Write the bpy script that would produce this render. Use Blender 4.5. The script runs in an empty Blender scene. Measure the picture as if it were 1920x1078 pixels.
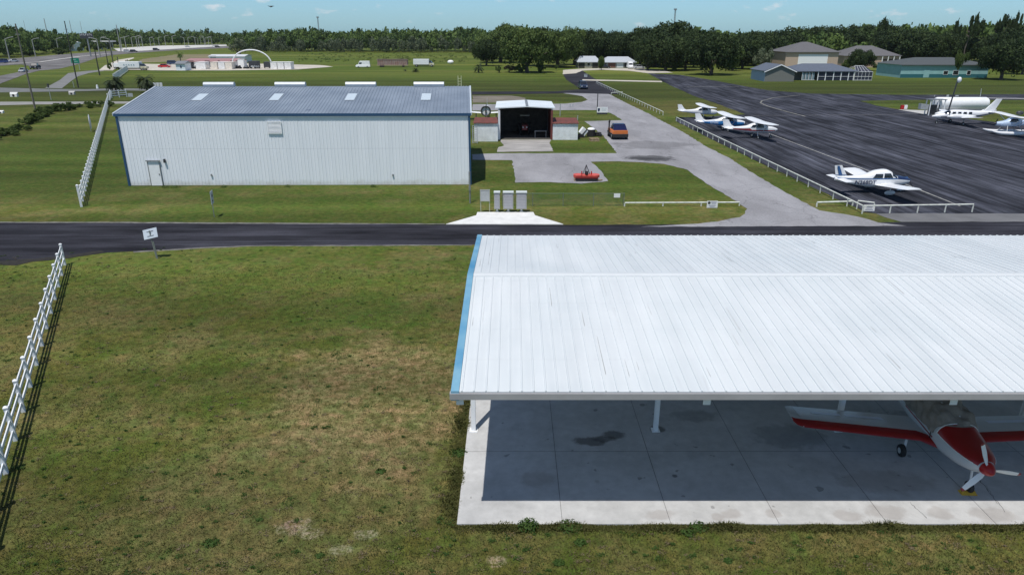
import bpy, math, random
import numpy as np
from mathutils import Vector, Matrix
from mathutils.geometry import tessellate_polygon
random.seed(7)
SC = bpy.context.scene
COL = SC.collection
# ------------------------------------------------------------------ camera, world, sun, exposure
H = 13.0
F = 1290.0
HOR = 62.0
PITCH = math.atan((539.0 - HOR) / F)
cam = bpy.data.cameras.new("camera")
cam.lens = 36.0 * F / 1920.0
cam.sensor_width = 36.0
cam.clip_end = 20000
cam.clip_start = 0.1
camo = bpy.data.objects.new("camera", cam)
camo.location = (0, 0, H)
camo.rotation_euler = (math.radians(90) - PITCH, 0, 0)
COL.objects.link(camo)
SC.camera = camo
SUNV = Vector((-0.16, -0.35, 1.0)).normalized()
SUN_EL = math.asin(SUNV.z)
SUN_ROT = math.atan2(SUNV.x, SUNV.y)
w = bpy.data.worlds.new("World")
SC.world = w
w.use_nodes = True
nt = w.node_tree
bg = nt.nodes["Background"]
sky = nt.nodes.new("ShaderNodeTexSky")
sky.sky_type = 'NISHITA'
sky.sun_disc = False
sky.sun_elevation = SUN_EL
sky.sun_rotation = SUN_ROT
sky.air_density = 1.0
sky.dust_density = 0.4
sky.ozone_density = 2.0
tc = nt.nodes.new("ShaderNodeTexCoord")
mp = nt.nodes.new("ShaderNodeMapping")
mp.inputs["Scale"].default_value = (1, 1, 2.6)
nz = nt.nodes.new("ShaderNodeTexNoise")
nz.inputs["Scale"].default_value = 22
nz.inputs["Detail"].default_value = 6
nz.inputs["Roughness"].default_value = 0.55
rp = nt.nodes.new("ShaderNodeValToRGB")
rp.color_ramp.elements[0].position = 0.62
rp.color_ramp.elements[0].color = (0, 0, 0, 1)
rp.color_ramp.elements[1].position = 0.72
rp.color_ramp.elements[1].color = (0.75, 0.75, 0.75, 1)
tint = nt.nodes.new("ShaderNodeMix")
tint.data_type = 'RGBA'
tint.blend_type = 'MULTIPLY'
tint.inputs[0].default_value = 1.0
gz = nt.nodes.new("ShaderNodeSeparateXYZ")
gr = nt.nodes.new("ShaderNodeValToRGB")
gr.color_ramp.elements[0].position = 0.0
gr.color_ramp.elements[0].color = (0.68, 1.16, 1.72, 1)
gr.color_ramp.elements[1].position = 0.22
gr.color_ramp.elements[1].color = (0.95, 1.0, 1.05, 1)
gm_ = nt.nodes.new("ShaderNodeVectorMath")
gm_.operation = 'MULTIPLY'
gm_.inputs[1].default_value = (1.0, 1.0, 1.0)
mx = nt.nodes.new("ShaderNodeMix")
mx.data_type = 'RGBA'
mx.inputs[7].default_value = (8.5, 9.2, 9.8, 1)
L = nt.links
L.new(tc.outputs["Generated"], mp.inputs[0])
L.new(mp.outputs[0], nz.inputs["Vector"])
L.new(nz.outputs[0], rp.inputs[0])
L.new(tc.outputs["Generated"], gz.inputs[0])
L.new(gz.outputs[2], gr.inputs[0])
L.new(gr.outputs[0], gm_.inputs[0])
L.new(gm_.outputs[0], tint.inputs[7])
L.new(sky.outputs[0], tint.inputs[6])
L.new(tint.outputs[2], mx.inputs[6])
L.new(rp.outputs[0], mx.inputs[0])
L.new(mx.outputs[2], bg.inputs[0])
bg.inputs[1].default_value = 0.085
sl = bpy.data.lights.new("sun", 'SUN')
sl.energy = 3.9
sl.angle = math.radians(0.5)
sl.color = (1.0, 0.96, 0.9)
so = bpy.data.objects.new("sun", sl)
so.rotation_euler = SUNV.to_track_quat('Z', 'Y').to_euler()
so.location = (0, 0, 60)
COL.objects.link(so)
SC.view_settings.view_transform = 'Standard'
SC.view_settings.look = 'None'
SC.view_settings.exposure = 0.0
SC.view_settings.gamma = 1.0
SC.cycles.max_bounces = 6
SC.cycles.transparent_max_bounces = 8

# ------------------------------------------------------------------ pixel to world (measured in the 1920x1078 photograph)
def Yat(py, z=0.0):
    return (H - z) / math.tan(PITCH + math.atan((py - 539.0) / F))
def dep(Y, z=0.0):
    return Y * math.cos(PITCH) + (H - z) * math.sin(PITCH)
def P(px, py, z=0.0):
    Y = Yat(py, z)
    return ((px - 960.0) / F * dep(Y, z), Y, z)
def Zat(Y, py):
    return H - Y * math.tan(PITCH + math.atan((py - 539.0) / F))
def Xat(px, Y, z=0.0):
    return (px - 960.0) / F * dep(Y, z)

# ------------------------------------------------------------------ materials
def mat(name, col, rough=0.6, metal=0.0, var=0.0, vscale=3.0, bump=0.0, bscale=20.0, spec=0.5, stretch=None, col2=None, alpha=None):
    m = bpy.data.materials.new(name)
    m.use_nodes = True
    n = m.node_tree
    b = n.nodes["Principled BSDF"]
    b.inputs["Base Color"].default_value = (*col, 1)
    b.inputs["Roughness"].default_value = rough
    b.inputs["Metallic"].default_value = metal
    b.inputs["Specular IOR Level"].default_value = spec
    if var or col2:
        t = n.nodes.new("ShaderNodeTexCoord")
        mpg = n.nodes.new("ShaderNodeMapping")
        if stretch: mpg.inputs["Scale"].default_value = stretch
        ns = n.nodes.new("ShaderNodeTexNoise")
        ns.inputs["Scale"].default_value = vscale
        ns.inputs["Detail"].default_value = 6
        ns.inputs["Roughness"].default_value = 0.6
        r = n.nodes.new("ShaderNodeValToRGB")
        r.color_ramp.elements[0].position = 0.35
        r.color_ramp.elements[1].position = 0.65
        a = col2 if col2 else tuple(max(0, c * (1 - var)) for c in col)
        bcol = col if col2 else tuple(min(1, c * (1 + var * 0.6)) for c in col)
        r.color_ramp.elements[0].color = (*a, 1)
        r.color_ramp.elements[1].color = (*bcol, 1)
        n.links.new(t.outputs["Object"], mpg.inputs[0])
        n.links.new(mpg.outputs[0], ns.inputs["Vector"])
        n.links.new(ns.outputs[0], r.inputs[0])
        n.links.new(r.outputs[0], b.inputs["Base Color"])
        if bump:
            n2 = n.nodes.new("ShaderNodeTexNoise")
            n2.inputs["Scale"].default_value = bscale
            n2.inputs["Detail"].default_value = 4
            bp = n.nodes.new("ShaderNodeBump")
            bp.inputs["Strength"].default_value = bump
            bp.inputs["Distance"].default_value = 0.02
            n.links.new(t.outputs["Object"], n2.inputs["Vector"])
            n.links.new(n2.outputs[0], bp.inputs["Height"])
            n.links.new(bp.outputs[0], b.inputs["Normal"])
    return m

class G:
    """tiny node-graph writer for the bigger surfaces"""
    def __init__(s, name, rough=0.9, spec=0.2):
        s.m = bpy.data.materials.new(name)
        s.m.use_nodes = True
        s.n = s.m.node_tree
        s.b = s.n.nodes["Principled BSDF"]
        s.b.inputs["Roughness"].default_value = rough
        s.b.inputs["Specular IOR Level"].default_value = spec
        s.tc = s.n.nodes.new("ShaderNodeTexCoord").outputs["Object"]
    def mapv(s, scale=(1, 1, 1), rot=0.0, loc=(0, 0, 0)):
        q = s.n.nodes.new("ShaderNodeMapping")
        q.inputs["Scale"].default_value = scale
        q.inputs["Rotation"].default_value = (0, 0, rot)
        q.inputs["Location"].default_value = loc
        s.n.links.new(s.tc, q.inputs[0])
        return q.outputs[0]
    def noise(s, scale, detail=5, rough=0.6, vec=None, dist=0.0):
        q = s.n.nodes.new("ShaderNodeTexNoise")
        q.inputs["Scale"].default_value = scale
        q.inputs["Detail"].default_value = detail
        q.inputs["Roughness"].default_value = rough
        q.inputs["Distortion"].default_value = dist
        s.n.links.new(vec if vec else s.tc, q.inputs["Vector"])
        return q.outputs[0]
    def ramp(s, val, p0, p1, c0=(0, 0, 0), c1=(1, 1, 1), ease=False):
        q = s.n.nodes.new("ShaderNodeValToRGB")
        q.color_ramp.elements[0].position = p0
        q.color_ramp.elements[1].position = p1
        q.color_ramp.elements[0].color = (*c0, 1)
        q.color_ramp.elements[1].color = (*c1, 1)
        if ease: q.color_ramp.interpolation = 'EASE'
        s.n.links.new(val, q.inputs[0])
        return q.outputs[0]
    def mix(s, fac, a, b, mode='MIX'):
        q = s.n.nodes.new("ShaderNodeMix")
        q.data_type = 'RGBA'
        q.blend_type = mode
        for k, v in ((0, fac), (6, a), (7, b)):
            if isinstance(v, (int, float)): q.inputs[k].default_value = v
            elif isinstance(v, tuple): q.inputs[k].default_value = (*v, 1)
            else: s.n.links.new(v, q.inputs[k])
        return q.outputs[2]
    def math(s, op, a, b=None):
        q = s.n.nodes.new("ShaderNodeMath")
        q.operation = op
        for k, v in ((0, a), (1, b)):
            if v is None: continue
            if isinstance(v, (int, float)): q.inputs[k].default_value = v
            else: s.n.links.new(v, q.inputs[k])
        return q.outputs[0]
    def sep(s):
        q = s.n.nodes.new("ShaderNodeSeparateXYZ")
        s.n.links.new(s.tc, q.inputs[0])
        return q.outputs
    def blob(s, c, r, wob=0.5, ns=0.6, sx=1.0):
        """1 in the middle of an irregular patch, 0 outside"""
        q = s.n.nodes.new("ShaderNodeVectorMath")
        q.operation = 'DISTANCE'
        mpv = s.mapv((sx, 1, 1))
        s.n.links.new(mpv, q.inputs[0])
        q.inputs[1].default_value = (c[0] * sx, c[1], 0)
        d = s.math('DIVIDE', q.outputs["Value"], r)
        nn = s.noise(ns, 6, 0.65)
        d = s.math('ADD', d, s.math('MULTIPLY', s.math('SUBTRACT', nn, 0.5), wob * 4))
        return s.ramp(d, 0.6, 1.15, (1, 1, 1), (0, 0, 0), True)
    def done(s, col, bump=None, bs=0.3, bd=0.03):
        s.n.links.new(col, s.b.inputs["Base Color"])
        if bump:
            q = s.n.nodes.new("ShaderNodeBump")
            q.inputs["Strength"].default_value = bs
            q.inputs["Distance"].default_value = bd
            s.n.links.new(bump, q.inputs["Height"])
            s.n.links.new(q.outputs[0], s.b.inputs["Normal"])
        return s.m

def grass_mat():
    g = G("grass_ground", 0.95, 0.1)
    big = g.noise(0.045, 6, 0.6)
    mid = g.noise(0.30, 7, 0.65, dist=0.4)
    fine = g.noise(2.6, 8, 0.7)
    vf = g.noise(14, 5, 0.75)
    green = (0.066, 0.094, 0.019)
    olive = (0.108, 0.109, 0.028)
    tan_ = (0.165, 0.140, 0.062)
    c = g.mix(g.ramp(big, 0.40, 0.60), olive, green)
    c = g.mix(g.ramp(mid, 0.42, 0.66), c, tan_)
    # the worn, drier middle of the near field
    m = g.blob(P(710, 740)[:2], 6.6, 0.45, 0.35, 1.35)
    mm = g.math('MULTIPLY', m, g.ramp(fine, 0.3, 0.6))
    c = g.mix(g.math('MULTIPLY', mm, 0.85), c, (0.225, 0.172, 0.098))
    m = g.blob(P(520, 930)[:2], 4.5, 0.45, 0.4, 0.8)
    c = g.mix(g.math('MULTIPLY', m, 0.3), c, (0.22, 0.18, 0.10))
    m = g.blob(P(690, 585)[:2], 3.2, 0.4, 0.3, 0.7)
    c = g.mix(g.math('MULTIPLY', m, 0.55), c, (0.075, 0.12, 0.022))
    m = g.blob(P(330, 500)[:2], 9.0, 0.4, 0.2, 0.5)
    c = g.mix(g.math('MULTIPLY', m, 0.55), c, (0.085, 0.115, 0.025))
    for px, py, r in ((555, 985, 0.42), (685, 1002, 0.26), (640, 1030, 0.26), (930, 1050, 0.25), (585, 1000, 0.3)):
        m = g.blob(P(px, py)[:2], r, 0.5, 1.4, 0.7)
        mm = g.math('MULTIPLY', m, g.ramp(g.noise(7, 6, 0.75), 0.42, 0.56))
        c = g.mix(g.math('MULTIPLY', mm, 0.75), c, (0.31, 0.255, 0.205))
    for px, py, r in ((120, 350, 8), (420, 385, 5), (1560, 400, 4), (30, 600, 4)):
        m = g.blob(P(px, py)[:2], r, 0.45, 0.25, 0.6)
        c = g.mix(g.math('MULTIPLY', m, 0.35), c, (0.17, 0.15, 0.06))
    # a greener lawn on both sides of the drive
    for px, py, r in ((1160, 335, 10), (1080, 275, 7), (640, 140, 90), (1700, 165, 60), (560, 398, 9)):
        m = g.blob(P(px, py)[:2], r, 0.4, 0.15, 0.6)
        c = g.mix(g.math('MULTIPLY', m, 0.6), c, (0.072, 0.112, 0.02))
    ym = g.math('DIVIDE', g.sep()[1], 100.0)
    c = g.mix(g.math('MULTIPLY', g.ramp(ym, 0.46, 0.62), 0.5), c, (0.060, 0.084, 0.018))
    m = g.blob(P(90, 300)[:2], 26, 0.3, 0.12, 1.0)
    c = g.mix(g.math('MULTIPLY', m, 0.55), c, (0.050, 0.082, 0.015))
    m = g.blob(P(1330, 200)[:2], 16, 0.4, 0.12, 0.8)
    c = g.mix(g.math('MULTIPLY', m, 0.6), c, (0.105, 0.088, 0.035))
    # far meadow, a lighter yellow green beyond the drainage line
    y = g.sep()[1]
    dk = g.math('ADD', y, g.math('MULTIPLY', g.noise(0.03, 3), 24))
    dband = g.math('MULTIPLY', g.ramp(g.math('DIVIDE', dk, 600.0), 0.235, 0.28), g.ramp(g.math('DIVIDE', dk, 600.0), 0.33, 0.39, (1, 1, 1), (0, 0, 0)))
    c = g.mix(g.math('MULTIPLY', dband, 0.85), c, (0.052, 0.062, 0.018))
    fy = g.ramp(g.math('DIVIDE', g.math('ADD', y, g.math('MULTIPLY', g.noise(0.02, 3), 60)), 600.0), 0.40, 0.46)
    far = g.mix(g.ramp(g.noise(0.012, 5, 0.6, g.mapv((0.5, 2.5, 1))), 0.4, 0.62), (0.080, 0.110, 0.022), (0.130, 0.140, 0.038))
    c = g.mix(fy, c, far)
    # mown and trodden bands across the middle distance
    sw = g.ramp(g.noise(0.05, 4, 0.5, g.mapv((0.35, 3.5, 1))), 0.35, 0.65, (0.72, 0.72, 0.72), (1.2, 1.2, 1.15))
    c = g.mix(1.0, c, sw, 'MULTIPLY')
    hue = g.noise(1.1, 7, 0.7, dist=0.6)
    c = g.mix(1.0, c, g.ramp(hue, 0.36, 0.64, (0.80, 1.08, 0.80), (1.30, 1.12, 1.15)), 'MULTIPLY')
    spot = g.noise(1.9, 4, 0.6)
    c = g.mix(g.math('MULTIPLY', g.ramp(spot, 0.64, 0.72), 0.65), c, (0.045, 0.07, 0.016))
    v = g.ramp(fine, 0.28, 0.72, (0.5, 0.5, 0.5), (1.45, 1.45, 1.4))
    c = g.mix(1.0, c, v, 'MULTIPLY')
    v = g.ramp(vf, 0.3, 0.7, (0.6, 0.6, 0.6), (1.4, 1.4, 1.4))
    c = g.mix(1.0, c, v, 'MULTIPLY')
    return g.done(c, g.math('ADD', fine, g.math('MULTIPLY', vf, 0.6)), 0.9, 0.08)

def asphalt_mat(name, base, streak_axis, lo=0.5, hi=2.3, sc=1.0):
    g = G(name, 0.92, 0.06)
    v = (1.3 * sc, 0.055 * sc, 1) if streak_axis == 'y' else (0.055 * sc, 1.0 * sc, 1)
    st = g.noise(1.0, 7, 0.68, g.mapv(v, 0.02), 0.8)
    big = g.noise(0.09, 4)
    fine = g.noise(9, 6, 0.7)
    c = g.mix(1.0, base, g.ramp(st, 0.40, 0.76, (lo,) * 3, (hi,) * 3), 'MULTIPLY')
    c = g.mix(1.0, c, g.ramp(g.noise(0.22, 6, 0.65, g.mapv((1, .4, 1) if streak_axis == 'y' else (.4, 1, 1))), 0.38, 0.68, (0.75,) * 3, (1.9,) * 3), 'MULTIPLY')
    c = g.mix(1.0, c, g.ramp(fine, 0.3, 0.7, (0.8,) * 3, (1.2,) * 3), 'MULTIPLY')
    return g.done(c, fine, 0.3, 0.01)

def drive_mat():
    g = G("worn_asphalt", 0.9, 0.2)
    a = g.noise(0.25, 6, 0.62, g.mapv((1, 0.35, 1)))
    f = g.noise(7, 6, 0.7)
    c = g.mix(g.ramp(a, 0.38, 0.64), (0.235, 0.232, 0.243), (0.325, 0.322, 0.338))
    for px, py, r in ((1218, 296, 1.6), (1230, 300, 1.2), (1200, 298, 1.0)):
        c = g.mix(g.math('MULTIPLY', g.blob(P(px, py)[:2], r, 0.4, 1.2, 0.5), 0.75), c, (0.05, 0.05, 0.052))
    c = g.mix(g.math('MULTIPLY', g.blob(P(1225, 272)[:2], 4.0, 0.5, 0.4, 0.7), 0.45), c, (0.10, 0.098, 0.10))
    q = g.n.nodes.new("ShaderNodeTexVoronoi")
    q.feature = 'DISTANCE_TO_EDGE'
    q.inputs["Scale"].default_value = 0.22
    wv = g.n.nodes.new("ShaderNodeVectorMath")
    wv.operation = 'ADD'
    nn = g.n.nodes.new("ShaderNodeTexNoise")
    nn.inputs["Scale"].default_value = 0.8
    g.n.links.new(g.tc, nn.inputs["Vector"])
    g.n.links.new(g.tc, wv.inputs[0])
    g.n.links.new(nn.outputs[1], wv.inputs[1])
    g.n.links.new(wv.outputs[0], q.inputs["Vector"])
    crack = g.ramp(q.outputs[0], 0.002, 0.010, (0.72,) * 3, (1, 1, 1))
    c = g.mix(1.0, c, crack, 'MULTIPLY')
    c = g.mix(1.0, c, g.ramp(f, 0.3, 0.7, (0.82,) * 3, (1.18,) * 3), 'MULTIPLY')
    return g.done(c, f, 0.3, 0.01)

def slab_mat():
    g = G("pad_concrete", 0.8, 0.3)
    a = g.noise(0.5, 7, 0.62)
    b = g.noise(3.0, 7, 0.65)
    c = g.mix(g.ramp(a, 0.35, 0.65), (0.44, 0.44, 0.435), (0.54, 0.54, 0.535))
    c = g.mix(1.0, c, g.ramp(b, 0.3, 0.7, (0.88,) * 3, (1.08,) * 3), 'MULTIPLY')
    for px, py, r, sx in ((1150, 818, 0.3, 0.6), (1106, 830, 0.33, 0.5), (1130, 826, 0.25, 0.5), (1232, 806, 0.34, 1.0), (1372, 966, 0.32, 0.9), (1240, 968, 0.28, 0.5), (1345, 972, 0.22, 1.0), (1300, 782, 0.5, 0.5), (1660, 905, 0.7, 0.4), (1660, 962, 0.4, 0.6), (1760, 965, 0.35, 0.8), (1590, 970, 0.3, 0.6), (1860, 968, 0.4, 0.5), (1450, 965, 0.25, 0.8), (1480, 820, 0.9, 0.6), (1010, 900, 0.5, 0.7), (1120, 905, 0.12, 1), (1265, 895, 0.12, 1), (1700, 800, 1.2, 0.7)):
        m = g.blob(P(px, py)[:2], r, 0.3, 2.5, sx)
        c = g.mix(g.math('MULTIPLY', m, 0.75 if r < 0.35 and py < 900 else 0.35), c, (0.10, 0.095, 0.09) if py < 900 else (0.25, 0.21, 0.185))
    sp = g.noise(2.2, 2, 0.5)
    c = g.mix(g.math('MULTIPLY', g.ramp(sp, 0.70, 0.73), 0.6), c, (0.16, 0.155, 0.15))
    return g.done(c, b, 0.15, 0.01)

def roof_mat(name, c0, c1, dirt, along='y', streak=(6.5, 0.12, 1)):
    g = G(name, 0.45, 0.4)
    a = g.noise(0.35, 4)
    c = g.mix(g.ramp(a, 0.35, 0.65), c0, c1)
    st = g.noise(1.0, 6, 0.7, g.mapv(streak))
    st2 = g.noise(0.4, 5, 0.7)
    m = g.math('MULTIPLY', g.ramp(st, 0.62, 0.72), g.ramp(st2, 0.45, 0.65))
    c = g.mix(g.math('MULTIPLY', m, 0.6), c, dirt)
    soft = g.noise(1.0, 5, 0.6, g.mapv((1.6, 0.10, 1) if streak[0] > streak[1] else (0.10, 1.6, 1)))
    c = g.mix(1.0, c, g.ramp(soft, 0.35, 0.65, (0.93, 0.935, 0.94), (1.03, 1.03, 1.03)), 'MULTIPLY')
    # rows of fixing screws over the purlins
    rows = g.math('ABSOLUTE', g.math('SINE', g.math('MULTIPLY', g.sep()[1], math.pi / 1.7)))
    scr = g.math('MULTIPLY', g.ramp(rows, 0.015, 0.035, (1, 1, 1), (0, 0, 0)), g.ramp(g.noise(4.0, 3), 0.40, 0.55))
    c = g.mix(g.math('MULTIPLY', scr, 0.16), c, dirt)
    return g.done(c)

def clad_mat(name, c0, c1):
    g = G(name, 0.5, 0.4)
    n1 = g.noise(1.0, 5, 0.6, g.mapv((1.5, 1.5, 0.12)))
    c = g.mix(g.ramp(n1, 0.35, 0.65), c0, c1)
    z = g.sep()[2]
    edge = g.math('ADD', z, g.math('MULTIPLY', g.noise(1.6, 5, 0.7), 1.1))
    c = g.mix(g.math('MULTIPLY', g.ramp(g.math('DIVIDE', edge, 3.0), 0.17, 0.36, (1, 1, 1), (0, 0, 0)), 0.55), c, (0.42, 0.40, 0.33))
    lap = g.math('ABSOLUTE', g.math('SUBTRACT', z, 3.3))
    c = g.mix(g.math('MULTIPLY', g.ramp(lap, 0.012, 0.03, (1, 1, 1), (0, 0, 0)), 0.22), c, (0.30, 0.33, 0.36))
    return g.done(c)
# ------------------------------------------------------------------ mesh builder
class MB:
    def __init__(s):
        s.v = []; s.f = []
    def quad(s, a, b, c, d):
        n = len(s.v); s.v += [tuple(a), tuple(b), tuple(c), tuple(d)]; s.f.append((n, n + 1, n + 2, n + 3))
        return s
    def poly(s, pts):
        n = len(s.v); s.v += [tuple(p) for p in pts]; s.f.append(tuple(range(n, n + len(pts))))
        return s
    def hexa(s, b, t):
        """b: four bottom points anticlockwise, t: the four above them"""
        n = len(s.v); s.v += [tuple(p) for p in b] + [tuple(p) for p in t]
        s.f += [(n + 3, n + 2, n + 1, n), (n + 4, n + 5, n + 6, n + 7)]
        for i in range(4):
            j = (i + 1) % 4
            s.f.append((n + i, n + j, n + 4 + j, n + 4 + i))
        return s
    def box(s, c, d, rz=0.0, rx=0.0, ry=0.0):
        hx, hy, hz = d[0] / 2, d[1] / 2, d[2] / 2
        M = Matrix.Translation(Vector(c)) @ Matrix.Rotation(rz, 4, 'Z') @ Matrix.Rotation(ry, 4, 'Y') @ Matrix.Rotation(rx, 4, 'X')
        q = [M @ Vector((x * hx, y * hy, z * hz)) for z in (-1, 1) for x, y in ((-1, -1), (1, -1), (1, 1), (-1, 1))]
        return s.hexa(q[:4], q[4:])
    def prism(s, pts, z0, z1):
        n = len(pts)
        b = len(s.v)
        s.v += [(x, y, z0) for x, y in pts] + [(x, y, z1) for x, y in pts]
        s.f.append(tuple(range(b + n - 1, b - 1, -1)))
        s.f.append(tuple(range(b + n, b + 2 * n)))
        for i in range(n):
            j = (i + 1) % n
            s.f.append((b + i, b + j, b + n + j, b + n + i))
        return s
    def tube(s, p0, p1, r0, r1=None, n=8, caps=True):
        r1 = r0 if r1 is None else r1
        p0 = Vector(p0); p1 = Vector(p1)
        d = (p1 - p0).normalized()
        a = d.orthogonal().normalized(); c = d.cross(a)
        b = len(s.v)
        for p, r in ((p0, r0), (p1, r1)):
            for i in range(n):
                t = 2 * math.pi * i / n
                s.v.append(tuple(p + a * (r * math.cos(t)) + c * (r * math.sin(t))))
        for i in range(n):
            j = (i + 1) % n
            s.f.append((b + i, b + j, b + n + j, b + n + i))
        if caps:
            s.f.append(tuple(range(b + n - 1, b - 1, -1))); s.f.append(tuple(range(b + n, b + 2 * n)))
        return s
    def path(s, pts, rs, n=8):
        for i in range(len(pts) - 1):
            s.tube(pts[i], pts[i + 1], rs[i] if hasattr(rs, '__len__') else rs, rs[i + 1] if hasattr(rs, '__len__') else rs, n)
        return s
    def rings(s, R, close=True, cap=True):
        """R: list of rings (each list of points, same count)"""
        b = len(s.v); n = len(R[0])
        for r in R: s.v += [tuple(p) for p in r]
        for k in range(len(R) - 1):
            for i in range(n if close else n - 1):
                j = (i + 1) % n
                s.f.append((b + k * n + i, b + k * n + j, b + (k + 1) * n + j, b + (k + 1) * n + i))
        if cap:
            s.f.append(tuple(range(b + n - 1, b - 1, -1)))
            q = b + (len(R) - 1) * n
            s.f.append(tuple(range(q, q + n)))
        return s
    def ball(s, c, r, nu=10, nv=6, sz=(1, 1, 1)):
        R = []
        for k in range(1, nv):
            t = math.pi * k / nv
            R.append([(c[0] + r * sz[0] * math.sin(t) * math.cos(2 * math.pi * i / nu), c[1] + r * sz[1] * math.sin(t) * math.sin(2 * math.pi * i / nu), c[2] - r * sz[2] * math.cos(t)) for i in range(nu)])
        return s.rings(R)
    def sheet(s, pts, z):
        """flat polygon (may be concave)"""
        vs = [Vector((p[0], p[1], 0)) for p in pts]
        tri = tessellate_polygon([vs])
        b = len(s.v)
        s.v += [(p[0], p[1], z) for p in pts]
        for t in tri:
            a, c, d = (vs[i] for i in t)
            up = (c - a).cross(d - a).z > 0
            s.f.append(tuple(b + i for i in (t if up else t[::-1])))
        return s
    def build(s, name, m, parent=None, smooth=False, bevel=0.0):
        me = bpy.data.meshes.new(name)
        me.from_pydata(s.v, [], s.f)
        me.materials.append(m)
        if smooth:
            me.shade_smooth()
            try: me.set_sharp_from_angle(angle=math.radians(40))
            except Exception: pass
        me.update()
        o = bpy.data.objects.new(name, me)
        COL.objects.link(o)
        if parent is not None: o.parent = parent
        if bevel:
            bv = o.modifiers.new("bevel", 'BEVEL')
            bv.width = bevel; bv.segments = 2; bv.limit_method = 'ANGLE'
        return o

def tag(o, label, cat, group=None):
    o["label"] = label; o["category"] = cat
    if group: o["group"] = group
    return o
def structure(o):
    o["kind"] = "structure"; return o
def stuff(o, label, cat):
    o["kind"] = "stuff"; o["label"] = label; o["category"] = cat; return o
def thing(name, label, cat, loc=(0, 0, 0), rz=0.0, group=None):
    o = bpy.data.objects.new(name, None)
    o.empty_display_size = 0.3
    o.location = loc; o.rotation_euler = (0, 0, rz)
    COL.objects.link(o)
    return tag(o, label, cat, group)
def copy_tree(o, parent=None):
    c = o.copy(); COL.objects.link(c)
    if parent is not None: c.parent = parent
    for ch in list(o.children): copy_tree(ch, c)
    return c
def text_mesh(name, s, size, m, parent=None, fn=None, ext=0.0):
    cu = bpy.data.curves.new(name, 'FONT')
    cu.body = s; cu.size = size; cu.align_x = 'CENTER'; cu.align_y = 'CENTER'; cu.extrude = ext
    cu.offset = size * 0.012
    cu.resolution_u = 3
    t = bpy.data.objects.new(name, cu)
    COL.objects.link(t)
    bpy.context.view_layer.update()
    me = bpy.data.meshes.new_from_object(t.evaluated_get(bpy.context.evaluated_depsgraph_get()))
    bpy.data.objects.remove(t); bpy.data.curves.remove(cu)
    if fn:
        for v in me.vertices: v.co = Vector(fn(v.co.x, v.co.y))
    me.materials.clear(); me.materials.append(m); me.name = name
    o = bpy.data.objects.new(name, me)
    COL.objects.link(o)
    if parent is not None: o.parent = parent
    return o

# ------------------------------------------------------------------ shared materials
M = {}
M['white_paint'] = mat("white_paint", (0.86, 0.87, 0.88), 0.45, var=0.06, vscale=2)
M['fence_white'] = mat("fence_white", (0.80, 0.82, 0.84), 0.55, var=0.18, vscale=6)
M['pipe_white'] = mat("pipe_white", (0.70, 0.72, 0.66), 0.5, var=0.22, vscale=3)
M['black'] = mat("black_rubber", (0.02, 0.02, 0.022), 0.8, var=0.2, vscale=8)
M['dark_metal'] = mat("dark_metal", (0.06, 0.062, 0.068), 0.5, 0.3, var=0.2)
M['grey_metal'] = mat("grey_metal", (0.33, 0.34, 0.35), 0.45, 0.5, var=0.15)
M['light_metal'] = mat("galvanised", (0.48, 0.50, 0.50), 0.5, 0.3, var=0.15)
M['glass'] = mat("dark_glass", (0.015, 0.018, 0.025), 0.08, 0.0, spec=0.8, var=0.1)
M['aero_white'] = mat("aircraft_white", (0.80, 0.81, 0.82), 0.3, var=0.05, vscale=1.5)
M['aero_blue'] = mat("aircraft_blue", (0.03, 0.10, 0.26), 0.3, var=0.1)
M['aero_navy'] = mat("aircraft_navy", (0.015, 0.03, 0.09), 0.3, var=0.1)
M['aero_bright_blue'] = mat("aircraft_bright_blue", (0.03, 0.22, 0.55), 0.3, var=0.15)
M['aero_red'] = mat("aircraft_red", (0.42, 0.012, 0.015), 0.28, var=0.08)
M['aero_maroon'] = mat("aircraft_maroon", (0.28, 0.04, 0.05), 0.3, var=0.1)
M['canvas'] = mat("cover_canvas", (0.26, 0.235, 0.21), 0.95, var=0.18, vscale=5, bump=0.8, bscale=9)
M['wood_pole'] = mat("weathered_wood", (0.17, 0.155, 0.13), 0.9, var=0.3, vscale=6, stretch=(4, 4, 0.4))
M['dark_pole'] = mat("creosoted_wood", (0.05, 0.05, 0.045), 0.9, var=0.3, vscale=6)
M['conc_pole'] = mat("concrete_pole", (0.34, 0.35, 0.33), 0.85, var=0.15)
M['concrete'] = mat("concrete", (0.46, 0.455, 0.44), 0.85, var=0.15, vscale=1.2)
M['edge_conc'] = mat('edge_concrete', (0.17, 0.165, 0.15), 0.9, var=0.45, vscale=1.5)
M['white_concrete'] = mat("white_concrete", (0.70, 0.70, 0.68), 0.8, var=0.1, vscale=1.5)
M['sand'] = mat("pale_sand", (0.52, 0.48, 0.41), 0.95, var=0.2, vscale=0.15)
M['pale_lot'] = mat("pale_lot", (0.56, 0.55, 0.52), 0.95, var=0.12, vscale=0.1)
M['bark'] = mat("bark", (0.12, 0.10, 0.08), 0.95, var=0.35, vscale=5, bump=0.6)
M['orange'] = mat("orange_paint", (0.62, 0.17, 0.04), 0.35, var=0.1)
M['mower_red'] = mat("mower_red", (0.66, 0.10, 0.07), 0.45, var=0.25, vscale=5)
M['rust'] = mat("rusty_sheet", (0.33, 0.30, 0.28), 0.8, vscale=2.2, col2=(0.22, 0.075, 0.045), stretch=(3, 3, 0.6))
M['rust_roof'] = mat("rusty_roof", (0.20, 0.055, 0.04), 0.8, vscale=2.0, col2=(0.10, 0.04, 0.032))
M['yellow'] = mat("yellow_paint", (0.62, 0.36, 0.03), 0.6, var=0.2)
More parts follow.
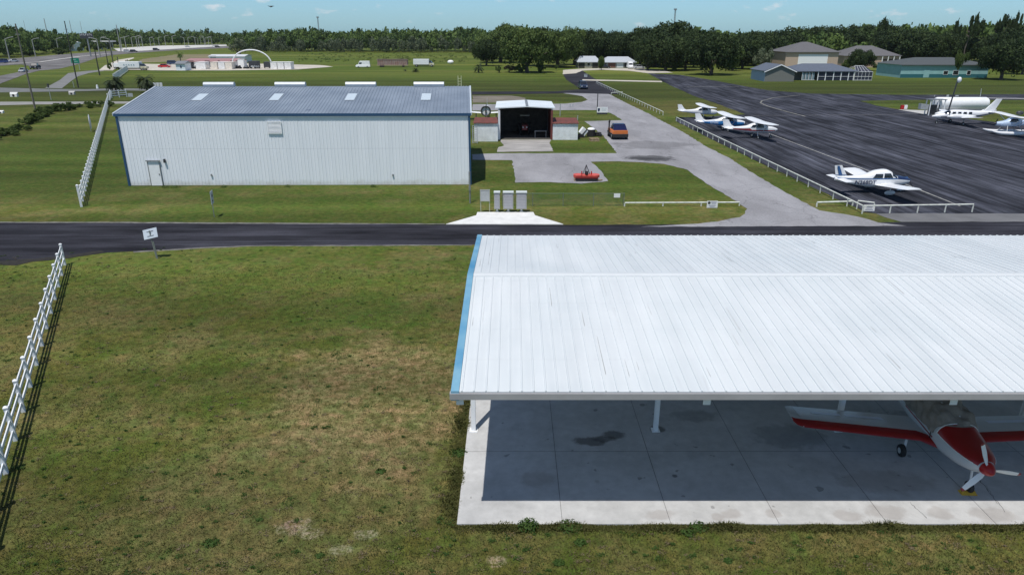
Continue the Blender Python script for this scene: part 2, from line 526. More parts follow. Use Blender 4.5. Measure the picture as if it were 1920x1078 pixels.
M['green_sign'] = mat("road_sign_green", (0.0, 0.20, 0.13), 0.5, var=0.05)
M['line_paint'] = mat("line_paint", (0.42, 0.42, 0.38), 0.8, vscale=1.6, col2=(0.20, 0.20, 0.20))
M['dark_wood'] = mat("pallet_wood", (0.36, 0.27, 0.17), 0.9, var=0.3, vscale=4)

# ------------------------------------------------------------------ ground sheets
def dens(pts, step=1.0, jit=0.0, rnd=None, closed=True):
    rnd = rnd or random
    out = []
    n = len(pts)
    for i in range(n if closed else n - 1):
        a = pts[i]; b = pts[(i + 1) % n]
        L_ = math.hypot(b[0] - a[0], b[1] - a[1])
        k = max(1, min(90, int(L_ / step)))
        for q in range(k):
            t = q / k
            j = 0 if q == 0 else jit
            out.append((a[0] + (b[0] - a[0]) * t + rnd.uniform(-j, j), a[1] + (b[1] - a[1]) * t + rnd.uniform(-j, j)))
    if not closed: out.append(pts[-1])
    return out
def pxpoly(pp):
    return [P(x, y)[:2] for x, y in pp]
def ground_sheet(name, pts, z, m, step=0.0, jit=0.0):
    if step: pts = dens(pts, step, jit)
    o = MB().sheet(pts, z).build(name, m)
    return structure(o)

GR = grass_mat()
gm = MB()
gm.quad((-2400, -300, 0), (2400, -300, 0), (2400, 3000, 0), (-2400, 3000, 0))
structure(gm.build("grass_ground", GR))
ROAD = asphalt_mat("road_asphalt", (0.023, 0.0232, 0.029), 'x', 0.75, 2.2, 1.2)
RAMP = asphalt_mat("ramp_asphalt", (0.027, 0.0285, 0.036), 'y', 0.65, 3.3, 1.0)
DRIVE = drive_mat()
FARROAD = asphalt_mat("highway_asphalt", (0.14, 0.135, 0.135), 'x', 0.8, 1.3, 0.3)

# near road with its worn edges
ground_sheet("road", pxpoly([(-260, 418), (200, 418.5), (400, 420), (830, 421.5), (1060, 422), (1300, 421), (1640, 417), (1920, 416), (2300, 415), (2300, 455), (1900, 459), (880, 459), (480, 460.5), (400, 463), (290, 469), (200, 474), (130, 484), (60, 488), (0, 492), (-260, 505)]), 0.012, ROAD, 0.8, 0.06)
ground_sheet("road_edge", pxpoly([(-260, 416.2), (200, 416.4), (400, 417.5), (834, 419.5), (834, 421), (400, 420), (200, 418.6), (-260, 418.2)]), 0.008, M['edge_conc'], 0.6, 0.05)
ground_sheet("road_edge", pxpoly([(250, 470.5), (290, 468), (400, 462), (480, 459.5), (885, 458.5), (885, 460.3), (480, 462), (400, 465), (290, 471.5), (250, 474)]), 0.008, M['edge_conc'], 0.6, 0.07)
ground_sheet("broken_edge", pxpoly([(-60, 494), (0, 490), (40, 486.5), (75, 485), (130, 479), (190, 470), (196, 473), (150, 481), (130, 484.5), (90, 489), (60, 491), (30, 498), (0, 497), (-60, 503)]), 0.016, mat("dark_soil", (0.022, 0.019, 0.014), 0.95, var=0.4, vscale=3), 0.35, 0.07)
# drive (light worn asphalt)
drv = [(1142, 177), (1173, 193), (1217, 214), (1240, 227), (1281, 248), (1322, 274), (1371, 299), (1424, 333), (1464, 356), (1489, 370), (1536, 395), (1583, 402), (1609, 407), (1647, 418), (1700, 424), (1200, 426), (1310, 420), (1346, 416), (1387, 408), (1397, 401), (1401, 392), (1368, 370), (1326, 346), (1289, 319), (1245, 308), (1205, 305), (1160, 303), (1108, 304), (1118, 312), (1128, 322), (1140, 340), (1090, 345), (1030, 342), (966, 343), (964, 320), (960, 301), (885, 300), (885, 290), (935, 288), (1157, 288), (1148, 276), (1130, 254), (1112, 240), (1096, 228), (1165, 226), (1164, 224), (1146, 213), (1120, 207), (1090, 207), (886, 208), (886, 196), (1010, 196), (1060, 195), (1090, 192), (1102, 188), (1092, 181), (1060, 176), (1048, 174)]
ground_sheet("driveway", pxpoly(drv), 0.020, DRIVE, 0.7, 0.09)
ground_sheet("road", pxpoly([(1070, 132.5), (1092, 133), (1112, 146), (1135, 160), (1162, 177.5), (1062, 175), (1046, 176), (884, 178), (884, 172.5), (1040, 172), (1090, 168), (1062, 150), (1056, 141)]), 0.026, asphalt_mat("dark_road", (0.028, 0.028, 0.034), 'x', 0.8, 1.6), 2, 0.15)
ground_sheet("driveway", pxpoly([(1055, 140), (1056, 132), (1090, 129.5), (1150, 128.5), (1195, 129), (1240, 132), (1262, 137), (1215, 138), (1180, 133.5), (1130, 131.5), (1092, 133), (1080, 138)]), 0.030, M['sand'], 2, 0.1)
ground_sheet("pavement", pxpoly([(1092, 149.5), (1240, 152.5), (1242, 155), (1092, 151.5)]), 0.034, M['sand'])
ground_sheet("worn_ground", pxpoly([(886, 180), (960, 180), (985, 184), (985, 190), (960, 193), (886, 193)]), 0.010, mat("worn_ground", (0.10, 0.085, 0.06), 0.95, vscale=0.5, col2=(0.24, 0.21, 0.17), stretch=(0.3, 1.5, 1)), 0.8, 0.12)
# aircraft ramp
rmp = [(1215, 138), (1275, 141), (1330, 150), (1400, 163), (1440, 170), (1520, 176), (1700, 178.5), (1960, 177), (2500, 176), (2500, 400), (1644, 401), (1622, 398), (1520, 350), (1400, 293), (1330, 260), (1268, 228), (1266, 221), (1330, 219), (1398, 215), (1350, 197), (1300, 180), (1262, 163), (1240, 152)]
ground_sheet("aircraft_ramp", pxpoly(rmp), 0.016, RAMP, 1.5, 0.12)
ground_sheet("grass_island", pxpoly([(1612, 190), (1700, 188), (1960, 188), (2300, 188), (2300, 245), (1960, 240), (1890, 232), (1800, 222), (1740, 215), (1690, 207), (1645, 199)]), 0.024, GR, 1.5, 0.12)
ground_sheet("pavement", pxpoly([(1683, 206), (1745, 208), (1800, 214), (1795, 222), (1735, 215)]), 0.030, M['concrete'])
ground_sheet("pavement", pxpoly([(1640, 400), (2300, 399), (2300, 415.5), (1690, 416.5), (1660, 408)]), 0.014, mat("grey_apron", (0.15, 0.15, 0.155), 0.9, var=0.2, vscale=0.4), 1, 0.06)
def stripe(pp, wd, z, m, name="painted_line"):
    b = MB()
    W = [P(x, y)[:2] for x, y in pp]
    Lp, Rp = [], []
    for i, p in enumerate(W):
        a = W[max(0, i - 1)]; c = W[min(len(W) - 1, i + 1)]
        d = Vector((c[0] - a[0], c[1] - a[1])).normalized()
        Lp.append((p[0] - d.y * wd / 2, p[1] + d.x * wd / 2)); Rp.append((p[0] + d.y * wd / 2, p[1] - d.x * wd / 2))
    for i in range(len(W) - 1):
        b.quad((*Rp[i], z), (*Rp[i + 1], z), (*Lp[i + 1], z), (*Lp[i], z))
    return structure(b.build(name, m))
stripe([(1442, 251), (1580, 303), (1700, 347), (1800, 387)], 0.16, 0.026, M['line_paint'])
stripe([(1500, 179), (1450, 184), (1428, 190), (1426, 194), (1440, 200), (1475, 210), (1510, 219)], 0.30, 0.027, mat("old_line", (0.30, 0.29, 0.24), 0.9, vscale=0.6, col2=(0.12, 0.12, 0.12)))
stripe([(1400, 217.5), (1480, 217), (1640, 216), (1740, 213)], 0.22, 0.028, mat("pale_line", (0.24, 0.235, 0.23), 0.9, vscale=0.6, col2=(0.10, 0.10, 0.11)))
stripe([(1288, 163.5), (1340, 163), (1385, 163.5)], 0.3, 0.029, M['line_paint'])
stripe([(1830, 184), (1880, 185), (1960, 186)], 1.0, 0.031, M['pale_lot'])
# pad under the shade hangar
SLX0, SLX1, SLY0, SLY1 = -1.55, 38.0, 15.85, 31.0
structure(MB().box(((SLX0 + SLX1) / 2, (SLY0 + SLY1) / 2, -0.02), (SLX1 - SLX0, SLY1 - SLY0, 0.16)).build("concrete_pad", slab_mat()))
jm = mat("joint", (0.14, 0.14, 0.14), 0.9, var=0.3)
jb = MB()
for k in range(13):
    x = 1.42 + 3.05 * k
    jb.box((x, (SLY0 + SLY1) / 2, 0.0625), (0.013, SLY1 - SLY0 - 0.01, 0.003))
for k in range(14):
    x0 = SLX0 + 0.01 if k == 0 else 1.42 + 3.05 * (k - 1) + 0.012
    x1 = 1.42 + 3.05 * k - 0.012
    for y in (19.42, 23.4, 27.2): jb.box(((x0 + x1) / 2, y, 0.0625), (x1 - x0, 0.010, 0.003))
def crack(pp, wd):
    for i in range(len(pp) - 1):
        a = Vector(P(*pp[i])); b = Vector(P(*pp[i + 1])); n_ = (b - a).normalized().cross(Vector((0, 0, 1))) * wd * random.uniform(.4, 1)
        jb.poly([(a.x - n_.x, a.y - n_.y, .0646), (b.x - n_.x, b.y - n_.y, .0646), (b.x + n_.x, b.y + n_.y, .0646), (a.x + n_.x, a.y + n_.y, .0646)])
def wig(p, q, n, j): return [(p[0] + (q[0] - p[0]) * i / n + random.uniform(-j, j), p[1] + (q[1] - p[1]) * i / n + random.uniform(-j, j)) for i in range(n + 1)]
crack(wig((1836, 902), (1884, 962), 14, 1.6), .012); crack(wig((1706, 945), (1738, 975), 9, 1.5), .012); crack(wig((1850, 915), (1868, 950), 8, 3), .008)
structure(jb.build("pad_joints", jm))
# kiosk pad
p4 = [P(836, 421.5), P(1056, 421.5), P(1003, 405), P(1000, 399), P(895, 399), P(893, 405)]
mp_ = MB(); mp_.prism([(p[0], p[1]) for p in p4], -0.05, 0.055)
structure(mp_.build("mail_pad", M['white_concrete']))
# roads on the left
ground_sheet("road", pxpoly([(-300, 162), (0, 165), (100, 167.5), (160, 168), (212, 166.5), (330, 167), (330, 171.5), (212, 170), (160, 171.5), (100, 172.5), (0, 174), (-300, 174)]), 0.03, mat("side_road", (0.15, 0.155, 0.15), 0.9, var=0.15, vscale=0.3), 3, 0.1)
ground_sheet("path", pxpoly([(-300, 190), (0, 191.5), (205, 191), (400, 190), (400, 194.5), (205, 195), (60, 196.5), (0, 198), (-300, 198)]), 0.02, mat("pale_path", (0.27, 0.265, 0.25), 0.9, var=0.15, vscale=0.3), 2, 0.08)
ground_sheet("road", pxpoly([(84, 166), (112, 151), (128, 138), (160, 134), (190, 132), (196, 133.5), (166, 138), (146, 144), (132, 154), (116, 166.5)]), 0.05, mat("turn_lane", (0.19, 0.19, 0.185), 0.9, var=0.15, vscale=0.3))
ground_sheet("highway", pxpoly([(-400, 126), (-100, 117), (0, 112.5), (60, 107.5), (120, 102.5), (190, 97.5), (260, 94), (330, 90), (430, 87), (520, 86), (520, 88.5), (430, 90.5), (330, 95), (260, 99.5), (210, 104), (180, 110), (160, 117), (140, 123), (110, 130), (75, 133), (50, 139), (0, 158), (-80, 190), (-500, 260), (-500, 215), (-60, 150), (0, 143), (45, 134), (74, 128), (40, 121.5), (0, 124), (-100, 130), (-400, 160)]), 0.06, FARROAD)
stripe([(14, 120.5), (50, 118.5), (75, 117), (110, 112), (150, 106.5), (205, 101)], 1.6, 0.10, M['pale_lot'], "median_strip")
ground_sheet("pale_lot", pxpoly([(213, 92), (262, 88.5), (300, 86.5), (425, 84.5), (425, 87), (320, 93), (250, 97), (222, 97)]), 0.15, M['pale_lot'])
ground_sheet("road", pxpoly([(185, 133), (196, 124), (222, 113), (250, 108.5), (252, 110), (236, 116), (222, 124), (212, 133)]), 0.09, M['sand'])
ground_sheet("gravel_lot", pxpoly([(228, 131), (240, 120), (300, 121), (420, 119), (520, 121), (600, 123), (625, 126), (560, 131), (420, 133), (300, 133)]), 0.07, M['sand'], 4, 0.5)
ground_sheet("dry_field", pxpoly([(262, 112), (330, 103), (440, 102), (445, 112), (340, 116), (262, 118)]), 0.04, mat("dry_field", (0.20, 0.17, 0.09), 0.95, var=0.25, vscale=0.06), 3, 1.0)
# ------------------------------------------------------------------ ribbed sheet helper
def ribbed(mb, A, B, C, D, pitch, rh, rw, th=0.02, nrm=None):
    """sheet A-B (low edge) to D-C (high edge) with ribs running from the low to the high edge"""
    A, B, C, D = (Vector(p) for p in (A, B, C, D))
    n = (B - A).cross(D - A).normalized() if nrm is None else Vector(nrm)
    dn = n * -th
    mb.hexa([A + dn, B + dn, C + dn, D + dn], [A, B, C, D])
    L_ = (B - A).length
    k = int(L_ / pitch)
    for i in range(k + 1):
        t = (i * pitch + 0.04) / L_
        u = rw / L_
        if t + u * 1.6 > 1: break
        def pt(base0, base1, s, up): return base0 + (base1 - base0) * s + n * up
        lo = [pt(A, B, t, -0.001), pt(A, B, t + 1.6 * u, -0.001), pt(A, B, t + 1.3 * u, rh), pt(A, B, t + 0.3 * u, rh)]
        hi = [pt(D, C, t, -0.001), pt(D, C, t + 1.6 * u, -0.001), pt(D, C, t + 1.3 * u, rh), pt(D, C, t + 0.3 * u, rh)]
        mb.rings([lo[::-1], hi[::-1]])

# ------------------------------------------------------------------ shade hangar (open carport for aircraft)
EY0, EY1, RX0, RX1 = 15.45, 29.8, -1.55, 38.0
EZ, RYM, RZ = 4.47, 22.6, 5.12
HR = mat("shade_roof", (0.64, 0.67, 0.68), 0.42, var=0.03)
sh = thing("shade_hangar", "long open-sided aircraft shelter under a white ribbed metal roof with blue edge trim", "shelter", (0, 0, 0))
rm = roof_mat("white_ribbed_roof", (0.60, 0.64, 0.655), (0.655, 0.685, 0.695), (0.30, 0.30, 0.30))
r1 = MB()
ribbed(r1, (RX0 + 0.21, EY0, EZ), (RX1, EY0, EZ), (RX1, RYM, RZ), (RX0 + 0.21, RYM, RZ), 0.305, 0.026, 0.035)
ro = r1.build("roof", rm, sh)
r2 = MB()
ribbed(r2, (RX1, EY1, EZ), (RX0 + 0.21, EY1, EZ), (RX0 + 0.21, RYM + 0.002, RZ), (RX1, RYM + 0.002, RZ), 0.305, 0.026, 0.035)
r2.build("roof", rm, sh)
rc = MB()
rc.poly([(RX0 + 0.215, RYM - 0.19, RZ + 0.014), (RX1, RYM - 0.19, RZ + 0.014), (RX1, RYM, RZ + 0.046), (RX0 + 0.215, RYM, RZ + 0.046)])
rc.poly([(RX0 + 0.215, RYM, RZ + 0.046), (RX1, RYM, RZ + 0.046), (RX1, RYM + 0.19, RZ + 0.022), (RX0 + 0.215, RYM + 0.19, RZ + 0.022)])
rc.poly([(RX0 + 0.215, RYM - 0.19, RZ - 0.03), (RX1, RYM - 0.19, RZ - 0.03), (RX1, RYM - 0.19, RZ + 0.014), (RX0 + 0.215, RYM - 0.19, RZ + 0.014)])
rc.build("ridge_cap", HR, sh)
# dark scrapes lying along some ribs
sc_ = MB()
rr = random.Random(5)
for (x, y0, y1) in [(2.42, 16.2, 18.3), (3.02, 16.1, 17.0), (3.3, 16.4, 16.9), (-0.98, 24.0, 27.5), (4.75, 28.2, 30.8), (1.8, 27, 28), (5.3, 16.1, 16.6)] + [(-1.2 + 0.305 * rr.randrange(0, 70), *(lambda a, b: (a, a + b))(rr.uniform(16.2, 29), rr.uniform(0.3, 1.6))) for _ in range(34)]:
    y1 = min(y1, 30.9)
    if y0 < RYM < y1: y1 = RYM - 0.2
    z = lambda y: (EZ + (RZ - EZ) * (y - EY0) / (RYM - EY0) if y < RYM else EZ + (RZ - EZ) * (EY1 - y) / (EY1 - RYM)) + 0.006
    k = round((x - RX0 - 0.30) / 0.305)
    x = RX0 + 0.30 + 0.305 * k + 0.062
    wd = rr.uniform(0.004, 0.013)
    sc_.poly([(x, y0, z(y0)), (x + wd, y0 + 0.1, z(y0 + 0.1)), (x + wd * 0.4, y1, z(y1)), (x, y1, z(y1))])
gs_ = sc_.build("roof_grime", mat("roof_grime", (0.16, 0.16, 0.16), 0.9, var=0.4, vscale=6), sh); gs_["kind"] = "stuff"
# blue rake trim along the left gable
tb = mat("blue_trim", (0.06, 0.24, 0.42), 0.5, vscale=0.5, col2=(0.20, 0.40, 0.52), stretch=(1, 1, 1))
t = MB()
for (ya, za, yb, zb) in ((EY0 - 0.03, EZ, RYM, RZ), (RYM + 0.001, RZ, EY1 + 0.03, EZ)):
    t.hexa([(RX0, ya, za - 0.24), (RX0 + 0.205, ya, za - 0.24), (RX0 + 0.205, yb, zb - 0.24), (RX0, yb, zb - 0.24)],
           [(RX0, ya, za + 0.035), (RX0 + 0.205, ya, za + 0.035), (RX0 + 0.205, yb, zb + 0.035), (RX0, yb, zb + 0.035)])
t.build("rake_trim", tb, sh)
t = MB()
t.box(((RX0 + RX1) / 2, EY0 + 0.02, EZ - 0.115), (RX1 - RX0 + 0.06, 0.16, 0.17))
t.box(((RX0 + RX1) / 2, EY1 - 0.02, EZ - 0.115), (RX1 - RX0 + 0.06, 0.16, 0.17))
t.build("gutter", mat("gutter_grey", (0.36, 0.36, 0.37), 0.5, var=0.12, vscale=1), sh)
for i in range(7):
    x = -1.33 + 6.31 * i
    for y in (20.7, 26.6):
        c = MB()
        for s in (-1, 1): c.box((x, y + s * 0.075, 2.14), (0.15, 0.014, 4.16))
        c.box((x, y, 2.14), (0.012, 0.136, 4.16))
        c.box((x, y, 0.075), (0.28, 0.28, 0.02))
        for a in (-1, 1):
            for b_ in (-1, 1): c.tube((x + a * 0.11, y + b_ * 0.11, 0.085), (x + a * 0.11, y + b_ * 0.11, 0.11), 0.012, n=6)
        c.build("column", M['white_paint'], sh)
    b = MB()
    for (ya, za, yb, zb) in ((EY0 + 0.02, EZ - 0.02, RYM, RZ - 0.03), (RYM + 0.002, RZ - 0.03, EY1 - 0.02, EZ - 0.02)):
        d0 = 0.20 if ya < 20 else 0.5
        d1 = 0.5 if ya < 20 else 0.20
        for (o0, o1, wd) in ((0.0, 0.02, 0.16), (1.0, None, 0.16)):
            pass
        b.hexa([(x - 0.006, ya, za - d0), (x + 0.006, ya, za - d0), (x + 0.006, yb, zb - d1), (x - 0.006, yb, zb - d1)],
               [(x - 0.006, ya, za - 0.03), (x + 0.006, ya, za - 0.03), (x + 0.006, yb, zb - 0.03), (x - 0.006, yb, zb - 0.03)])
        b.hexa([(x - 0.09, ya, za - d0 - 0.016), (x + 0.09, ya, za - d0 - 0.016), (x + 0.09, yb, zb - d1 - 0.016), (x - 0.09, yb, zb - d1 - 0.016)],
               [(x - 0.09, ya, za - d0 - 0.001), (x + 0.09, ya, za - d0 - 0.001), (x + 0.09, yb, zb - d1 - 0.001), (x - 0.09, yb, zb - d1 - 0.001)])
        # closed end plate seen below the gutter
    b.box((x, EY0 + 0.03, EZ - 0.30), (0.19, 0.012, 0.18))
    b.build("rafter", M['white_paint'], sh)
pu = MB()
for k in range(9):
    y = EY0 + 0.7 + 1.7 * k
    zz = EZ + (RZ - EZ) * (1 - abs(y - RYM) / (RYM - EY0)) - 0.11
    pu.box(((RX0 + RX1) / 2, y, zz), (RX1 - RX0 - 0.6, 0.06, 0.14))
pu.build("purlins", M['grey_metal'], sh)

# ------------------------------------------------------------------ big grey-blue hangar
bh = thing("metal_hangar", "large pale blue-grey metal hangar with dark blue trim and a grey ribbed roof", "hangar")
FL = Vector(P(245, 348.5)); FR = Vector(P(881, 346.5))
ang = math.atan2(FR.y - FL.y, FR.x - FL.x)
wd = (FR - FL).length
z_e = 6.35; z_r = 7.95; hw_ = 9.4
yaw = ang + 0.062
dvec = Vector((-math.sin(0.062), math.cos(0.062), 0))
BL = FL + dvec * 2 * hw_; BR = FR + dvec * 2 * hw_
wallm = clad_mat("hangar_wall", (0.80, 0.835, 0.875), (0.86, 0.89, 0.93))
wl = MB()
def wall_ribbed(mb, A, B, z0, z1, pitch, rh, rw):
    ribbed(mb, (A.x, A.y, z0), (B.x, B.y, z0), (B.x, B.y, z1), (A.x, A.y, z1), pitch, rh, rw, 0.06)
wall_ribbed(wl, FL, FR, 0.02, z_e - 0.02, 0.305, 0.024, 0.04)
ins = dvec * 0.07
wall_ribbed(wl, FR + ins, BR - ins, 0.02, z_e - 0.02, 0.305, 0.024, 0.04)
wall_ribbed(wl, BR, BL, 0.02, z_e - 0.02, 0.305, 0.024, 0.04)
wall_ribbed(wl, BL - ins, FL + ins, 0.02, z_e - 0.02, 0.305, 0.024, 0.04)
for A, B in ((FL, BL), (FR, BR)):
    mid = (A + B) / 2
    wl.poly([(A.x, A.y, z_e - 0.02), (B.x, B.y, z_e - 0.02), (mid.x, mid.y, z_r - 0.06)])
wl.build("wall", wallm, bh)
ux = (FR - FL).normalized()
rfm = roof_mat("grey_ribbed_roof", (0.185, 0.225, 0.28), (0.24, 0.285, 0.345), (0.13, 0.15, 0.18))
oh = 0.09
def up(p, z): return Vector((p.x, p.y, z))
sl_ = (z_r - z_e) / hw_
rf = MB()
A = up(FL - ux * 0.25 - dvec * oh, z_e - sl_ * oh + 0.03); B = up(FR + ux * 0.2 - dvec * oh, z_e - sl_ * oh + 0.03)
Cc = up(FR + ux * 0.2 + dvec * hw_, z_r + 0.03); D = up(FL - ux * 0.25 + dvec * hw_, z_r + 0.03)
ribbed(rf, A, B, Cc, D, 0.305, 0.035, 0.05)
A2 = up(BR + ux * 0.2 + dvec * oh, z_e - sl_ * oh + 0.03); B2 = up(BL - ux * 0.25 + dvec * oh, z_e - sl_ * oh + 0.03)
ribbed(rf, A2, B2, D + dvec * 0.003, Cc + dvec * 0.003, 0.305, 0.035, 0.05)
rf.build("roof", rfm, bh)
trimm = mat("navy_trim", (0.025, 0.075, 0.16), 0.45, var=0.1)
tr = MB()
a = FL - ux * 0.27 - dvec * (oh + 0.06); b = FR + ux * 0.22 - dvec * (oh + 0.06)
tr.hexa([up(a, z_e - 0.22), up(b, z_e - 0.22), up(b + dvec * 0.05, z_e - 0.22), up(a + dvec * 0.05, z_e - 0.22)], [up(a, z_e + 0.02), up(b, z_e + 0.02), up(b + dvec * 0.05, z_e + 0.02), up(a + dvec * 0.05, z_e + 0.02)])
for p, s in ((FL, -1), (FR, 1)):
    q = p + ux * 0.06 * s - dvec * 0.10
    q0 = q - ux * 0.09; q1 = q + ux * 0.09
    tr.hexa([up(q0, 0), up(q1, 0), up(q1 + dvec * 0.25, 0), up(q0 + dvec * 0.25, 0)], [up(q0, z_e - 0.23), up(q1, z_e - 0.23), up(q1 + dvec * 0.25, z_e - 0.23), up(q0 + dvec * 0.25, z_e - 0.23)])
tr.build("edge_trim", trimm, bh)
for e, s in ((FL - ux * 0.29, -1), (FR + ux * 0.24, 1)):
    rk = MB()
    for d0, za, d1, zb in ((-oh, z_e - sl_ * oh + 0.09, hw_, z_r + 0.09), (hw_ + 0.003, z_r + 0.09, 2 * hw_ + oh, z_e - sl_ * oh + 0.09)):
        p0 = e + dvec * d0; p1 = e + dvec * d1
        rk.hexa([up(p0 - ux * 0.07, za - 0.22), up(p0 + ux * 0.07, za - 0.22), up(p1 + ux * 0.07, zb - 0.22), up(p1 - ux * 0.07, zb - 0.22)],
                [up(p0 - ux * 0.07, za), up(p0 + ux * 0.07, za), up(p1 + ux * 0.07, zb), up(p1 - ux * 0.07, zb)])
    rk.build("rake_trim", mat("pale_rake", (0.50, 0.56, 0.62), 0.5, var=0.05), bh)
# things on the hangar in (u along wall, z) coordinates
wn = -dvec
def on_wall(mb, u0, u1, z0, z1, out0, out1):
    p = FL + ux * u0; q = FL + ux * u1
    b4 = [up(p + wn * out1, z0), up(q + wn * out1, z0), up(q + wn * out0, z0), up(p + wn * out0, z0)]
    t4 = [Vector((v.x, v.y, z1)) for v in b4]
    mb.hexa(b4, t4)
def ucoord(px, z):  # photo column at the wall to distance along it
    k = (FR.y - FL.y) / (FR.x - FL.x)
    # solve X where screen x equals px
    lo, hi = FL.x, FR.x
    for _ in range(40):
        mdx = (lo + hi) / 2
        yy = FL.y + (mdx - FL.x) * k
        if 960 + F * mdx / dep(yy, z) < px: lo = mdx
        else: hi = mdx
    return (lo - FL.x) / ux.x
u = ucoord(292, 1.0)
d = MB(); on_wall(d, u - 0.48, u + 0.48, 0.03, 2.15, 0.05, 0.085)
dr = d.build("door", mat("door_white", (0.86, 0.88, 0.9), 0.5, var=0.05), bh)
h_ = MB(); on_wall(h_, u + 0.34, u + 0.40, 1.0, 1.1, 0.086, 0.13); h_.build("handle", M['dark_metal'], dr)
h_ = MB()
on_wall(h_, u - 0.55, u - 0.485, 0.03, 2.22, 0.045, 0.10); on_wall(h_, u + 0.485, u + 0.55, 0.03, 2.22, 0.045, 0.10)
on_wall(h_, u - 0.62, u + 0.62, 2.225, 2.31, 0.045, 0.20)
h_.build("door_frame", M['grey_metal'], dr)
l_ = MB(); on_wall(l_, u + 0.98, u + 1.12, 2.1, 2.42, 0.04, 0.22); l_.build("wall_lamp", M['dark_metal'], bh)
for px, zz in ((397, 0.95), (737, 0.9)):
    uu = ucoord(px, zz)
    l_ = MB(); on_wall(l_, uu - 0.06, uu + 0.06, zz - 0.1, zz + 0.1, 0.04, 0.12); l_.build("outlet_box", M['grey_metal'], bh)
uu = ucoord(515, 5.2)
lv = MB()
on_wall(lv, uu - 0.62, uu + 0.62, 4.62, 4.70, 0.04, 0.12); on_wall(lv, uu - 0.62, uu + 0.62, 5.62, 5.70, 0.04, 0.12)
on_wall(lv, uu - 0.62, uu - 0.55, 4.701, 5.619, 0.04, 0.12); on_wall(lv, uu + 0.55, uu + 0.62, 4.701, 5.619, 0.04, 0.12)
for k in range(8):
    z = 4.74 + k * 0.11
    p = FL + ux * (uu - 0.549); q = FL + ux * (uu + 0.549)
    lv.hexa([up(p + wn * 0.11, z), up(q + wn * 0.11, z), up(q + wn * 0.045, z + 0.06), up(p + wn * 0.045, z + 0.06)],
            [up(p + wn * 0.11, z + 0.012), up(q + wn * 0.11, z + 0.012), up(q + wn * 0.045, z + 0.072), up(p + wn * 0.045, z + 0.072)])
lv.build("louvre_vent", M['white_paint'], bh)
skm = mat("skylight", (0.54, 0.62, 0.68), 0.35, var=0.05)
def slope_pt(u_, t_, off=0.0):
    p = FL + ux * u_ + dvec * (t_ * hw_)
    return Vector((p.x, p.y, z_e + (z_r - z_e) * t_ + 0.03 + off))
for px in (375, 518, 658, 799):
    # front edge y 187 -> t near 0.45, back edge y 177 -> t near 0.68
    lo_, hi_ = -3.0, wd
    zz = slope_pt(0, 0.56).z
    lo_, hi_ = 0.0, wd
    for _ in range(40):
        mdu = (lo_ + hi_) / 2
        q = slope_pt(mdu, 0.56)
        if 960 + F * q.x / dep(q.y, q.z) < px: lo_ = mdu
        else: hi_ = mdu
    u_ = lo_
    s_ = MB()
    s_.quad(slope_pt(u_ - 0.45, 0.44, 0.042), slope_pt(u_ + 0.45, 0.44, 0.042), slope_pt(u_ + 0.45, 0.69, 0.042), slope_pt(u_ - 0.45, 0.69, 0.042))
    s_.build("skylight", skm, bh)
for px in (411.5, 545, 677, 804.5):
    lo_, hi_ = 0.0, wd
    for _ in range(40):
        mdu = (lo_ + hi_) / 2
        q = slope_pt(mdu, 1.0)
        if 960 + F * q.x / dep(q.y, q.z) < px: lo_ = mdu
        else: hi_ = mdu
    q = slope_pt(lo_, 1.0)
    v_ = MB()
    Rm = Matrix.Translation(q) @ Matrix.Rotation(ang, 4, 'Z')
    def lp(x, y, z): return Rm @ Vector((x, y, z))
    v_.rings([[lp(x, -0.22, -0.02), lp(x, -0.30, 0.22), lp(x, -0.16, 0.42), lp(x, 0.16, 0.42), lp(x, 0.30, 0.22), lp(x, 0.22, -0.02)] for x in (-1.5, 1.5)])
    v_.build("ridge_vent", mat("vent_metal", (0.60, 0.63, 0.66), 0.45, var=0.08), bh)
# ladder by the far right corner
ld = MB()
c0 = BR - ux * 0.9 + dvec * 0.25
for s in (-0.22, 0.22):
    ld.tube(up(c0 + ux * s, 0), up(c0 + ux * s * 0.8, z_e + 2.1), 0.03, n=6)
for k in range(26):
    ld.tube(up(c0 + ux * -0.2, 0.4 + k * 0.31), up(c0 + ux * 0.2, 0.4 + k * 0.31), 0.018, n=5)
tag(ld.build("roof_ladder", mat("ladder_yellow", (0.62, 0.62, 0.40), 0.5, var=0.1)), "pale yellowish ladder standing up above the far right corner of the big hangar roof", "ladder")

# ------------------------------------------------------------------ small open hangar
oy = Yat(262); ox0 = Xat(937, oy); ox1 = Xat(1033, oy)
sm = thing("small_hangar", "small open-fronted white hangar with a dark interior and low annexes on both sides", "hangar")
zf = 4.0; zb = 4.0; dpt = 8.2; xm = (ox0 + ox1) / 2 + 0.2
wh = mat("old_white_metal", (0.78, 0.81, 0.83), 0.6, var=0.14, vscale=1.3)
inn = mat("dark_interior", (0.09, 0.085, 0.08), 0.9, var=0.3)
wbm = MB()
wbm.box((ox0 - 0.1, oy + dpt / 2, zf / 2 - 0.05), (0.15, dpt, zf - 0.1))
wbm.box((ox1 + 0.1, oy + dpt / 2, zf / 2 - 0.05), (0.15, dpt, zf - 0.1))
wbm.box(((ox0 + ox1) / 2, oy + dpt - 0.08, zf / 2 - 0.05), (ox1 - ox0 + 0.04, 0.14, zf - 0.1))
wbm.build("wall", wh, sm)
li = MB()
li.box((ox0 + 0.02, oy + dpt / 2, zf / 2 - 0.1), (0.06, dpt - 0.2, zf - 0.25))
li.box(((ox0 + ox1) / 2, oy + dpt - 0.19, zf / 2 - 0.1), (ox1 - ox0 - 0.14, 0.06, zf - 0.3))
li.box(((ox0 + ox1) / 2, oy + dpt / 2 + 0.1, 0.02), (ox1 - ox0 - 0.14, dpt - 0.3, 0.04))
li.build("inner_lining", inn, sm)
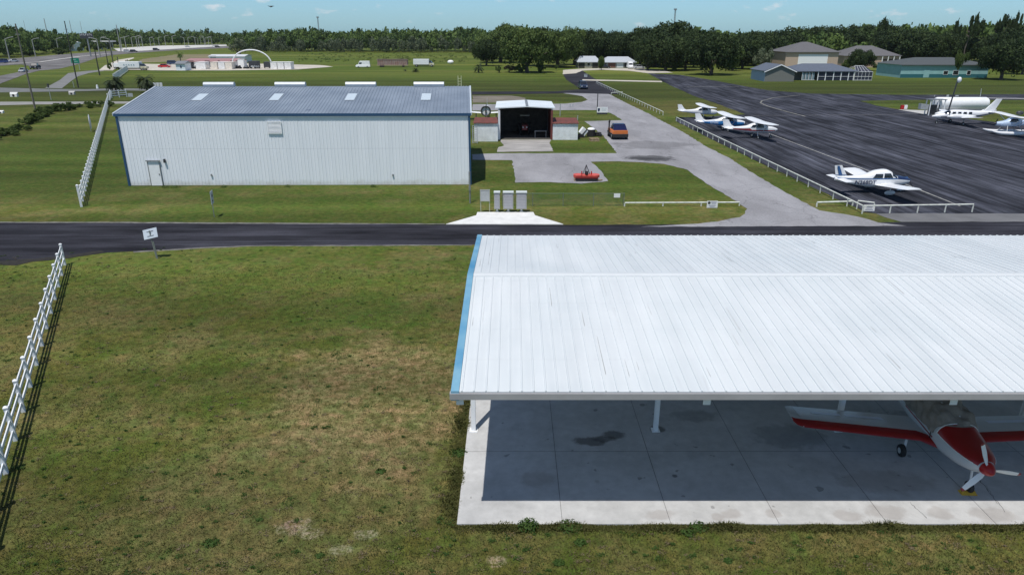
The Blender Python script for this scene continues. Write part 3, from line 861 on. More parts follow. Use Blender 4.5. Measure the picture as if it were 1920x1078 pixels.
li = MB(); li.box((ox1 - 0.0, oy + dpt / 2, zf / 2 - 0.1), (0.06, dpt - 0.2, zf - 0.25)); li.build("inner_lining", mat("red_door", (0.13, 0.03, 0.025), 0.8, var=0.2), sm)
rfm2 = roof_mat("old_white_roof", (0.68, 0.74, 0.78), (0.78, 0.82, 0.84), (0.35, 0.35, 0.35), streak=(0.5, 4, 1))
r = MB()
y0, y1 = oy - 0.25, oy + dpt + 0.2
ax, bx = ox0 - 0.55, ox1 + 0.45
for (xa, za, xb, zb_) in ((ax, zf, xm, zf + 0.2), (xm + 0.002, zf + 0.2, bx, zf)):
    r.hexa([(xa, y0, za - 0.08), (xb, y0, zb_ - 0.08), (xb, y1, zb_ - 0.08), (xa, y1, za - 0.08)], [(xa, y0, za + 0.05), (xb, y0, zb_ + 0.05), (xb, y1, zb_ + 0.05), (xa, y1, za + 0.05)])
r.build("roof", rfm2, sm)
r = MB(); r.box((xm, (y0 + y1) / 2, zf + 0.265), (0.35, y1 - y0 + 0.02, 0.03)); r.build("ridge_strip", M['grey_metal'], sm)
# open doors folded to the sides
for xx, s in ((ox0 - 0.06, 1), (ox1 + 0.06, -1)):
    q = MB(); q.box((xx, oy - 0.1, zf / 2 - 0.15), (0.26, 0.18, zf - 0.3)); q.build("door_frame", wh if s > 0 else mat("dark_red_door", (0.16, 0.045, 0.04), 0.7, var=0.2), sm)
# annexes
for (pa, pb, ybase, ytop) in ((889.5, 936, 266, 232), (1034, 1083, 263, 232.5)):
    ya = Yat(ybase); xa, xb = Xat(pa, ya), Xat(pb, ya)
    zt = Zat(ya, ytop)
    if pa > 1000: xa = ox1 + 0.2
    else: xb = ox0 - 0.2
    q = MB(); wall_ribbed(q, Vector((xa, ya, 0)), Vector((xb, ya, 0)), 0.02, zt, 0.4, 0.02, 0.05)
    q.box(((xa + xb) / 2, ya + 2.0, zt / 2), (xb - xa, 3.8, zt - 0.1)); q.build("annex_wall", wh, sm)
    q = MB(); q.hexa([(xa - 0.1, ya - 0.15, zt + 0.01), (xb + (0.1 if pa > 1000 else 0), ya - 0.15, zt + 0.01), (xb + (0.1 if pa > 1000 else 0), ya + 4.0, zt + 0.25), (xa - 0.1, ya + 4.0, zt + 0.25)],
                     [(xa - 0.1, ya - 0.15, zt + 0.09), (xb + (0.1 if pa > 1000 else 0), ya - 0.15, zt + 0.09), (xb + (0.1 if pa > 1000 else 0), ya + 4.0, zt + 0.33), (xa - 0.1, ya + 4.0, zt + 0.33)])
    q.build("annex_roof", M['rust_roof'], sm)
# ramp of boards and broken concrete in front
structure(ground_sheet("hangar_ramp", pxpoly([(937, 262.5), (1034, 262.5), (1030, 268), (1038, 284.5), (932, 285.5), (934, 277), (945, 274), (940, 268)]), 0.03, mat("worn_ramp", (0.44, 0.42, 0.40), 0.9, vscale=1.0, col2=(0.22, 0.21, 0.20), stretch=(0.35, 2.2, 1)), 0.5, 0.05))
# contents of the open hangar
tg = thing("parked_tractor", "dark red tractor standing in the shade deep inside the small open hangar", "tractor", (xm - 0.2, oy + 4.6, 0), 0)
q = MB(); q.box((0, 0.3, 1.0), (0.75, 1.9, 0.7)); q.box((0, -0.75, 0.95), (0.6, 0.3, 0.5)); q.build("body", M['aero_maroon'], tg, bevel=0.05)
for x in (-0.75, 0.75):
    q = MB(); q.tube((x - 0.18, 0.9, 0.75), (x + 0.18, 0.9, 0.75), 0.75, n=18); q.build("wheel", M['black'], tg)
    q = MB(); q.tube((x * 0.75 - 0.1, -0.5, 0.4), (x * 0.75 + 0.1, -0.5, 0.4), 0.4, n=14); q.build("wheel", M['black'], tg)
for x in (-0.55, 0.55):
    for y in (0.0, 1.0): q = MB(); q.tube((x, y, 1.4), (x, y, 2.5), 0.04); q.build("canopy_post", M['dark_metal'], tg)
q = MB(); q.box((0, 0.5, 2.54), (1.3, 1.3, 0.07)); q.build("canopy", M['grey_metal'], tg)
for s_ in (-1, 1): q = MB(); q.tube((0.25 * s_, -0.92, 1.1), (0.25 * s_, -0.96, 1.1), 0.1, n=12); q.build("headlight", M['white_paint'], tg)
tb_ = thing("workbench", "grey workbench just inside the right side of the small open hangar", "workbench", (ox1 - 1.3, oy + 1.6, 0))
q = MB(); q.box((0, 0, 0.9), (1.6, 0.7, 0.06)); q.build("bench_top", M['grey_metal'], tb_)
for x in (-0.72, 0.72):
    for y in (-0.28, 0.28):
        q = MB(); q.box((x, y, 0.435), (0.06, 0.06, 0.87)); q.build("leg", M['grey_metal'], tb_)

# ------------------------------------------------------------------ generic houses
def openings(root, x0, y0, lst, cmap):
    """lst of (kind, u0, u1, z0, z1) on a wall facing the camera, u in metres from x0"""
    for kind, u0, u1, z0, z1 in lst:
        q = MB(); q.box((x0 + (u0 + u1) / 2, y0 - 0.03, (z0 + z1) / 2), (u1 - u0, 0.05, z1 - z0))
        o = q.build(kind, cmap.get(kind, M['glass']), root)
        if kind == 'window':
            f = MB()
            for a, b, c_, d_ in ((u0 - 0.07, u1 + 0.07, z1, z1 + 0.07), (u0 - 0.07, u1 + 0.07, z0 - 0.07, z0), (u0 - 0.07, u0, z0 + 0.001, z1 - 0.001), (u1, u1 + 0.07, z0 + 0.001, z1 - 0.001)):
                f.box((x0 + (a + b) / 2, y0 - 0.05, (c_ + d_) / 2), (b - a, 0.09, d_ - c_))
            f.build("frame", M['white_paint'], o)
def hip_roof(mb, x0, x1, y0, y1, ze, zr, o=0.5, hip=1.0):
    x0 -= o; x1 += o; y0 -= o; y1 += o
    ym = (y0 + y1) / 2; ins = (y1 - y0) / 2 * hip
    a, b, c_, d_ = (x0, y0, ze), (x1, y0, ze), (x1, y1, ze), (x0, y1, ze)
    if ins * 2 > (x1 - x0) - 0.2: ins = (x1 - x0) / 2 - 0.1
    e, f = (x0 + ins, ym, zr), (x1 - ins, ym, zr)
    mb.poly([a, b, f, e]); mb.poly([b, c_, f]); mb.poly([c_, d_, e, f]); mb.poly([d_, a, e]); mb.poly([d_, c_, b, a])
    # fascia
    mb.box(((x0 + x1) / 2, y0 - 0.02, ze - 0.11), (x1 - x0, 0.04, 0.22))
def house(name, label, pxl, pxr, yb, ye, yr, depth, wallm_, roofm_, lst=(), hip=1.0, cm={}, ze=None, rise=None, cat="house", group=None):
    Y = Yat(yb); x0 = Xat(pxl, Y); x1 = Xat(pxr, Y)
    ze = ze or Zat(Y, ye)
    rise = rise if rise else Zat(Y + depth / 2, yr) - ze
    t_ = thing(name, label, cat, (x0, Y, 0), 0, group)
    W = x1 - x0
    q = MB(); q.box((W / 2, depth / 2, ze / 2), (W, depth, ze)); q.build("wall", wallm_, t_)
    q = MB()
    hip_roof(q, 0, W, 0, depth, ze + 0.012, ze + rise, 0.5, hip); q.build("roof", roofm_, t_)
    openings(t_, 0, 0, [(k, a * W, b * W, c_, d_) for k, a, b, c_, d_ in lst], cm)
    return t_, W, Y, ze
shin = mat("shingle_grey", (0.125, 0.122, 0.128), 0.9, var=0.12, vscale=2)
shin2 = mat("shingle_blue_grey", (0.105, 0.125, 0.165), 0.9, var=0.15, vscale=2)
whr = mat("white_metal_roof", (0.46, 0.49, 0.53), 0.55, var=0.06)
brick = mat("tan_brick", (0.52, 0.40, 0.31), 0.9, var=0.15, vscale=4)
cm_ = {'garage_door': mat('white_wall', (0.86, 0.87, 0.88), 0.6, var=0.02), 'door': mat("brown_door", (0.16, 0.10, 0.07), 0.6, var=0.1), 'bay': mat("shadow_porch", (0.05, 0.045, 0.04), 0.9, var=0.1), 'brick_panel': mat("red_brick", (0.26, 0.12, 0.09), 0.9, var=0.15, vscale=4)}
house("ranch_house", "low house with a white hip roof and a dark porch, beside the big oaks", 1084, 1124, 128.5, 116.5, 103, 12, mat("cream_wall", (0.42, 0.38, 0.30), 0.8, var=0.1), whr, [("bay", 0.02, 0.30, 0.1, 2.2), ("window", 0.42, 0.55, 0.8, 2.0), ("bay", 0.66, 0.92, 0.1, 2.2)], hip=0.25, rise=2.0, cm=cm_, group="low white-roofed houses past the end of the drive")
house("ranch_house", "low house with a white hip roof, brick panels and a white van outside", 1131, 1191, 127.8, 117, 105.5, 11, mat("grey_cream_wall", (0.40, 0.38, 0.36), 0.8, var=0.1), whr, [("brick_panel", 0.15, 0.38, 0.05, 2.3), ("garage_door", 0.42, 0.62, 0.05, 2.2), ("bay", 0.66, 0.78, 0.1, 2.1), ("door", 0.05, 0.09, 0.05, 2.05)], hip=0.45, rise=1.9, cm=cm_, group="low white-roofed houses past the end of the drive")
house("large_house", "large tan house with a grey pyramid roof and a big white garage wall", 1470, 1568, 133, 98, 79, 17, brick, shin, [("garage_door", 0.24, 0.80, 0.1, 5.6)], cm=cm_)
t_, W_, Y_, ze_ = house("brick_house", "tan brick house with grey hip roof and columned porch, right of the large house", 1580, 1684, 127, 105, 86, 16, mat("tan_brick_wall", (0.50, 0.37, 0.28), 0.9, var=0.15, vscale=4), shin, [("bay", 0.68, 0.99, 0.1, ze_d) for ze_d in (3.2,)] + [("window", 0.2, 0.3, 1.0, 2.6)], cm=cm_)
for k in range(4):
    q = MB(); q.box((W_ * (0.68 + 0.103 * k), -0.35, ze_ / 2), (0.3, 0.3, ze_ - 0.1)); q.build("porch_column", M['white_paint'], t_)
teal = mat("teal_wall", (0.27, 0.48, 0.48), 0.8, var=0.08, vscale=0.8)
teal2 = mat("dark_teal", (0.02, 0.13, 0.15), 0.8, var=0.1)
t_, W_, Y_, ze_ = house("teal_building", "long low teal painted building with a darker teal base band and grey roof", 1687, 1850, 146.5, 122, 108, 15, teal, mat("dark_shingle", (0.075, 0.085, 0.09), 0.9, var=0.1), [("door", 0.265, 0.33, 0.1, 2.6), ("window", 0.49, 0.54, 1.0, 2.0), ("window", 0.60, 0.66, 0.9, 2.1), ("window", 0.76, 0.80, 0.9, 2.1)], cm={'door': teal, **{}}, cat="building")
q = MB(); q.box((W_ / 2, -0.012, 0.55), (W_, 0.02, 1.1)); q.build("base_band", teal2, t_)

# low blue-roofed building with a gabled wing and a screened porch
Yg = Yat(153.5); gx0 = Xat(1433, Yg); gx1 = Xat(1488, Yg)
bb = thing("blue_roof_building", "low grey building with slate blue roof, gabled end and long screened porch", "building", (gx0, Yg, 0))
W = gx1 - gx0; ze = Zat(Yg, 133); zr = Zat(Yg, 122)
gw = mat("grey_green_wall", (0.185, 0.19, 0.175), 0.85, var=0.06); bw = mat("blue_grey_wall", (0.36, 0.44, 0.54), 0.8, var=0.05)
q = MB(); dg_ = 12.0
q.poly([(0, 0, 0), (W, 0, 0), (W, 0, ze), (W / 2, 0, zr), (0, 0, ze)]); q.poly([(W, 0, 0), (W, dg_, 0), (W, dg_, ze), (W, 0, ze)]); q.poly([(0, dg_, 0), (0, dg_, ze), (W / 2, dg_, zr), (W, dg_, ze), (W, dg_, 0)])
q.build("wall", gw, bb)
q = MB(); q.poly([(0, dg_, 0), (0, 0, 0), (0, 0, ze), (0, dg_, ze)]); q.build("side_wall", bw, bb)
q = MB()
for s, xa, xb in ((0, -0.45, W / 2), (1, W / 2 + 0.002, W + 0.45)):
    zl = ze - 0.45 * (zr - ze) / (W / 2)
    za, zb2 = (zl, zr + 0.02) if s == 0 else (zr + 0.02, zl)
    q.hexa([(xa, -0.4, za), (xb, -0.4, zb2), (xb, dg_ + 0.4, zb2), (xa, dg_ + 0.4, za)], [(xa, -0.4, za + 0.12), (xb, -0.4, zb2 + 0.12), (xb, dg_ + 0.4, zb2 + 0.12), (xa, dg_ + 0.4, za + 0.12)])
q.build("roof", shin2, bb)
q = MB()
q.hexa([(-0.45, -0.45, ze - 0.5), (W / 2, -0.45, zr - 0.14), (W / 2, -0.405, zr - 0.14), (-0.45, -0.405, ze - 0.5)], [(-0.45, -0.45, ze - 0.24), (W / 2, -0.45, zr + 0.14), (W / 2, -0.405, zr + 0.14), (-0.45, -0.405, ze - 0.24)])
q.hexa([(W / 2 + 0.002, -0.45, zr - 0.14), (W + 0.45, -0.45, ze - 0.5), (W + 0.45, -0.405, ze - 0.5), (W / 2 + 0.002, -0.405, zr - 0.14)], [(W / 2 + 0.002, -0.45, zr + 0.14), (W + 0.45, -0.45, ze - 0.24), (W + 0.45, -0.405, ze - 0.24), (W / 2 + 0.002, -0.405, zr + 0.14)])
q.build("fascia", M['white_paint'], bb)
# long wing behind
yl = 6.5; xl1 = Xat(1600, Yg + yl) - gx0
q = MB(); q.box(((W + xl1) / 2, yl + 4.5, 1.25), (xl1 - W - 0.02, 8.0, 2.5)); q.build("wing_wall", gw, bb)
q = MB(); hip_roof(q, W + 0.6, xl1, yl - 1.5, yl + 9, 2.62, 4.5, 0.4, 1.0); q.build("wing_roof", shin2, bb)
pxs = [Xat(p_, Yg + 4.6) - gx0 for p_ in (1510, 1533, 1547, 1562, 1576, 1590, 1600)]
q = MB(); q.box(((pxs[1] + pxs[-1]) / 2, 4.9, 1.22), (pxs[-1] - pxs[1], 0.05, 2.35)); q.build("porch_screen", mat("dark_screen", (0.02, 0.025, 0.045), 0.6, var=0.1), bb)
for p_ in pxs[1:]:
    q = MB(); q.box((p_, 4.8, 1.25), (0.22, 0.12, 2.5)); q.build("porch_post", M['white_paint'], bb)
q = MB(); q.box(((pxs[1] + pxs[-1]) / 2, 4.78, 1.1), (pxs[-1] - pxs[1], 0.05, 0.07)); q.box(((pxs[0] + pxs[-1]) / 2, 4.74, 2.54), (pxs[-1] - pxs[0] + 0.6, 0.14, 0.16)); q.build("porch_rail", M['white_paint'], bb)
for k in range(4):
    q = MB(); x = pxs[0] - 1.0 + k * 0.95
    q.box((x + 0.4, 4.88, 1.2), (0.55, 0.05, 1.9)); f_ = q.build("window", mat("pale_glass", (0.22, 0.30, 0.34), 0.2, var=0.1), bb)
    q = MB(); q.box((x, 4.86, 1.2), (0.12, 0.12, 2.2)); q.box((x + 0.46, 4.86, 0.16), (0.78, 0.10, 0.1)); q.build("frame", M['white_paint'], f_)
# pool cage at its right end
cg = thing("pool_cage", "screened pool enclosure with a thin white domed frame at the end of the porch", "enclosure", (Xat(1601, Yg + 4.6), Yg + 4.6, 0))
Wc = Xat(1634, Yg + 4.6) - Xat(1601, Yg + 4.6)
q = MB()
for k in range(6):
    x = Wc * k / 5
    q.tube((x, 0, 0), (x, 0, 2.4), 0.035, n=5)
    q.tube((x, 0, 2.4), (x * 0.6 + 0.8, 2.5, 4.0 if k < 5 else 3.2), 0.035, n=5)
    q.tube((x * 0.6 + 0.8, 2.5, 4.0 if k < 5 else 3.2), (x, 7, 2.4), 0.05, n=5)
for z in (0.1, 1.1, 2.4): q.tube((0, 0, z), (Wc, 0, z), 0.05, n=5); q.tube((Wc, 0, z), (Wc, 7, z), 0.05, n=5)
q.tube((0.8, 2.5, 4.0), (Wc * 0.48 + 0.8, 2.5, 4.0), 0.05, n=5)
q.build("frame", M['white_paint'], cg)
q = MB(); q.quad((0, 0.02, 0), (Wc, 0.02, 0), (Wc, 0.02, 2.4), (0, 0.02, 2.4)); q.quad((0, 0.02, 2.4), (Wc, 0.02, 2.4), (Wc * 0.6 + 0.8, 2.52, 3.9), (0.8, 2.52, 3.9)); q.quad((Wc - 0.02, 0, 0), (Wc - 0.02, 7, 0), (Wc - 0.02, 7, 2.4), (Wc - 0.02, 0, 2.4))
q.build("screen", mat("dark_mesh", (0.03, 0.035, 0.055), 0.7, var=0.1), cg)

# ------------------------------------------------------------------ commercial yard on the far left
def shed_box(name, label, pxl, pxr, yb, yt, depth, m, roofm=None, group=None, cat=None, rise=0.0):
    Y = Yat(yb); x0, x1 = Xat(pxl, Y), Xat(pxr, Y); zt = Zat(Y, yt)
    t_ = thing(name, label, cat or name.replace('_', ' '), (x0, Y, 0), 0, group)
    q = MB(); q.box(((x1 - x0) / 2, depth / 2, zt / 2), (x1 - x0, depth, zt)); q.build("wall", m, t_)
    q = MB()
    if rise: hip_roof(q, 0, x1 - x0, 0, depth, zt + 0.01, zt + rise, 0.3, 0.0)
    else: q.box(((x1 - x0) / 2, depth / 2, zt + 0.06), (x1 - x0 + 0.2, depth + 0.2, 0.1))
    q.build("roof", roofm or m, t_)
    return t_, x1 - x0, zt
pinkr = mat("faded_red_roof", (0.36, 0.20, 0.20), 0.7, var=0.1)
stw = mat("store_white", (0.90, 0.90, 0.89), 0.7, var=0.06, vscale=0.3)
t_, Wd, zt = shed_box("store_building", "long white yard building with a faded pink-red roof and vehicles in front", 346, 440, 127, 115.5, 14, mat("yard_wall", (0.84, 0.80, 0.78), 0.8, var=0.1), pinkr, cat="building", rise=0.9)
for a, b_ in ((0.02, 0.2), (0.42, 0.52), (0.68, 0.72), (0.93, 0.99)):
    q = MB(); q.box((Wd * (a + b_) / 2, -0.03, 1.4), (Wd * (b_ - a), 0.05, 2.4)); q.build("opening", mat("dark_opening", (0.04, 0.04, 0.045), 0.8, var=0.1), t_)
t_, Wd, zt = shed_box("warehouse", "big plain white warehouse standing behind the pink-roofed building", 393, 460, 118, 106, 9, stw, mat("warehouse_roof", (0.60, 0.62, 0.65), 0.6, var=0.05), cat="warehouse", rise=0.7)
for a in (0.12,):
    q = MB(); q.box((Wd * a, -0.03, 1.6), (2.6, 0.05, 3.0)); q.build("roller_door", M['light_metal'], t_)
t_, Wd, zt = shed_box("garden_shed", "small pale blue-white shed with a gable front and a dark emblem on its wall", 331, 348, 133, 120, 5, mat("shed_white", (0.82, 0.88, 0.93), 0.6, var=0.05), M['grey_metal'], cat="shed", rise=0.9)
q = MB(); q.box((Wd * 0.55, -0.03, zt * 0.55), (0.5, 0.04, 0.9)); q.build("emblem", M['aero_navy'], t_)
cont = [(368, 386, "white container with brown stained doors next to the grey yard clutter"), (396, 408, "cream slatted container, left one of the pair beside the hoop"), (410, 422, "white pinkish container between two cream ones"), (423, 435.5, "cream container standing right against the foot of the white hoop"), (508, 519.5, "white cube container nearest the dark tower on the right of the yard"), (521, 532.5, "white cube container in the middle of the right-hand three"), (534, 546, "white cube container at the far right end of the yard")]
for i, (a, b_, lab) in enumerate(cont):
    cmx = mat("container_%s" % ("cream" if i in (1, 3) else "white"), (0.86, 0.79, 0.70) if i in (1, 3) else (0.90, 0.89, 0.88), 0.7, var=0.12, vscale=1.0)
    t_, Wd, zt = shed_box("storage_container", lab, a, b_, 130.5, 117.5, 4.0, cmx, group="white containers in the roadside yard", cat="container")
    q = MB()
    for k in range(7): q.box((Wd * (k + 0.5) / 7, -0.03, zt / 2), (0.08, 0.06, zt - 0.2))
    q.build("door_ribs", cmx, t_)
# white hoop
Yh = Yat(128); xa, xb = Xat(436, Yh), Xat(511, Yh); zt = Zat(Yh, 94)
q = MB(); pts = []
for k in range(25):
    a = math.pi * k / 24
    pts.append(((xa + xb) / 2 - (xb - xa) / 2 * math.cos(a), Yh, zt * math.sin(a) ** 0.8))
q.path(pts, 0.24, 8)
tag(q.build("hoop_arch", M['white_paint'], smooth=True), "tall thin white hoop arch spanning over the dark machines in the yard", "arch")
# white tower block in the hoop
t_, Wd, zt = shed_box("sign_block", "plain white upright block panel standing under the white hoop", 447, 458, 127.5, 112, 1.5, stw, cat="panel")
for a, b_, yt, lab in ((467, 484, 115, "black boxy trailer under the white hoop"), (495, 506, 116.5, "tall black box trailer at the right foot of the white hoop")):
    Y = Yat(129.3); x0, x1 = Xat(a, Y), Xat(b_, Y); zt = Zat(Y, yt)
    t_ = thing("cargo_trailer", lab, "trailer", ((x0 + x1) / 2, Y, 0), 0, "black trailers in the yard")
    q = MB(); q.box((0, 1.5, zt / 2 + 0.25), (x1 - x0, 3, zt - 0.5)); q.build("body", M['dark_metal'], t_, bevel=0.08)
    for s in (-1, 1): q = MB(); q.tube((s * (x1 - x0) * 0.4 - 0.1, 0.4, 0.35), (s * (x1 - x0) * 0.4 + 0.1, 0.4, 0.35), 0.35, n=12); q.build("wheel", M['black'], t_)
# motorcycles and quad bikes clutter: low dark machines
def bike(px, yb, s, m, lab):
    Y = Yat(yb); x = Xat(px, Y)
    t_ = thing("quad_bike", lab, "quad bike", (x, Y, 0), 0.3 * s, "dark quad bikes lined up in the yard")
    q = MB(); q.box((0, 0, 0.75), (1.7, 0.6, 0.4)); q.box((0.55, 0, 1.1), (0.3, 0.8, 0.35)); q.box((-0.3, 0, 1.05), (0.8, 0.4, 0.2)); q.build("body", m, t_, bevel=0.06)
    for a in (-0.65, 0.65):
        for b_ in (-0.5, 0.5): q = MB(); q.tube((a, b_ - 0.12, 0.35), (a, b_ + 0.12, 0.35), 0.35, n=12); q.build("wheel", M['black'], t_)
for px, lab, m in ((441, "first black quad bike at the left foot of the white hoop", 'dark_metal'), (448, "black quad bike just right of the hoop's left foot", 'dark_metal'), (462, "silver-grey quad bike in front of the black trailer", 'grey_metal'), (475, "silver and black quad bike under the middle of the hoop", 'light_metal'), (483, "grey quad bike right of the middle of the hoop", 'grey_metal'), (360, "dark quad bike left in front of the pink-roofed building", 'dark_metal'), (366, "grey quad bike beside the white container's left edge", 'grey_metal')):
    bike(px, 129.6, 1 if px % 2 else -1, M[m], lab)
# rusty livestock trailer and parked things in the field
Y = Yat(126.5); x0, x1 = Xat(707, Y), Xat(765, Y); zt = Zat(Y, 111.5)
t_ = thing("freight_trailer", "long rusty open freight trailer standing in the yellow-green field", "trailer", ((x0 + x1) / 2, Y, 0)); hw2 = (x1 - x0) / 2
q = MB(); q.box((0, 1.3, zt / 2 + 0.4), (2 * hw2 - 0.4, 2.4, zt - 1.0)); q.build("body", M['rust'], t_)
q = MB()
for k in range(15): q.box((-hw2 + 0.3 + (2 * hw2 - 0.6) * k / 14, 0.05, zt / 2 + 0.2), (0.12, 0.1, zt - 0.5))
q.box((0, 0.05, zt - 0.05), (2 * hw2, 0.2, 0.2)); q.box((0, 0.05, 0.75), (2 * hw2, 0.2, 0.2)); q.build("frame", mat("pinkish_frame", (0.42, 0.30, 0.26), 0.8, var=0.2), t_)
for k in (-0.75, -0.6, 0.7): q = MB(); q.tube((hw2 * k, 0.0, 0.5), (hw2 * k, 0.25, 0.5), 0.5, n=14); q.build("wheel", M['black'], t_)
# ------------------------------------------------------------------ aircraft
def cr(ts, vs, t):
    if t <= ts[0]: return vs[0]
    if t >= ts[-1]: return vs[-1]
    for i in range(len(ts) - 1):
        if ts[i] <= t <= ts[i + 1]: break
    h = ts[i + 1] - ts[i]
    def sl(k):
        if k == 0: return (vs[1] - vs[0]) / (ts[1] - ts[0])
        if k == len(ts) - 1: return (vs[-1] - vs[-2]) / (ts[-1] - ts[-2])
        a = (vs[k] - vs[k - 1]) / (ts[k] - ts[k - 1]); b = (vs[k + 1] - vs[k]) / (ts[k + 1] - ts[k])
        return 0 if a * b <= 0 else 2 * a * b / (a + b)
    m0, m1 = sl(i), sl(i + 1)
    s = (t - ts[i]) / h
    return (2 * s ** 3 - 3 * s ** 2 + 1) * vs[i] + (s ** 3 - 2 * s ** 2 + s) * h * m0 + (-2 * s ** 3 + 3 * s ** 2) * vs[i + 1] + (s ** 3 - s ** 2) * h * m1
class Fus:
    """sections (x, centre z, half width, height above, depth below, exponent)"""
    def __init__(s, secs):
        secs = sorted(secs); s.t = [q[0] for q in secs]; s.p = [[q[k] for q in secs] for k in range(1, 6)]
    def par(s, x): return [cr(s.t, c, x) for c in s.p]
    def pt(s, x, th, off=0.0):
        zc, hw, ht, hb, n = s.par(x)
        c, sn = math.cos(th), math.sin(th)
        hw += off; ht += off; hb += off
        y = hw * math.copysign(abs(c) ** (2 / n), c)
        z = zc + (ht if sn > 0 else hb) * math.copysign(abs(sn) ** (2 / n), sn)
        return (x, y, z)
    def side(s, x, z, sgn=-1, off=0.012):
        zc, hw, ht, hb, n = s.par(x)
        h = ht if z > zc else hb
        r = min(0.98, abs(z - zc) / max(h, 1e-4))
        return (x, sgn * (hw * (1 - r ** n) ** (1 / n) + off), z)
    def body(s, mb, n=22, k=34, x0=None, x1=None, cap=True):
        x0 = s.t[0] if x0 is None else x0; x1 = s.t[-1] if x1 is None else x1
        R = [[s.pt(x0 + (x1 - x0) * i / k, 2 * math.pi * j / n) for j in range(n)] for i in range(k + 1)]
        mb.rings(R, True, cap)
    def patch(s, mb, x0, x1, t0, t1, off=0.012, nx=10, nt=6):
        """x0, x1, may be functions of u in 0..1 across the patch"""
        fx0 = x0 if callable(x0) else (lambda u: x0); fx1 = x1 if callable(x1) else (lambda u: x1)
        R = [[s.pt(fx0(j / nt) + (fx1(j / nt) - fx0(j / nt)) * i / nx, t0 + (t1 - t0) * j / nt, off) for j in range(nt + 1)] for i in range(nx + 1)]
        mb.rings(R, False, False)
    def win(s, mb, pb0, pb1, pt0, pt1, zb, zt, sgn, off=0.014, nx=5, nz=4):
        R = []
        for i in range(nx + 1):
            u = i / nx
            R.append([s.side((pb0 + (pb1 - pb0) * u) * (1 - v) + (pt0 + (pt1 - pt0) * u) * v, zb + (zt - zb) * v, sgn, off) for v in [j / nz for j in range(nz + 1)]])
        mb.rings(R, False, False)
AF = [(0, 0), (0.02, 0.35), (0.08, 0.72), (0.2, 0.98), (0.35, 1.0), (0.55, 0.8), (0.8, 0.38), (1, 0.03)]
def foil(mb, secs, td=(0, 0, 1), cx=-1):
    """secs: (leading edge point, chord, half thickness)"""
    td = Vector(td)
    R = []
    for le, ch, ht in secs:
        le = Vector(le)
        up_ = [le + Vector((cx * ch * a, 0, 0)) + td * (ht * b) for a, b in AF]
        dn = [le + Vector((cx * ch * a, 0, 0)) - td * (ht * 0.55 * b) for a, b in AF[1:][::-1]]
        R.append(up_ + dn)
    mb.rings(R)
def wheel(root, x, y, r=0.2, w_=0.13, z=None):
    z = r if z is None else z
    q = MB()
    q.rings([[(x + rr_ * math.cos(2 * math.pi * i / 18), yy, z + rr_ * math.sin(2 * math.pi * i / 18)) for i in range(18)] for yy, rr_ in ((y - w_ / 2, r * 0.72), (y - w_ * 0.42, r * 0.93), (y, r), (y + w_ * 0.42, r * 0.93), (y + w_ / 2, r * 0.72))])
    o = q.build("wheel", M['black'], root, True)
    q = MB(); q.tube((x, y - w_ * 0.54, z), (x, y + w_ * 0.54, z), r * 0.45, n=12); q.build("rim", M['light_metal'], o)
def prop(root, x, z, n, R_, m, ang0=0.3, y=0.0, spin=True, spm=None, tipm=None, hubm=None, sp=0.17):
    q = MB()
    q.rings([[(x + dx, y + rr_ * math.cos(2 * math.pi * i / 16), z + rr_ * math.sin(2 * math.pi * i / 16)) for i in range(16)] for dx, rr_ in ((0, sp), (0.08, sp * 0.95), (0.18, sp * 0.72), (0.26, sp * 0.4), (0.30, 0.02))])
    hub = q.build("propeller", spm or M['dark_metal'], root, True)
    for k in range(n):
        a = ang0 + 2 * math.pi * k / n
        d = Vector((0, math.cos(a), math.sin(a))); t_ = Vector((0, -math.sin(a), math.cos(a)))
        def sect(r_, ch, tw, th):
            c = Vector((x + 0.07, y, z)) + d * r_
            ca, sa = math.cos(tw), math.sin(tw)
            u_ = t_ * ca + Vector((sa, 0, 0)); v_ = Vector((ca, 0, 0)) - t_ * sa
            return [c - u_ * ch / 2, c + v_ * th, c + u_ * ch / 2, c - v_ * th]
        q = MB()
        q.rings([sect(0.08 * R_ + 0.06, 0.09, 0.9, 0.03), sect(0.3 * R_, 0.15, 0.6, 0.02), sect(0.6 * R_, 0.16, 0.4, 0.014), sect(0.92 * R_, 0.12, 0.28, 0.01)])
        b_ = q.build("blade", m, hub, True)
        if tipm:
            q = MB(); q.rings([sect(0.921 * R_, 0.121, 0.28, 0.0105), sect(1.0 * R_, 0.09, 0.25, 0.008)]); q.build("blade_tip", tipm, hub)

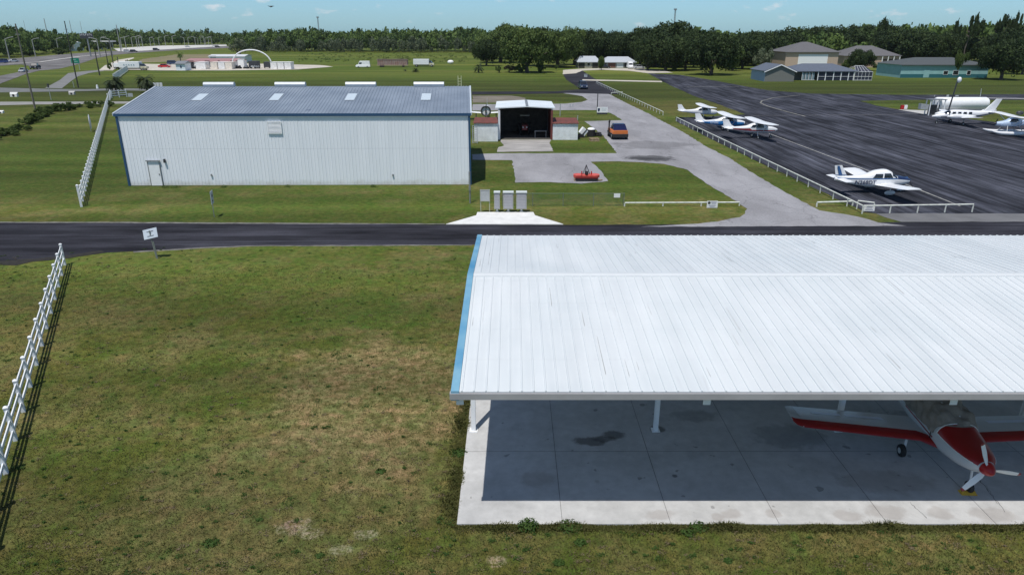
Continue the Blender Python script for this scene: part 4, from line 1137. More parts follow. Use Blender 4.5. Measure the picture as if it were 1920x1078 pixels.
def high_wing(name, label, loc, rz, body_m, paint, num=None, numm=None, stripe=None, scheme=0, spm=None, group=None, L_=7.3, span=9.6):
    t_ = thing(name, label, "aircraft", loc, rz, group)
    fu = Fus([(-4.75, 1.36, 0.04, 0.08, 0.08, 2), (-4.3, 1.34, 0.12, 0.16, 0.16, 2.2), (-3.0, 1.28, 0.24, 0.27, 0.28, 2.4), (-1.7, 1.25, 0.40, 0.42, 0.45, 2.6), (-0.9, 1.24, 0.50, 0.72, 0.52, 3), (0.2, 1.24, 0.53, 0.86, 0.56, 3.4), (0.75, 1.22, 0.53, 0.80, 0.56, 3.2), (1.15, 1.20, 0.52, 0.40, 0.54, 3), (1.9, 1.16, 0.45, 0.32, 0.46, 2.8), (2.35, 1.12, 0.30, 0.22, 0.30, 2.2)])
    q = MB(); fu.body(q); q.build("fuselage", body_m, t_, True)
    for s in (-1, 1):
        q = MB()
        foil(q, [((0.95, s * 0.10, 2.10), 1.62, 0.12), ((0.95, s * span * 0.28, 2.18), 1.60, 0.11), ((0.80, s * span * 0.47, 2.25), 1.15, 0.07), ((0.6, s * span * 0.5, 2.27), 0.85, 0.03)])
        wg = q.build("wing", M['aero_white'], t_, True)
        q = MB(); q.tube((0.35, s * 0.5, 0.78), (0.3, s * span * 0.27, 2.12), 0.045, n=6); q.build("strut", M['aero_white'], wg)
        q = MB(); foil(q, [((-3.75, s * 0.08, 1.42), 0.95, 0.05), ((-4.0, s * 1.5, 1.42), 0.62, 0.03)]); q.build("stabilizer", M['aero_white'], t_, True)
        q = MB(); q.path([(-0.25, s * 0.45, 0.78), (-0.35, s * 1.05, 0.25)], [0.05, 0.035], 6); q.build("gear_leg", M['aero_white'], t_)
        wheel(t_, -0.35, s * 1.12, 0.21)
        q = MB(); fu.win(q, -0.55, 0.55, -0.35, 0.42, 1.42, 1.90, s); fu.win(q, -1.25, -0.65, -1.0, -0.45, 1.44, 1.80, s); q.build("side_window", M['glass'], t_)
    q = MB(); fu.patch(q, 0.66, 1.14, math.radians(28), math.radians(152), 0.012); q.build("windshield", M['glass'], t_, True)
    q = MB(); foil(q, [((-3.2, 0, 1.45), 1.55, 0.04), ((-3.75, 0, 1.75), 1.12, 0.04), ((-4.3, 0, 2.5), 0.72, 0.03)], (0, 1, 0)); q.build("fin", M['aero_white'] if scheme != 2 else M['aero_white'], t_, True)
    q = MB(); q.tube((1.75, 0, 0.85), (1.8, 0, 0.2), 0.04, n=6); q.build("gear_leg", M['grey_metal'], t_)
    wheel(t_, 1.8, 0, 0.19)
    prop(t_, 2.36, 1.12, 2, 0.88, M['dark_metal'], 0.6, spm=spm)
    if paint:
        for s in (-1, 1):
            q = MB()
            R = []
            for i in range(26):
                x = -4.6 + 6.8 * i / 25
                zc, hw, ht, hb, n_ = fu.par(x)
                if scheme == 1: z0, z1 = zc - hb * 0.86, zc + ht * (0.30 if x > -2 else 0.75)
                elif scheme == 2: z0, z1 = zc - hb * 0.80, zc + ht * 0.12
                else: z0, z1 = zc - hb * 0.5, zc + (ht * 0.2 if x < -1.2 else -hb * 0.2)
                R.append([fu.side(x, z0 + (z1 - z0) * j / 5, s, 0.010) for j in range(6)])
            q.rings(R, False, False); q.build("paint_panel", paint, t_, True)
            if scheme == 1:
                q = MB(); R = []
                for i in range(20):
                    x = -3.6 + 3.6 * i / 19; zc, hw, ht, hb, n_ = fu.par(x)
                    R.append([fu.side(x, zc + ht * 0.35 + 0.05 * j, s, 0.016) for j in range(3)])
                q.rings(R, False, False); q.build("paint_stripe", M['aero_white'], t_, True)
    if num:
        text_mesh("registration", num, 0.36, numm, t_, lambda x, y: fu.side(-2.2 + x, 1.18 + y, -1, 0.035))
    return t_, fu

def low_wing(name, label, loc, rz, group=None):
    t_ = thing(name, label, "aircraft", loc, rz, group)
    fu = Fus([(-3.9, 1.25, 0.05, 0.12, 0.10, 2), (-3.3, 1.22, 0.16, 0.24, 0.24, 2.6), (-2.0, 1.14, 0.36, 0.38, 0.42, 3.2), (-1.1, 1.10, 0.48, 0.54, 0.52, 3.4), (-0.3, 1.08, 0.54, 0.86, 0.58, 3.4), (0.5, 1.08, 0.55, 0.94, 0.58, 3.4), (1.0, 1.08, 0.55, 0.76, 0.56, 3.4), (1.45, 1.08, 0.54, 0.40, 0.54, 3.2), (2.2, 1.06, 0.48, 0.30, 0.42, 2.6), (2.75, 1.02, 0.33, 0.20, 0.27, 2.2)])
    q = MB(); fu.body(q, 24, 44); q.build("fuselage", M['aero_white'], t_, True)
    for s in (-1, 1):
        q = MB(); foil(q, [((1.35, s * 0.35, 0.78), 1.9, 0.13), ((0.95, s * 1.1, 0.86), 1.62, 0.13), ((0.95, s * 4.3, 1.20), 1.58, 0.10), ((0.78, s * 4.75, 1.25), 1.25, 0.04)])
        wg = q.build("wing", M['aero_white'], t_, True)
        q = MB(); foil(q, [((-3.02, s * 0.12, 1.28), 0.82, 0.06), ((-3.02, s * 1.65, 1.28), 0.78, 0.05)]); q.build("stabilator", M['aero_white'], t_, True)
        q = MB(); q.tube((0.3, s * 1.55, 0.85), (0.3, s * 1.55, 0.3), 0.05, n=6); q.build("gear_leg", M['aero_white'], t_)
        wheel(t_, 0.3, s * 1.55, 0.2)
        q = MB(); q.ball((0.28, s * 1.55, 0.30), 0.5, 12, 6, (1.0, 0.26, 0.42)); q.build("wheel_fairing", M['aero_white'], t_, True)
        q = MB(); fu.win(q, 0.20, 1.02, 0.22, 0.78, 1.36, 1.74, s); o = q.build("side_window", M['glass'], t_)
        q = MB(); fu.win(q, -0.78, 0.08, -0.52, 0.10, 1.36, 1.70, s); o = q.build("side_window", M['glass'], t_)
        q = MB(); R = []
        for i in range(30):
            x = -3.7 + 6.35 * i / 29; zc, hw, ht, hb, n_ = fu.par(x)
            z0 = 1.25 + max(0, -x - 2.0) * 0.03
            R.append([fu.side(x, z0 + 0.085 * j / 2, s, 0.010) for j in range(3)])
        q.rings(R, False, False); q.build("paint_stripe", M['aero_blue'], t_, True)
        for zz, x0_, x1_ in ((0.0, 0, 0),):
            pass
    q = MB(); fu.patch(q, 0.98, 1.44, math.radians(22), math.radians(158), 0.012); q.build("windshield", M['glass'], t_, True)
    q = MB(); fu.patch(q, 1.50, 2.74, math.radians(14), math.radians(166), 0.012, 14, 10); q.build("cowl_paint", M['aero_navy'], t_, True)
    q = MB(); foil(q, [((-2.35, 0, 1.38), 1.45, 0.03), ((-2.85, 0, 1.52), 1.02, 0.05), ((-3.42, 0, 2.42), 0.66, 0.035)], (0, 1, 0)); fn = q.build("fin", M['aero_white'], t_, True)
    for s in (-1, 1):
        q = MB()
        def fp(a, z): # along fin, proud of its side
            k = (z - 1.52) / 0.9
            le = -2.85 - 0.57 * k; ch = 1.02 - 0.36 * k
            return (le - ch * a, s * 0.062, z)
        for a0, a1 in ((0.40, 0.72),):
            q.poly([fp(a0, 1.6), fp(a1, 1.6), fp(a1, 2.38), fp(a0, 2.38)])
        q.poly([fp(0.0, 1.56), fp(1.0, 1.56), fp(1.0, 1.62), fp(0.0, 1.62)])
        q.build("fin_stripes", M['aero_blue'], fn)
    q = MB(); q.tube((2.15, 0, 0.8), (2.25, 0, 0.2), 0.045, n=6); q.build("gear_leg", M['grey_metal'], t_)
    wheel(t_, 2.25, 0, 0.2)
    q = MB(); q.box((2.22, 0, 0.28), (0.6, 0.2, 0.28)); q.build("wheel_fairing", M['aero_white'], t_, bevel=0.06)
    prop(t_, 2.75, 1.02, 2, 0.93, M['dark_metal'], 0.55, spm=M['aero_navy'])
    text_mesh("registration", "N268DT", 0.60, M['aero_navy'], t_, lambda x, y: fu.side(-1.33 + x * 0.82, 0.98 + y * 0.82, -1, 0.035))
    return t_

def twin(name, label, loc, rz):
    t_ = thing(name, label, "aircraft", loc, rz)
    fu = Fus([(-5.0, 1.75, 0.05, 0.12, 0.10, 2), (-4.2, 1.70, 0.2, 0.26, 0.24, 2.3), (-2.4, 1.50, 0.48, 0.50, 0.50, 2.5), (-0.8, 1.42, 0.62, 0.68, 0.62, 2.7), (1.0, 1.40, 0.64, 0.72, 0.64, 2.7), (1.7, 1.36, 0.62, 0.60, 0.62, 2.6), (2.3, 1.30, 0.56, 0.36, 0.56, 2.4), (3.2, 1.2, 0.36, 0.25, 0.36, 2.2), (3.9, 1.1, 0.08, 0.07, 0.08, 2)])
    q = MB(); fu.body(q, 24, 44); q.build("fuselage", M['aero_white'], t_, True)
    for s in (-1, 1):
        q = MB(); foil(q, [((1.0, s * 0.4, 1.0), 2.1, 0.16), ((0.8, s * 2.2, 1.15), 1.9, 0.15), ((0.45, s * 5.6, 1.55), 1.05, 0.07)]); q.build("wing", M['aero_white'], t_, True)
        nf = Fus([(-1.4, 1.35, 0.06, 0.08, 0.06, 2), (-0.4, 1.32, 0.32, 0.28, 0.30, 2.4), (1.2, 1.34, 0.40, 0.36, 0.38, 2.6), (2.1, 1.32, 0.32, 0.28, 0.30, 2.4), (2.35, 1.3, 0.2, 0.18, 0.18, 2)])
        q = MB(); nf.body(q, 16, 20)
        q.v = [(a, b_ + s * 1.95, c) for a, b_, c in q.v]; q.build("engine_nacelle", M['aero_white'], t_, True)
        prop(t_, 2.36, 1.3, 3, 0.95, M['dark_metal'], 0.4 + s, y=s * 1.95, spm=M['aero_white'])
        q = MB(); foil(q, [((-3.9, s * 0.15, 1.85), 1.2, 0.06), ((-4.3, s * 2.4, 1.9), 0.75, 0.04)]); q.build("stabilizer", M['aero_white'], t_, True)
        for a in range(4):
            q = MB(); x = 1.35 - 0.78 * a
            fu.win(q, x - 0.52, x, x - 0.50, x - 0.04, 1.50, 1.86, s); q.build("side_window", M['glass'], t_)
        q = MB(); R = []
        for i in range(24):
            x = -4.6 + 7.4 * i / 23; zc, hw, ht, hb, n_ = fu.par(x)
            R.append([fu.side(x, zc - hb * (0.55 - 0.10 * j), s, 0.012) for j in range(4)])
        q.rings(R, False, False); q.build("paint_stripe", M['aero_navy'], t_, True)
        q = MB(); q.tube((0.2, s * 1.95, 1.1), (0.2, s * 1.95, 0.3), 0.06, n=6); q.build("gear_leg", M['grey_metal'], t_); wheel(t_, 0.2, s * 1.95, 0.26, 0.18)
    q = MB(); fu.patch(q, 1.55, 2.28, math.radians(25), math.radians(155), 0.012); q.build("windshield", M['glass'], t_, True)
    q = MB(); foil(q, [((-2.6, 0, 1.9), 2.2, 0.05), ((-3.5, 0, 2.2), 1.45, 0.07), ((-4.75, 0, 3.75), 0.85, 0.045)], (0, 1, 0)); q.build("fin", M['aero_white'], t_, True)
    q = MB(); q.tube((3.0, 0, 1.0), (3.05, 0, 0.25), 0.05, n=6); q.build("gear_leg", M['grey_metal'], t_); wheel(t_, 3.05, 0, 0.22)
    return t_

def floatplane(name, label, loc, rz):
    t_ = thing(name, label, "aircraft", loc, rz)
    fu = Fus([(-4.2, 1.9, 0.05, 0.1, 0.1, 2), (-2.6, 1.8, 0.2, 0.2, 0.24, 2.4), (-1.0, 1.7, 0.45, 0.45, 0.45, 2.8), (0.2, 1.65, 0.52, 0.72, 0.5, 3), (1.0, 1.6, 0.5, 0.35, 0.46, 2.8), (2.1, 1.55, 0.25, 0.2, 0.26, 2.2)])
    q = MB(); fu.body(q, 20, 34); q.build("fuselage", mat("pale_blue_hull", (0.50, 0.62, 0.80), 0.3, var=0.05), t_, True)
    for s in (-1, 1):
        q = MB(); foil(q, [((0.6, s * 0.1, 2.48), 1.45, 0.11), ((0.6, s * 4.4, 2.62), 1.4, 0.10), ((0.45, s * 4.9, 2.65), 1.1, 0.04)]); wg = q.build("wing", M['aero_white'], t_, True)
        q = MB(); q.tube((0.3, s * 0.5, 1.5), (0.3, s * 2.9, 2.5), 0.05, n=6); q.tube((-0.5, s * 0.5, 1.5), (-0.4, s * 2.9, 2.5), 0.04, n=6); q.build("strut", M['aero_white'], wg)
        ff = Fus([(-3.0, 0.52, 0.05, 0.08, 0.1, 2), (-1.2, 0.46, 0.28, 0.14, 0.22, 2.8), (-0.2, 0.42, 0.32, 0.18, 0.30, 2.8), (1.6, 0.45, 0.32, 0.18, 0.28, 2.6), (2.7, 0.60, 0.2, 0.1, 0.16, 2.2), (3.0, 0.70, 0.06, 0.04, 0.04, 2)])
        q = MB(); ff.body(q, 14, 24); q.v = [(a, b_ + s * 1.15, c) for a, b_, c in q.v]; q.build("float", M['aero_white'], t_, True)
        q = MB()
        for x in (-0.9, 1.1): q.tube((x, s * 1.15, 0.6), (x * 0.7, s * 0.4, 1.3), 0.04, n=6)
        q.build("float_strut", M['light_metal'], t_)
        wheel(t_, -0.3, s * 1.15, 0.16, 0.1)
        q = MB(); foil(q, [((-3.3, s * 0.08, 1.98), 0.85, 0.04), ((-3.5, s * 1.4, 1.98), 0.6, 0.03)]); q.build("stabilizer", M['aero_white'], t_, True)
        q = MB(); fu.win(q, -0.5, 0.7, -0.35, 0.45, 1.8, 2.2, s); q.build("side_window", M['glass'], t_)
    q = MB()
    for x in (-0.9, 1.1): q.tube((x, -1.15, 0.62), (x, 1.15, 0.62), 0.04, n=6)
    q.build("spreader_bar", M['light_metal'], t_)
    q = MB(); foil(q, [((-2.9, 0, 1.95), 1.3, 0.04), ((-3.6, 0, 3.1), 0.6, 0.03)], (0, 1, 0)); q.build("fin", M['aero_white'], t_, True)
    q = MB(); q.ball((-0.6, 0, 2.95), 0.32, 12, 8, (1.5, 0.9, 0.9)); q.build("engine_pod", M['dark_metal'], t_, True)
    prop(t_, 2.12, 1.55, 2, 0.85, M['dark_metal'], 1.0)
    return t_

# parked on the ramp
Yp = 96.2
for nm, lab, px, py, pm, sch, num, numm, spm in (
    ("high_wing_plane", "white high-wing aircraft, farthest of the three, with a red-nosed engine", 1319, 222, None, 0, None, None, M['aero_red']),
    ("high_wing_plane", "high-wing light aircraft with a bright blue and white fuselage, middle of the three", 1364, 245.5, M['aero_bright_blue'], 1, "N7339S", M['aero_white'], M['dark_metal']),
    ("high_wing_plane", "high-wing aircraft with a maroon side stripe, nearest of the three by the rail fence", 1420, 259, M['aero_maroon'], 3, "N45928", M['aero_maroon'], M['white_paint'])):
    p = P(px, py)
    tq, _ = high_wing(nm, lab, p, 0.05, M['aero_white'], pm, num, numm, None, sch, spm, "small high-wing aircraft parked along the rail fence")
    tq.scale = (0.88,) * 3 if sch == 0 else (0.97,) * 3
p = P(1641, 361)
low_wing("low_wing_plane", "white low-wing aircraft with blue stripes and dark nose, parked alone on the ramp", p, 0.09)
p = P(1795, 233)
twin("twin_engine_plane", "white twin-engine aircraft with dark stripe and swept fin near the fuel tank", p, math.pi - 0.1)
p = P(1893, 254)
floatplane("floatplane", "white high-wing aircraft on twin floats at the right edge of the ramp", (p[0], p[1], 0), math.pi - 0.1)
# aircraft seen behind the small hangar, facing the camera
Yq = Yat(224)
t_ = thing("parked_plane", "white radial-engined low-wing aircraft facing the camera between the two hangars", "aircraft", (Xat(912, Yq), Yq, 0), -math.pi / 2)
fu = Fus([(-4.5, 1.4, 0.05, 0.1, 0.1, 2), (-2, 1.45, 0.4, 0.45, 0.4, 2.3), (0, 1.5, 0.62, 0.7, 0.6, 2.2), (1.2, 1.5, 0.72, 0.7, 0.7, 2), (1.9, 1.5, 0.68, 0.66, 0.66, 2)])
q = MB(); fu.body(q); q.build("fuselage", M['aero_white'], t_, True)
q = MB(); R = []
for x, r_ in ((1.55, 0.78), (2.0, 0.82), (2.12, 0.72), (2.05, 0.6)): R.append([(x, r_ * math.cos(2 * math.pi * i / 24), 1.5 + r_ * math.sin(2 * math.pi * i / 24)) for i in range(24)])
q.rings(R, True, False); q.build("cowl_ring", M['dark_metal'], t_, True)
for s in (-1, 1):
    q = MB(); foil(q, [((0.9, s * 0.4, 1.0), 1.9, 0.14), ((0.7, s * 5.0, 1.35), 1.2, 0.07)]); q.build("wing", M['aero_white'], t_, True)
    q = MB(); q.tube((0.6, s * 1.6, 1.0), (0.8, s * 1.6, 0.3), 0.08, n=6); q.build("gear_leg", M['dark_metal'], t_); wheel(t_, 0.8, s * 1.6, 0.3, 0.2)
q = MB(); foil(q, [((-3.3, 0, 1.6), 1.3, 0.05), ((-3.9, 0, 2.9), 0.7, 0.03)], (0, 1, 0)); q.build("fin", M['aero_white'], t_, True)
prop(t_, 2.0, 1.5, 2, 1.15, M['dark_metal'], 1.5, spm=M['dark_metal'])

# ------------------------------------------------------------------ covered aircraft under the shade hangar
def covered():
    t_ = thing("covered_plane", "red and white low-wing aircraft under the shelter, cabin wrapped in grey-brown canvas", "aircraft", (13.84, 19.30, 0.06), -math.pi / 2 - 0.06)
    t_.scale = (1.07, 1.07, 1.07)
    # local: nose +X (towards the camera). spinner tip near x = 2.55
    DR = mat("deep_red_paint", (0.30, 0.010, 0.012), 0.3, var=0.08)
    W_ = mat("airframe_white", (0.60, 0.63, 0.66), 0.25, var=0.05, vscale=1)
    fu = Fus([(-5.0, 1.30, 0.04, 0.12, 0.10, 2), (-4.2, 1.25, 0.14, 0.22, 0.18, 2.3), (-2.6, 1.14, 0.36, 0.38, 0.36, 2.5), (-1.2, 1.08, 0.54, 0.62, 0.46, 2.6), (-0.3, 1.07, 0.60, 0.82, 0.50, 2.6), (0.4, 1.07, 0.60, 0.72, 0.50, 2.7), (0.9, 1.08, 0.58, 0.44, 0.48, 2.7), (1.5, 1.08, 0.52, 0.34, 0.42, 2.5), (2.05, 1.09, 0.38, 0.27, 0.30, 2.3), (2.32, 1.10, 0.20, 0.17, 0.19, 2)])
    q = MB(); fu.body(q, 28, 60); q.build("fuselage", W_, t_, True)
    q = MB(); fu.patch(q, lambda u: 0.86 + 0.0 * u, 2.30, math.radians(14), math.radians(166), 0.012, 20, 20); q.build("cowl_paint", DR, t_, True)
    q = MB()
    for th in (14, 166):
        pts = [fu.pt(0.84 + (2.2 - 0.84) * i / 16, math.radians(th), 0.016) for i in range(17)]
        for i in range(16): q.tube(pts[i], pts[i + 1], 0.012, n=5)
    pts = [fu.pt(0.84, math.radians(14 + 152 * i / 16), 0.016) for i in range(17)]
    for i in range(16): q.tube(pts[i], pts[i + 1], 0.014, n=5)
    q.build("paint_edge", M['aero_white'], t_)
    for s in (-1, 1):
        q = MB(); foil(q, [((0.95, s * 0.50, 0.80), 1.75, 0.13), ((0.62, s * 0.85, 0.83), 1.42, 0.12), ((0.55, s * 4.22, 1.12), 1.22, 0.09)]); wg = q.build("wing", W_, t_, True)
        q = MB(); foil(q, [((0.565, s * 4.23, 1.123), 1.24, 0.092), ((0.47, s * 4.40, 1.15), 1.08, 0.06), ((0.30, s * 4.47, 1.17), 0.85, 0.015)]); q.build("wing_tip", W_, wg, True)
        # red leading edge, a shell proud of the wing
        q = MB(); R = []
        for le, ch, ht in (((0.965, s * 0.50, 0.80), 1.77, 0.142), ((0.635, s * 0.85, 0.83), 1.44, 0.132), ((0.565, s * 4.22, 1.12), 1.24, 0.102), ((0.485, s * 4.40, 1.15), 1.10, 0.072), ((0.31, s * 4.475, 1.17), 0.87, 0.024)):
            le = Vector(le)
            R.append([le + Vector((-ch * a, 0, 0)) + Vector((0, 0, ht * b_ * (1 if u_ else -0.55))) for a, b_, u_ in ((0.24, 1.0, 1), (0.15, 0.93, 1), (0.08, 0.74, 1), (0.02, 0.38, 1), (0, 0, 1), (0.02, 0.38, 0), (0.08, 0.74, 0), (0.15, 0.93, 0))])
        q.rings(R, False, False); q.build("leading_edge_paint", DR, wg, True)
        # two pale blue-white bands laid along the upper wing surface
        q = MB()
        for y0_, y1_ in ((1.55, 2.7), (2.85, 3.75)):
            a0 = Vector((0.02, s * y0_, 0)); 
            def wp(yy, a):
                k = (yy - 0.85) / 3.37
                le = Vector((0.62 - 0.055 * k, s * yy, 0.83 + 0.29 * k)); ch = 1.42 - 0.20 * k; ht = 0.12 - 0.03 * k
                # airfoil upper height by interpolation
                xs = [p_[0] for p_ in AF]; zs = [p_[1] for p_ in AF]
                return le + Vector((-ch * a, 0, ht * float(np.interp(a, xs, zs)) + 0.009))
            q.rings([[wp(y0_ + (y1_ - y0_) * i / 6, 0.62 + 0.14 * j / 2) for j in range(3)] for i in range(7)], False, False)
        q.build("wing_band", mat("pale_band", (0.62, 0.68, 0.82), 0.3, var=0.05), wg)
        q = MB(); q.path([(0.10, s * 0.95, 0.80), (0.18, s * 1.0, 0.24)], [0.045, 0.035], 8); q.build("gear_leg", W_, t_)
        wheel(t_, 0.2, s * 1.08, 0.20, 0.14)
        q = MB(); foil(q, [((-4.1, s * 0.1, 1.35), 0.85, 0.05), ((-4.3, s * 1.6, 1.35), 0.6, 0.03)]); q.build("stabilizer", W_, t_, True)
        q = MB()
        # maroon pinstripe curve on the side
        pts = [fu.side(-1.0 + 1.7 * i / 14, 0.98 + 0.10 * math.sin(math.pi * (0.1 + 0.5 * (1 - i / 14))), s, 0.01) for i in range(15)]
        for i in range(14): q.tube(pts[i], pts[i + 1], 0.02, n=5)
        q.build("paint_stripe", M['aero_maroon'], t_)
    q = MB(); foil(q, [((-3.5, 0, 1.4), 1.4, 0.04), ((-4.4, 0, 2.5), 0.6, 0.03)], (0, 1, 0)); q.build("fin", W_, t_, True)
    # canvas cover with folds
    q = MB(); R = []
    rnd = random.Random(3)
    nx, nt = 60, 36
    for i in range(nx + 1):
        u = i / nx
        row = []
        for j in range(nt + 1):
            th = math.radians(4 + 172 * j / nt)
            front = 0.98 - 0.26 * abs(math.cos(th)) ** 1.5
            back = -2.1
            x = back + (front - back) * u
            fold = 0.030 * math.sin(9 * x + 4 * math.sin(2.2 * th)) + 0.022 * math.sin(17 * x + 3 * math.cos(3 * th) + 1) + 0.012 * math.sin(23 * th + 5 * x) * (0.4 + 0.6 * abs(math.sin(2 * x)))
            off = 0.06 + fold * (0.5 + 0.8 * abs(math.sin(th)))
            if u > 0.98: off = 0.018
            row.append(fu.pt(x, th, off))
        R.append(row)
    q.rings(R, False, False); cv = q.build("cabin_cover", M['canvas'], t_, True)
    q = MB()
    for s in (0, math.pi):
        pts = [fu.pt(0.62, (math.radians(4) if s == 0 else math.radians(176)) + (-1 if s == 0 else 1) * math.radians(18 * i), 0.03) for i in range(4)]
        for i in range(3): q.tube(pts[i], pts[i + 1], 0.014, n=5)
    q.build("strap", M['black'], cv)
    q = MB(); q.path([(1.80, 0, 0.82), (1.86, 0, 0.34)], [0.035, 0.03], 8); q.build("gear_leg", W_, t_)
    wheel(t_, 1.88, 0, 0.17, 0.12)
    prop(t_, 2.33, 1.10, 3, 0.88, M['white_paint'], math.radians(-8), spm=M['aero_red'], tipm=M['aero_maroon'], sp=0.19)
    return t_
covered()
p = P(1812, 923, 0.06)
ck = MB(); ck.hexa([(p[0] - 0.22, p[1] - 0.14, 0.062), (p[0] + 0.24, p[1] - 0.16, 0.062), (p[0] + 0.26, p[1] + 0.1, 0.062), (p[0] - 0.20, p[1] + 0.12, 0.062)], [(p[0] - 0.20, p[1] - 0.05, 0.13), (p[0] + 0.22, p[1] - 0.06, 0.13), (p[0] + 0.24, p[1] + 0.04, 0.13), (p[0] - 0.18, p[1] + 0.05, 0.13)])
tag(ck.build("wheel_chock", M['yellow']), "yellow chock on the concrete in front of the covered aircraft's nose wheel", "wheel chock")
# ------------------------------------------------------------------ fences
def board_fence(name, label, A, B, spacing=2.13, h=1.27, rails=(0.35, 0.75, 1.12), ps=0.13, endh=None, cat="fence", group=None, rh=0.13):
    A = Vector((A[0], A[1], 0)); B = Vector((B[0], B[1], 0))
    d = B - A; L_ = d.length; d.normalize()
    t_ = thing(name, label, cat, A, math.atan2(d.y, d.x), group)
    n = max(1, round(L_ / spacing)); sp = L_ / n
    q = MB(); q.box((0, 0, h / 2), (ps, ps, h)); q.rings([[(-ps * .6, -ps * .6, h + .001), (ps * .6, -ps * .6, h + .001), (ps * .6, ps * .6, h + .001), (-ps * .6, ps * .6, h + .001)], [(-ps * .6, -ps * .6, h + .03), (ps * .6, -ps * .6, h + .03), (ps * .6, ps * .6, h + .03), (-ps * .6, ps * .6, h + .03)], [(-.01, -.01, h + .08), (.01, -.01, h + .08), (.01, .01, h + .08), (-.01, .01, h + .08)]])
    p0 = q.build("post", M['fence_white'], t_)
    for i in range(1, n + 1):
        c = p0.copy(); COL.objects.link(c); c.location = (sp * i, 0, 0)
        c.rotation_euler = (random.uniform(-.012, .012), random.uniform(-.012, .012), 0)
        if endh and i == n: c.scale = (1.2, 1.2, endh / h)
    if endh: p0.scale = (1.2, 1.2, endh / h)
    for z in rails:
        q = MB(); 
        for i in range(n): q.box((sp * (i + .5), 0, z + random.uniform(-.008, .008)), (sp - ps - .002, 0.04, rh))
        q.build("rail", M['fence_white'], t_)
    return t_
fa = P(122, 497); fb = P(43, 777)
dx = Vector((fb[0] - fa[0], fb[1] - fa[1])).normalized()
board_fence("board_fence", "white three-rail fence in the left foreground running down from the road", fa, (fa[0] + dx.x * 34, fa[1] + dx.y * 34), 2.13)
board_fence("board_fence", "long white rail fence running away beside the left end of the big hangar", P(153, 388), P(204, 193), 2.2, 1.3, (0.35, 0.75, 1.15), endh=1.7)
board_fence("board_fence", "short white rail fence panels standing crosswise by the shaggy palm", P(210, 184), P(238, 182), 2.0, 1.5, (0.45, 0.9, 1.35), rh=0.16)
board_fence("board_fence", "short end run of white fence just beyond the pale path", P(206, 189), P(210, 177), 2.4, 1.5, (0.4, 0.85, 1.3))
board_fence("board_fence", "far white fence with a broad pale rail running towards the white delivery truck", P(214, 153), P(240, 133), 3.0, 2.0, (0.6, 1.1, 1.6), rh=0.45)

def pipe_fence(name, label, pts, spacing, h=0.62, r=0.055, cat="rail fence", group=None, postm=None, closed_ends=False):
    A = Vector(pts[0]); t_ = thing(name, label, cat, A, 0, group)
    loc = [Vector(p) - A for p in pts]
    q = MB()
    for i in range(len(loc) - 1): q.tube(loc[i] + Vector((0, 0, h)), loc[i + 1] + Vector((0, 0, h)), r, n=8)
    q.build("rail", M['pipe_white'], t_, True)
    q = MB(); q.tube((0, 0, 0), (0, 0, h - r), r * 0.95, n=8); p0 = q.build("post", M['pipe_white'], t_, True)
    first = True
    for i in range(len(loc) - 1):
        L_ = (loc[i + 1] - loc[i]).length; n = max(1, round(L_ / spacing))
        for k in range(0 if i == 0 else 1, n + 1):
            if i == 0 and k == 0: continue
            c = p0.copy(); COL.objects.link(c); c.location = loc[i].lerp(loc[i + 1], k / n)
    return t_
pipe_fence("pipe_rail_fence", "long low white pipe rail edging the dark aircraft ramp, turning at its near corner", [P(1268, 228), P(1616, 401), P(1822, 398)], 2.4)
pipe_fence("pipe_rail_fence", "low white pipe rail beyond the drive, coming from the white-roofed houses", [P(1118, 157.5), P(1243, 217)], 2.4)
pipe_fence("pipe_barrier", "single low white pipe barrier on the lawn left of the drive, carrying a small sign", [P(1171, 387), P(1386, 386)], 3.4, 0.28, 0.06, "barrier")
pipe_fence("pipe_barrier", "short white pipe barrier with a bent left end in the grass right of the drive", [P(1531, 388), P(1598, 386)], 3.3, 0.36, 0.07, "barrier")
pipe_fence("pipe_barrier", "short white pipe bar across the near corner of the ramp rail, above the small notice", [P(1606, 392), P(1637, 396)], 1.6, 0.66, 0.05, "barrier")
pipe_fence("pipe_barrier", "short pale pipe barrier at the dark road crossing beside the far rail fence", [P(1146, 178), P(1167, 176.5)], 2.5, 0.4, 0.07, "barrier")
# fence with wire mesh
A = P(942, 386.5); B = P(1170, 387.5)
t_ = thing("mesh_fence", "low dark green wire mesh fence between the mailboxes and the white barrier", "fence", A)
Lm = B[0] - A[0]; q = MB()
k = 0
while k * 0.09 < Lm:
    x = k * 0.09; q.tube((x, 0, 0.02), (min(Lm, x + 0.5), 0, 1.0), 0.005, n=3, caps=False); q.tube((x, 0.01, 1.0), (min(Lm, x + 0.5), 0.01, 0.02), 0.005, n=3, caps=False); k += 1
q.build("wire_mesh", mat("green_wire", (0.05, 0.11, 0.08), 0.6, var=0.1), t_)
q = MB(); q.tube((0, 0, 1.02), (Lm, 0, 1.02), 0.02, n=6); q.build("rail", mat("wire_rail", (0.14, 0.20, 0.16), 0.6, var=0.1), t_)
for k in range(5):
    q = MB(); q.tube((Lm * k / 4, 0.03, 0), (Lm * k / 4, 0.03, 1.05), 0.025, n=6); q.build("post", M['grey_metal'], t_)
q = MB(); q.box((P(1155, 367)[0] * 0 + Lm * 0.94, -0.04, 0.86), (0.5, 0.02, 0.32)); q.build("notice", M['white_paint'], t_)
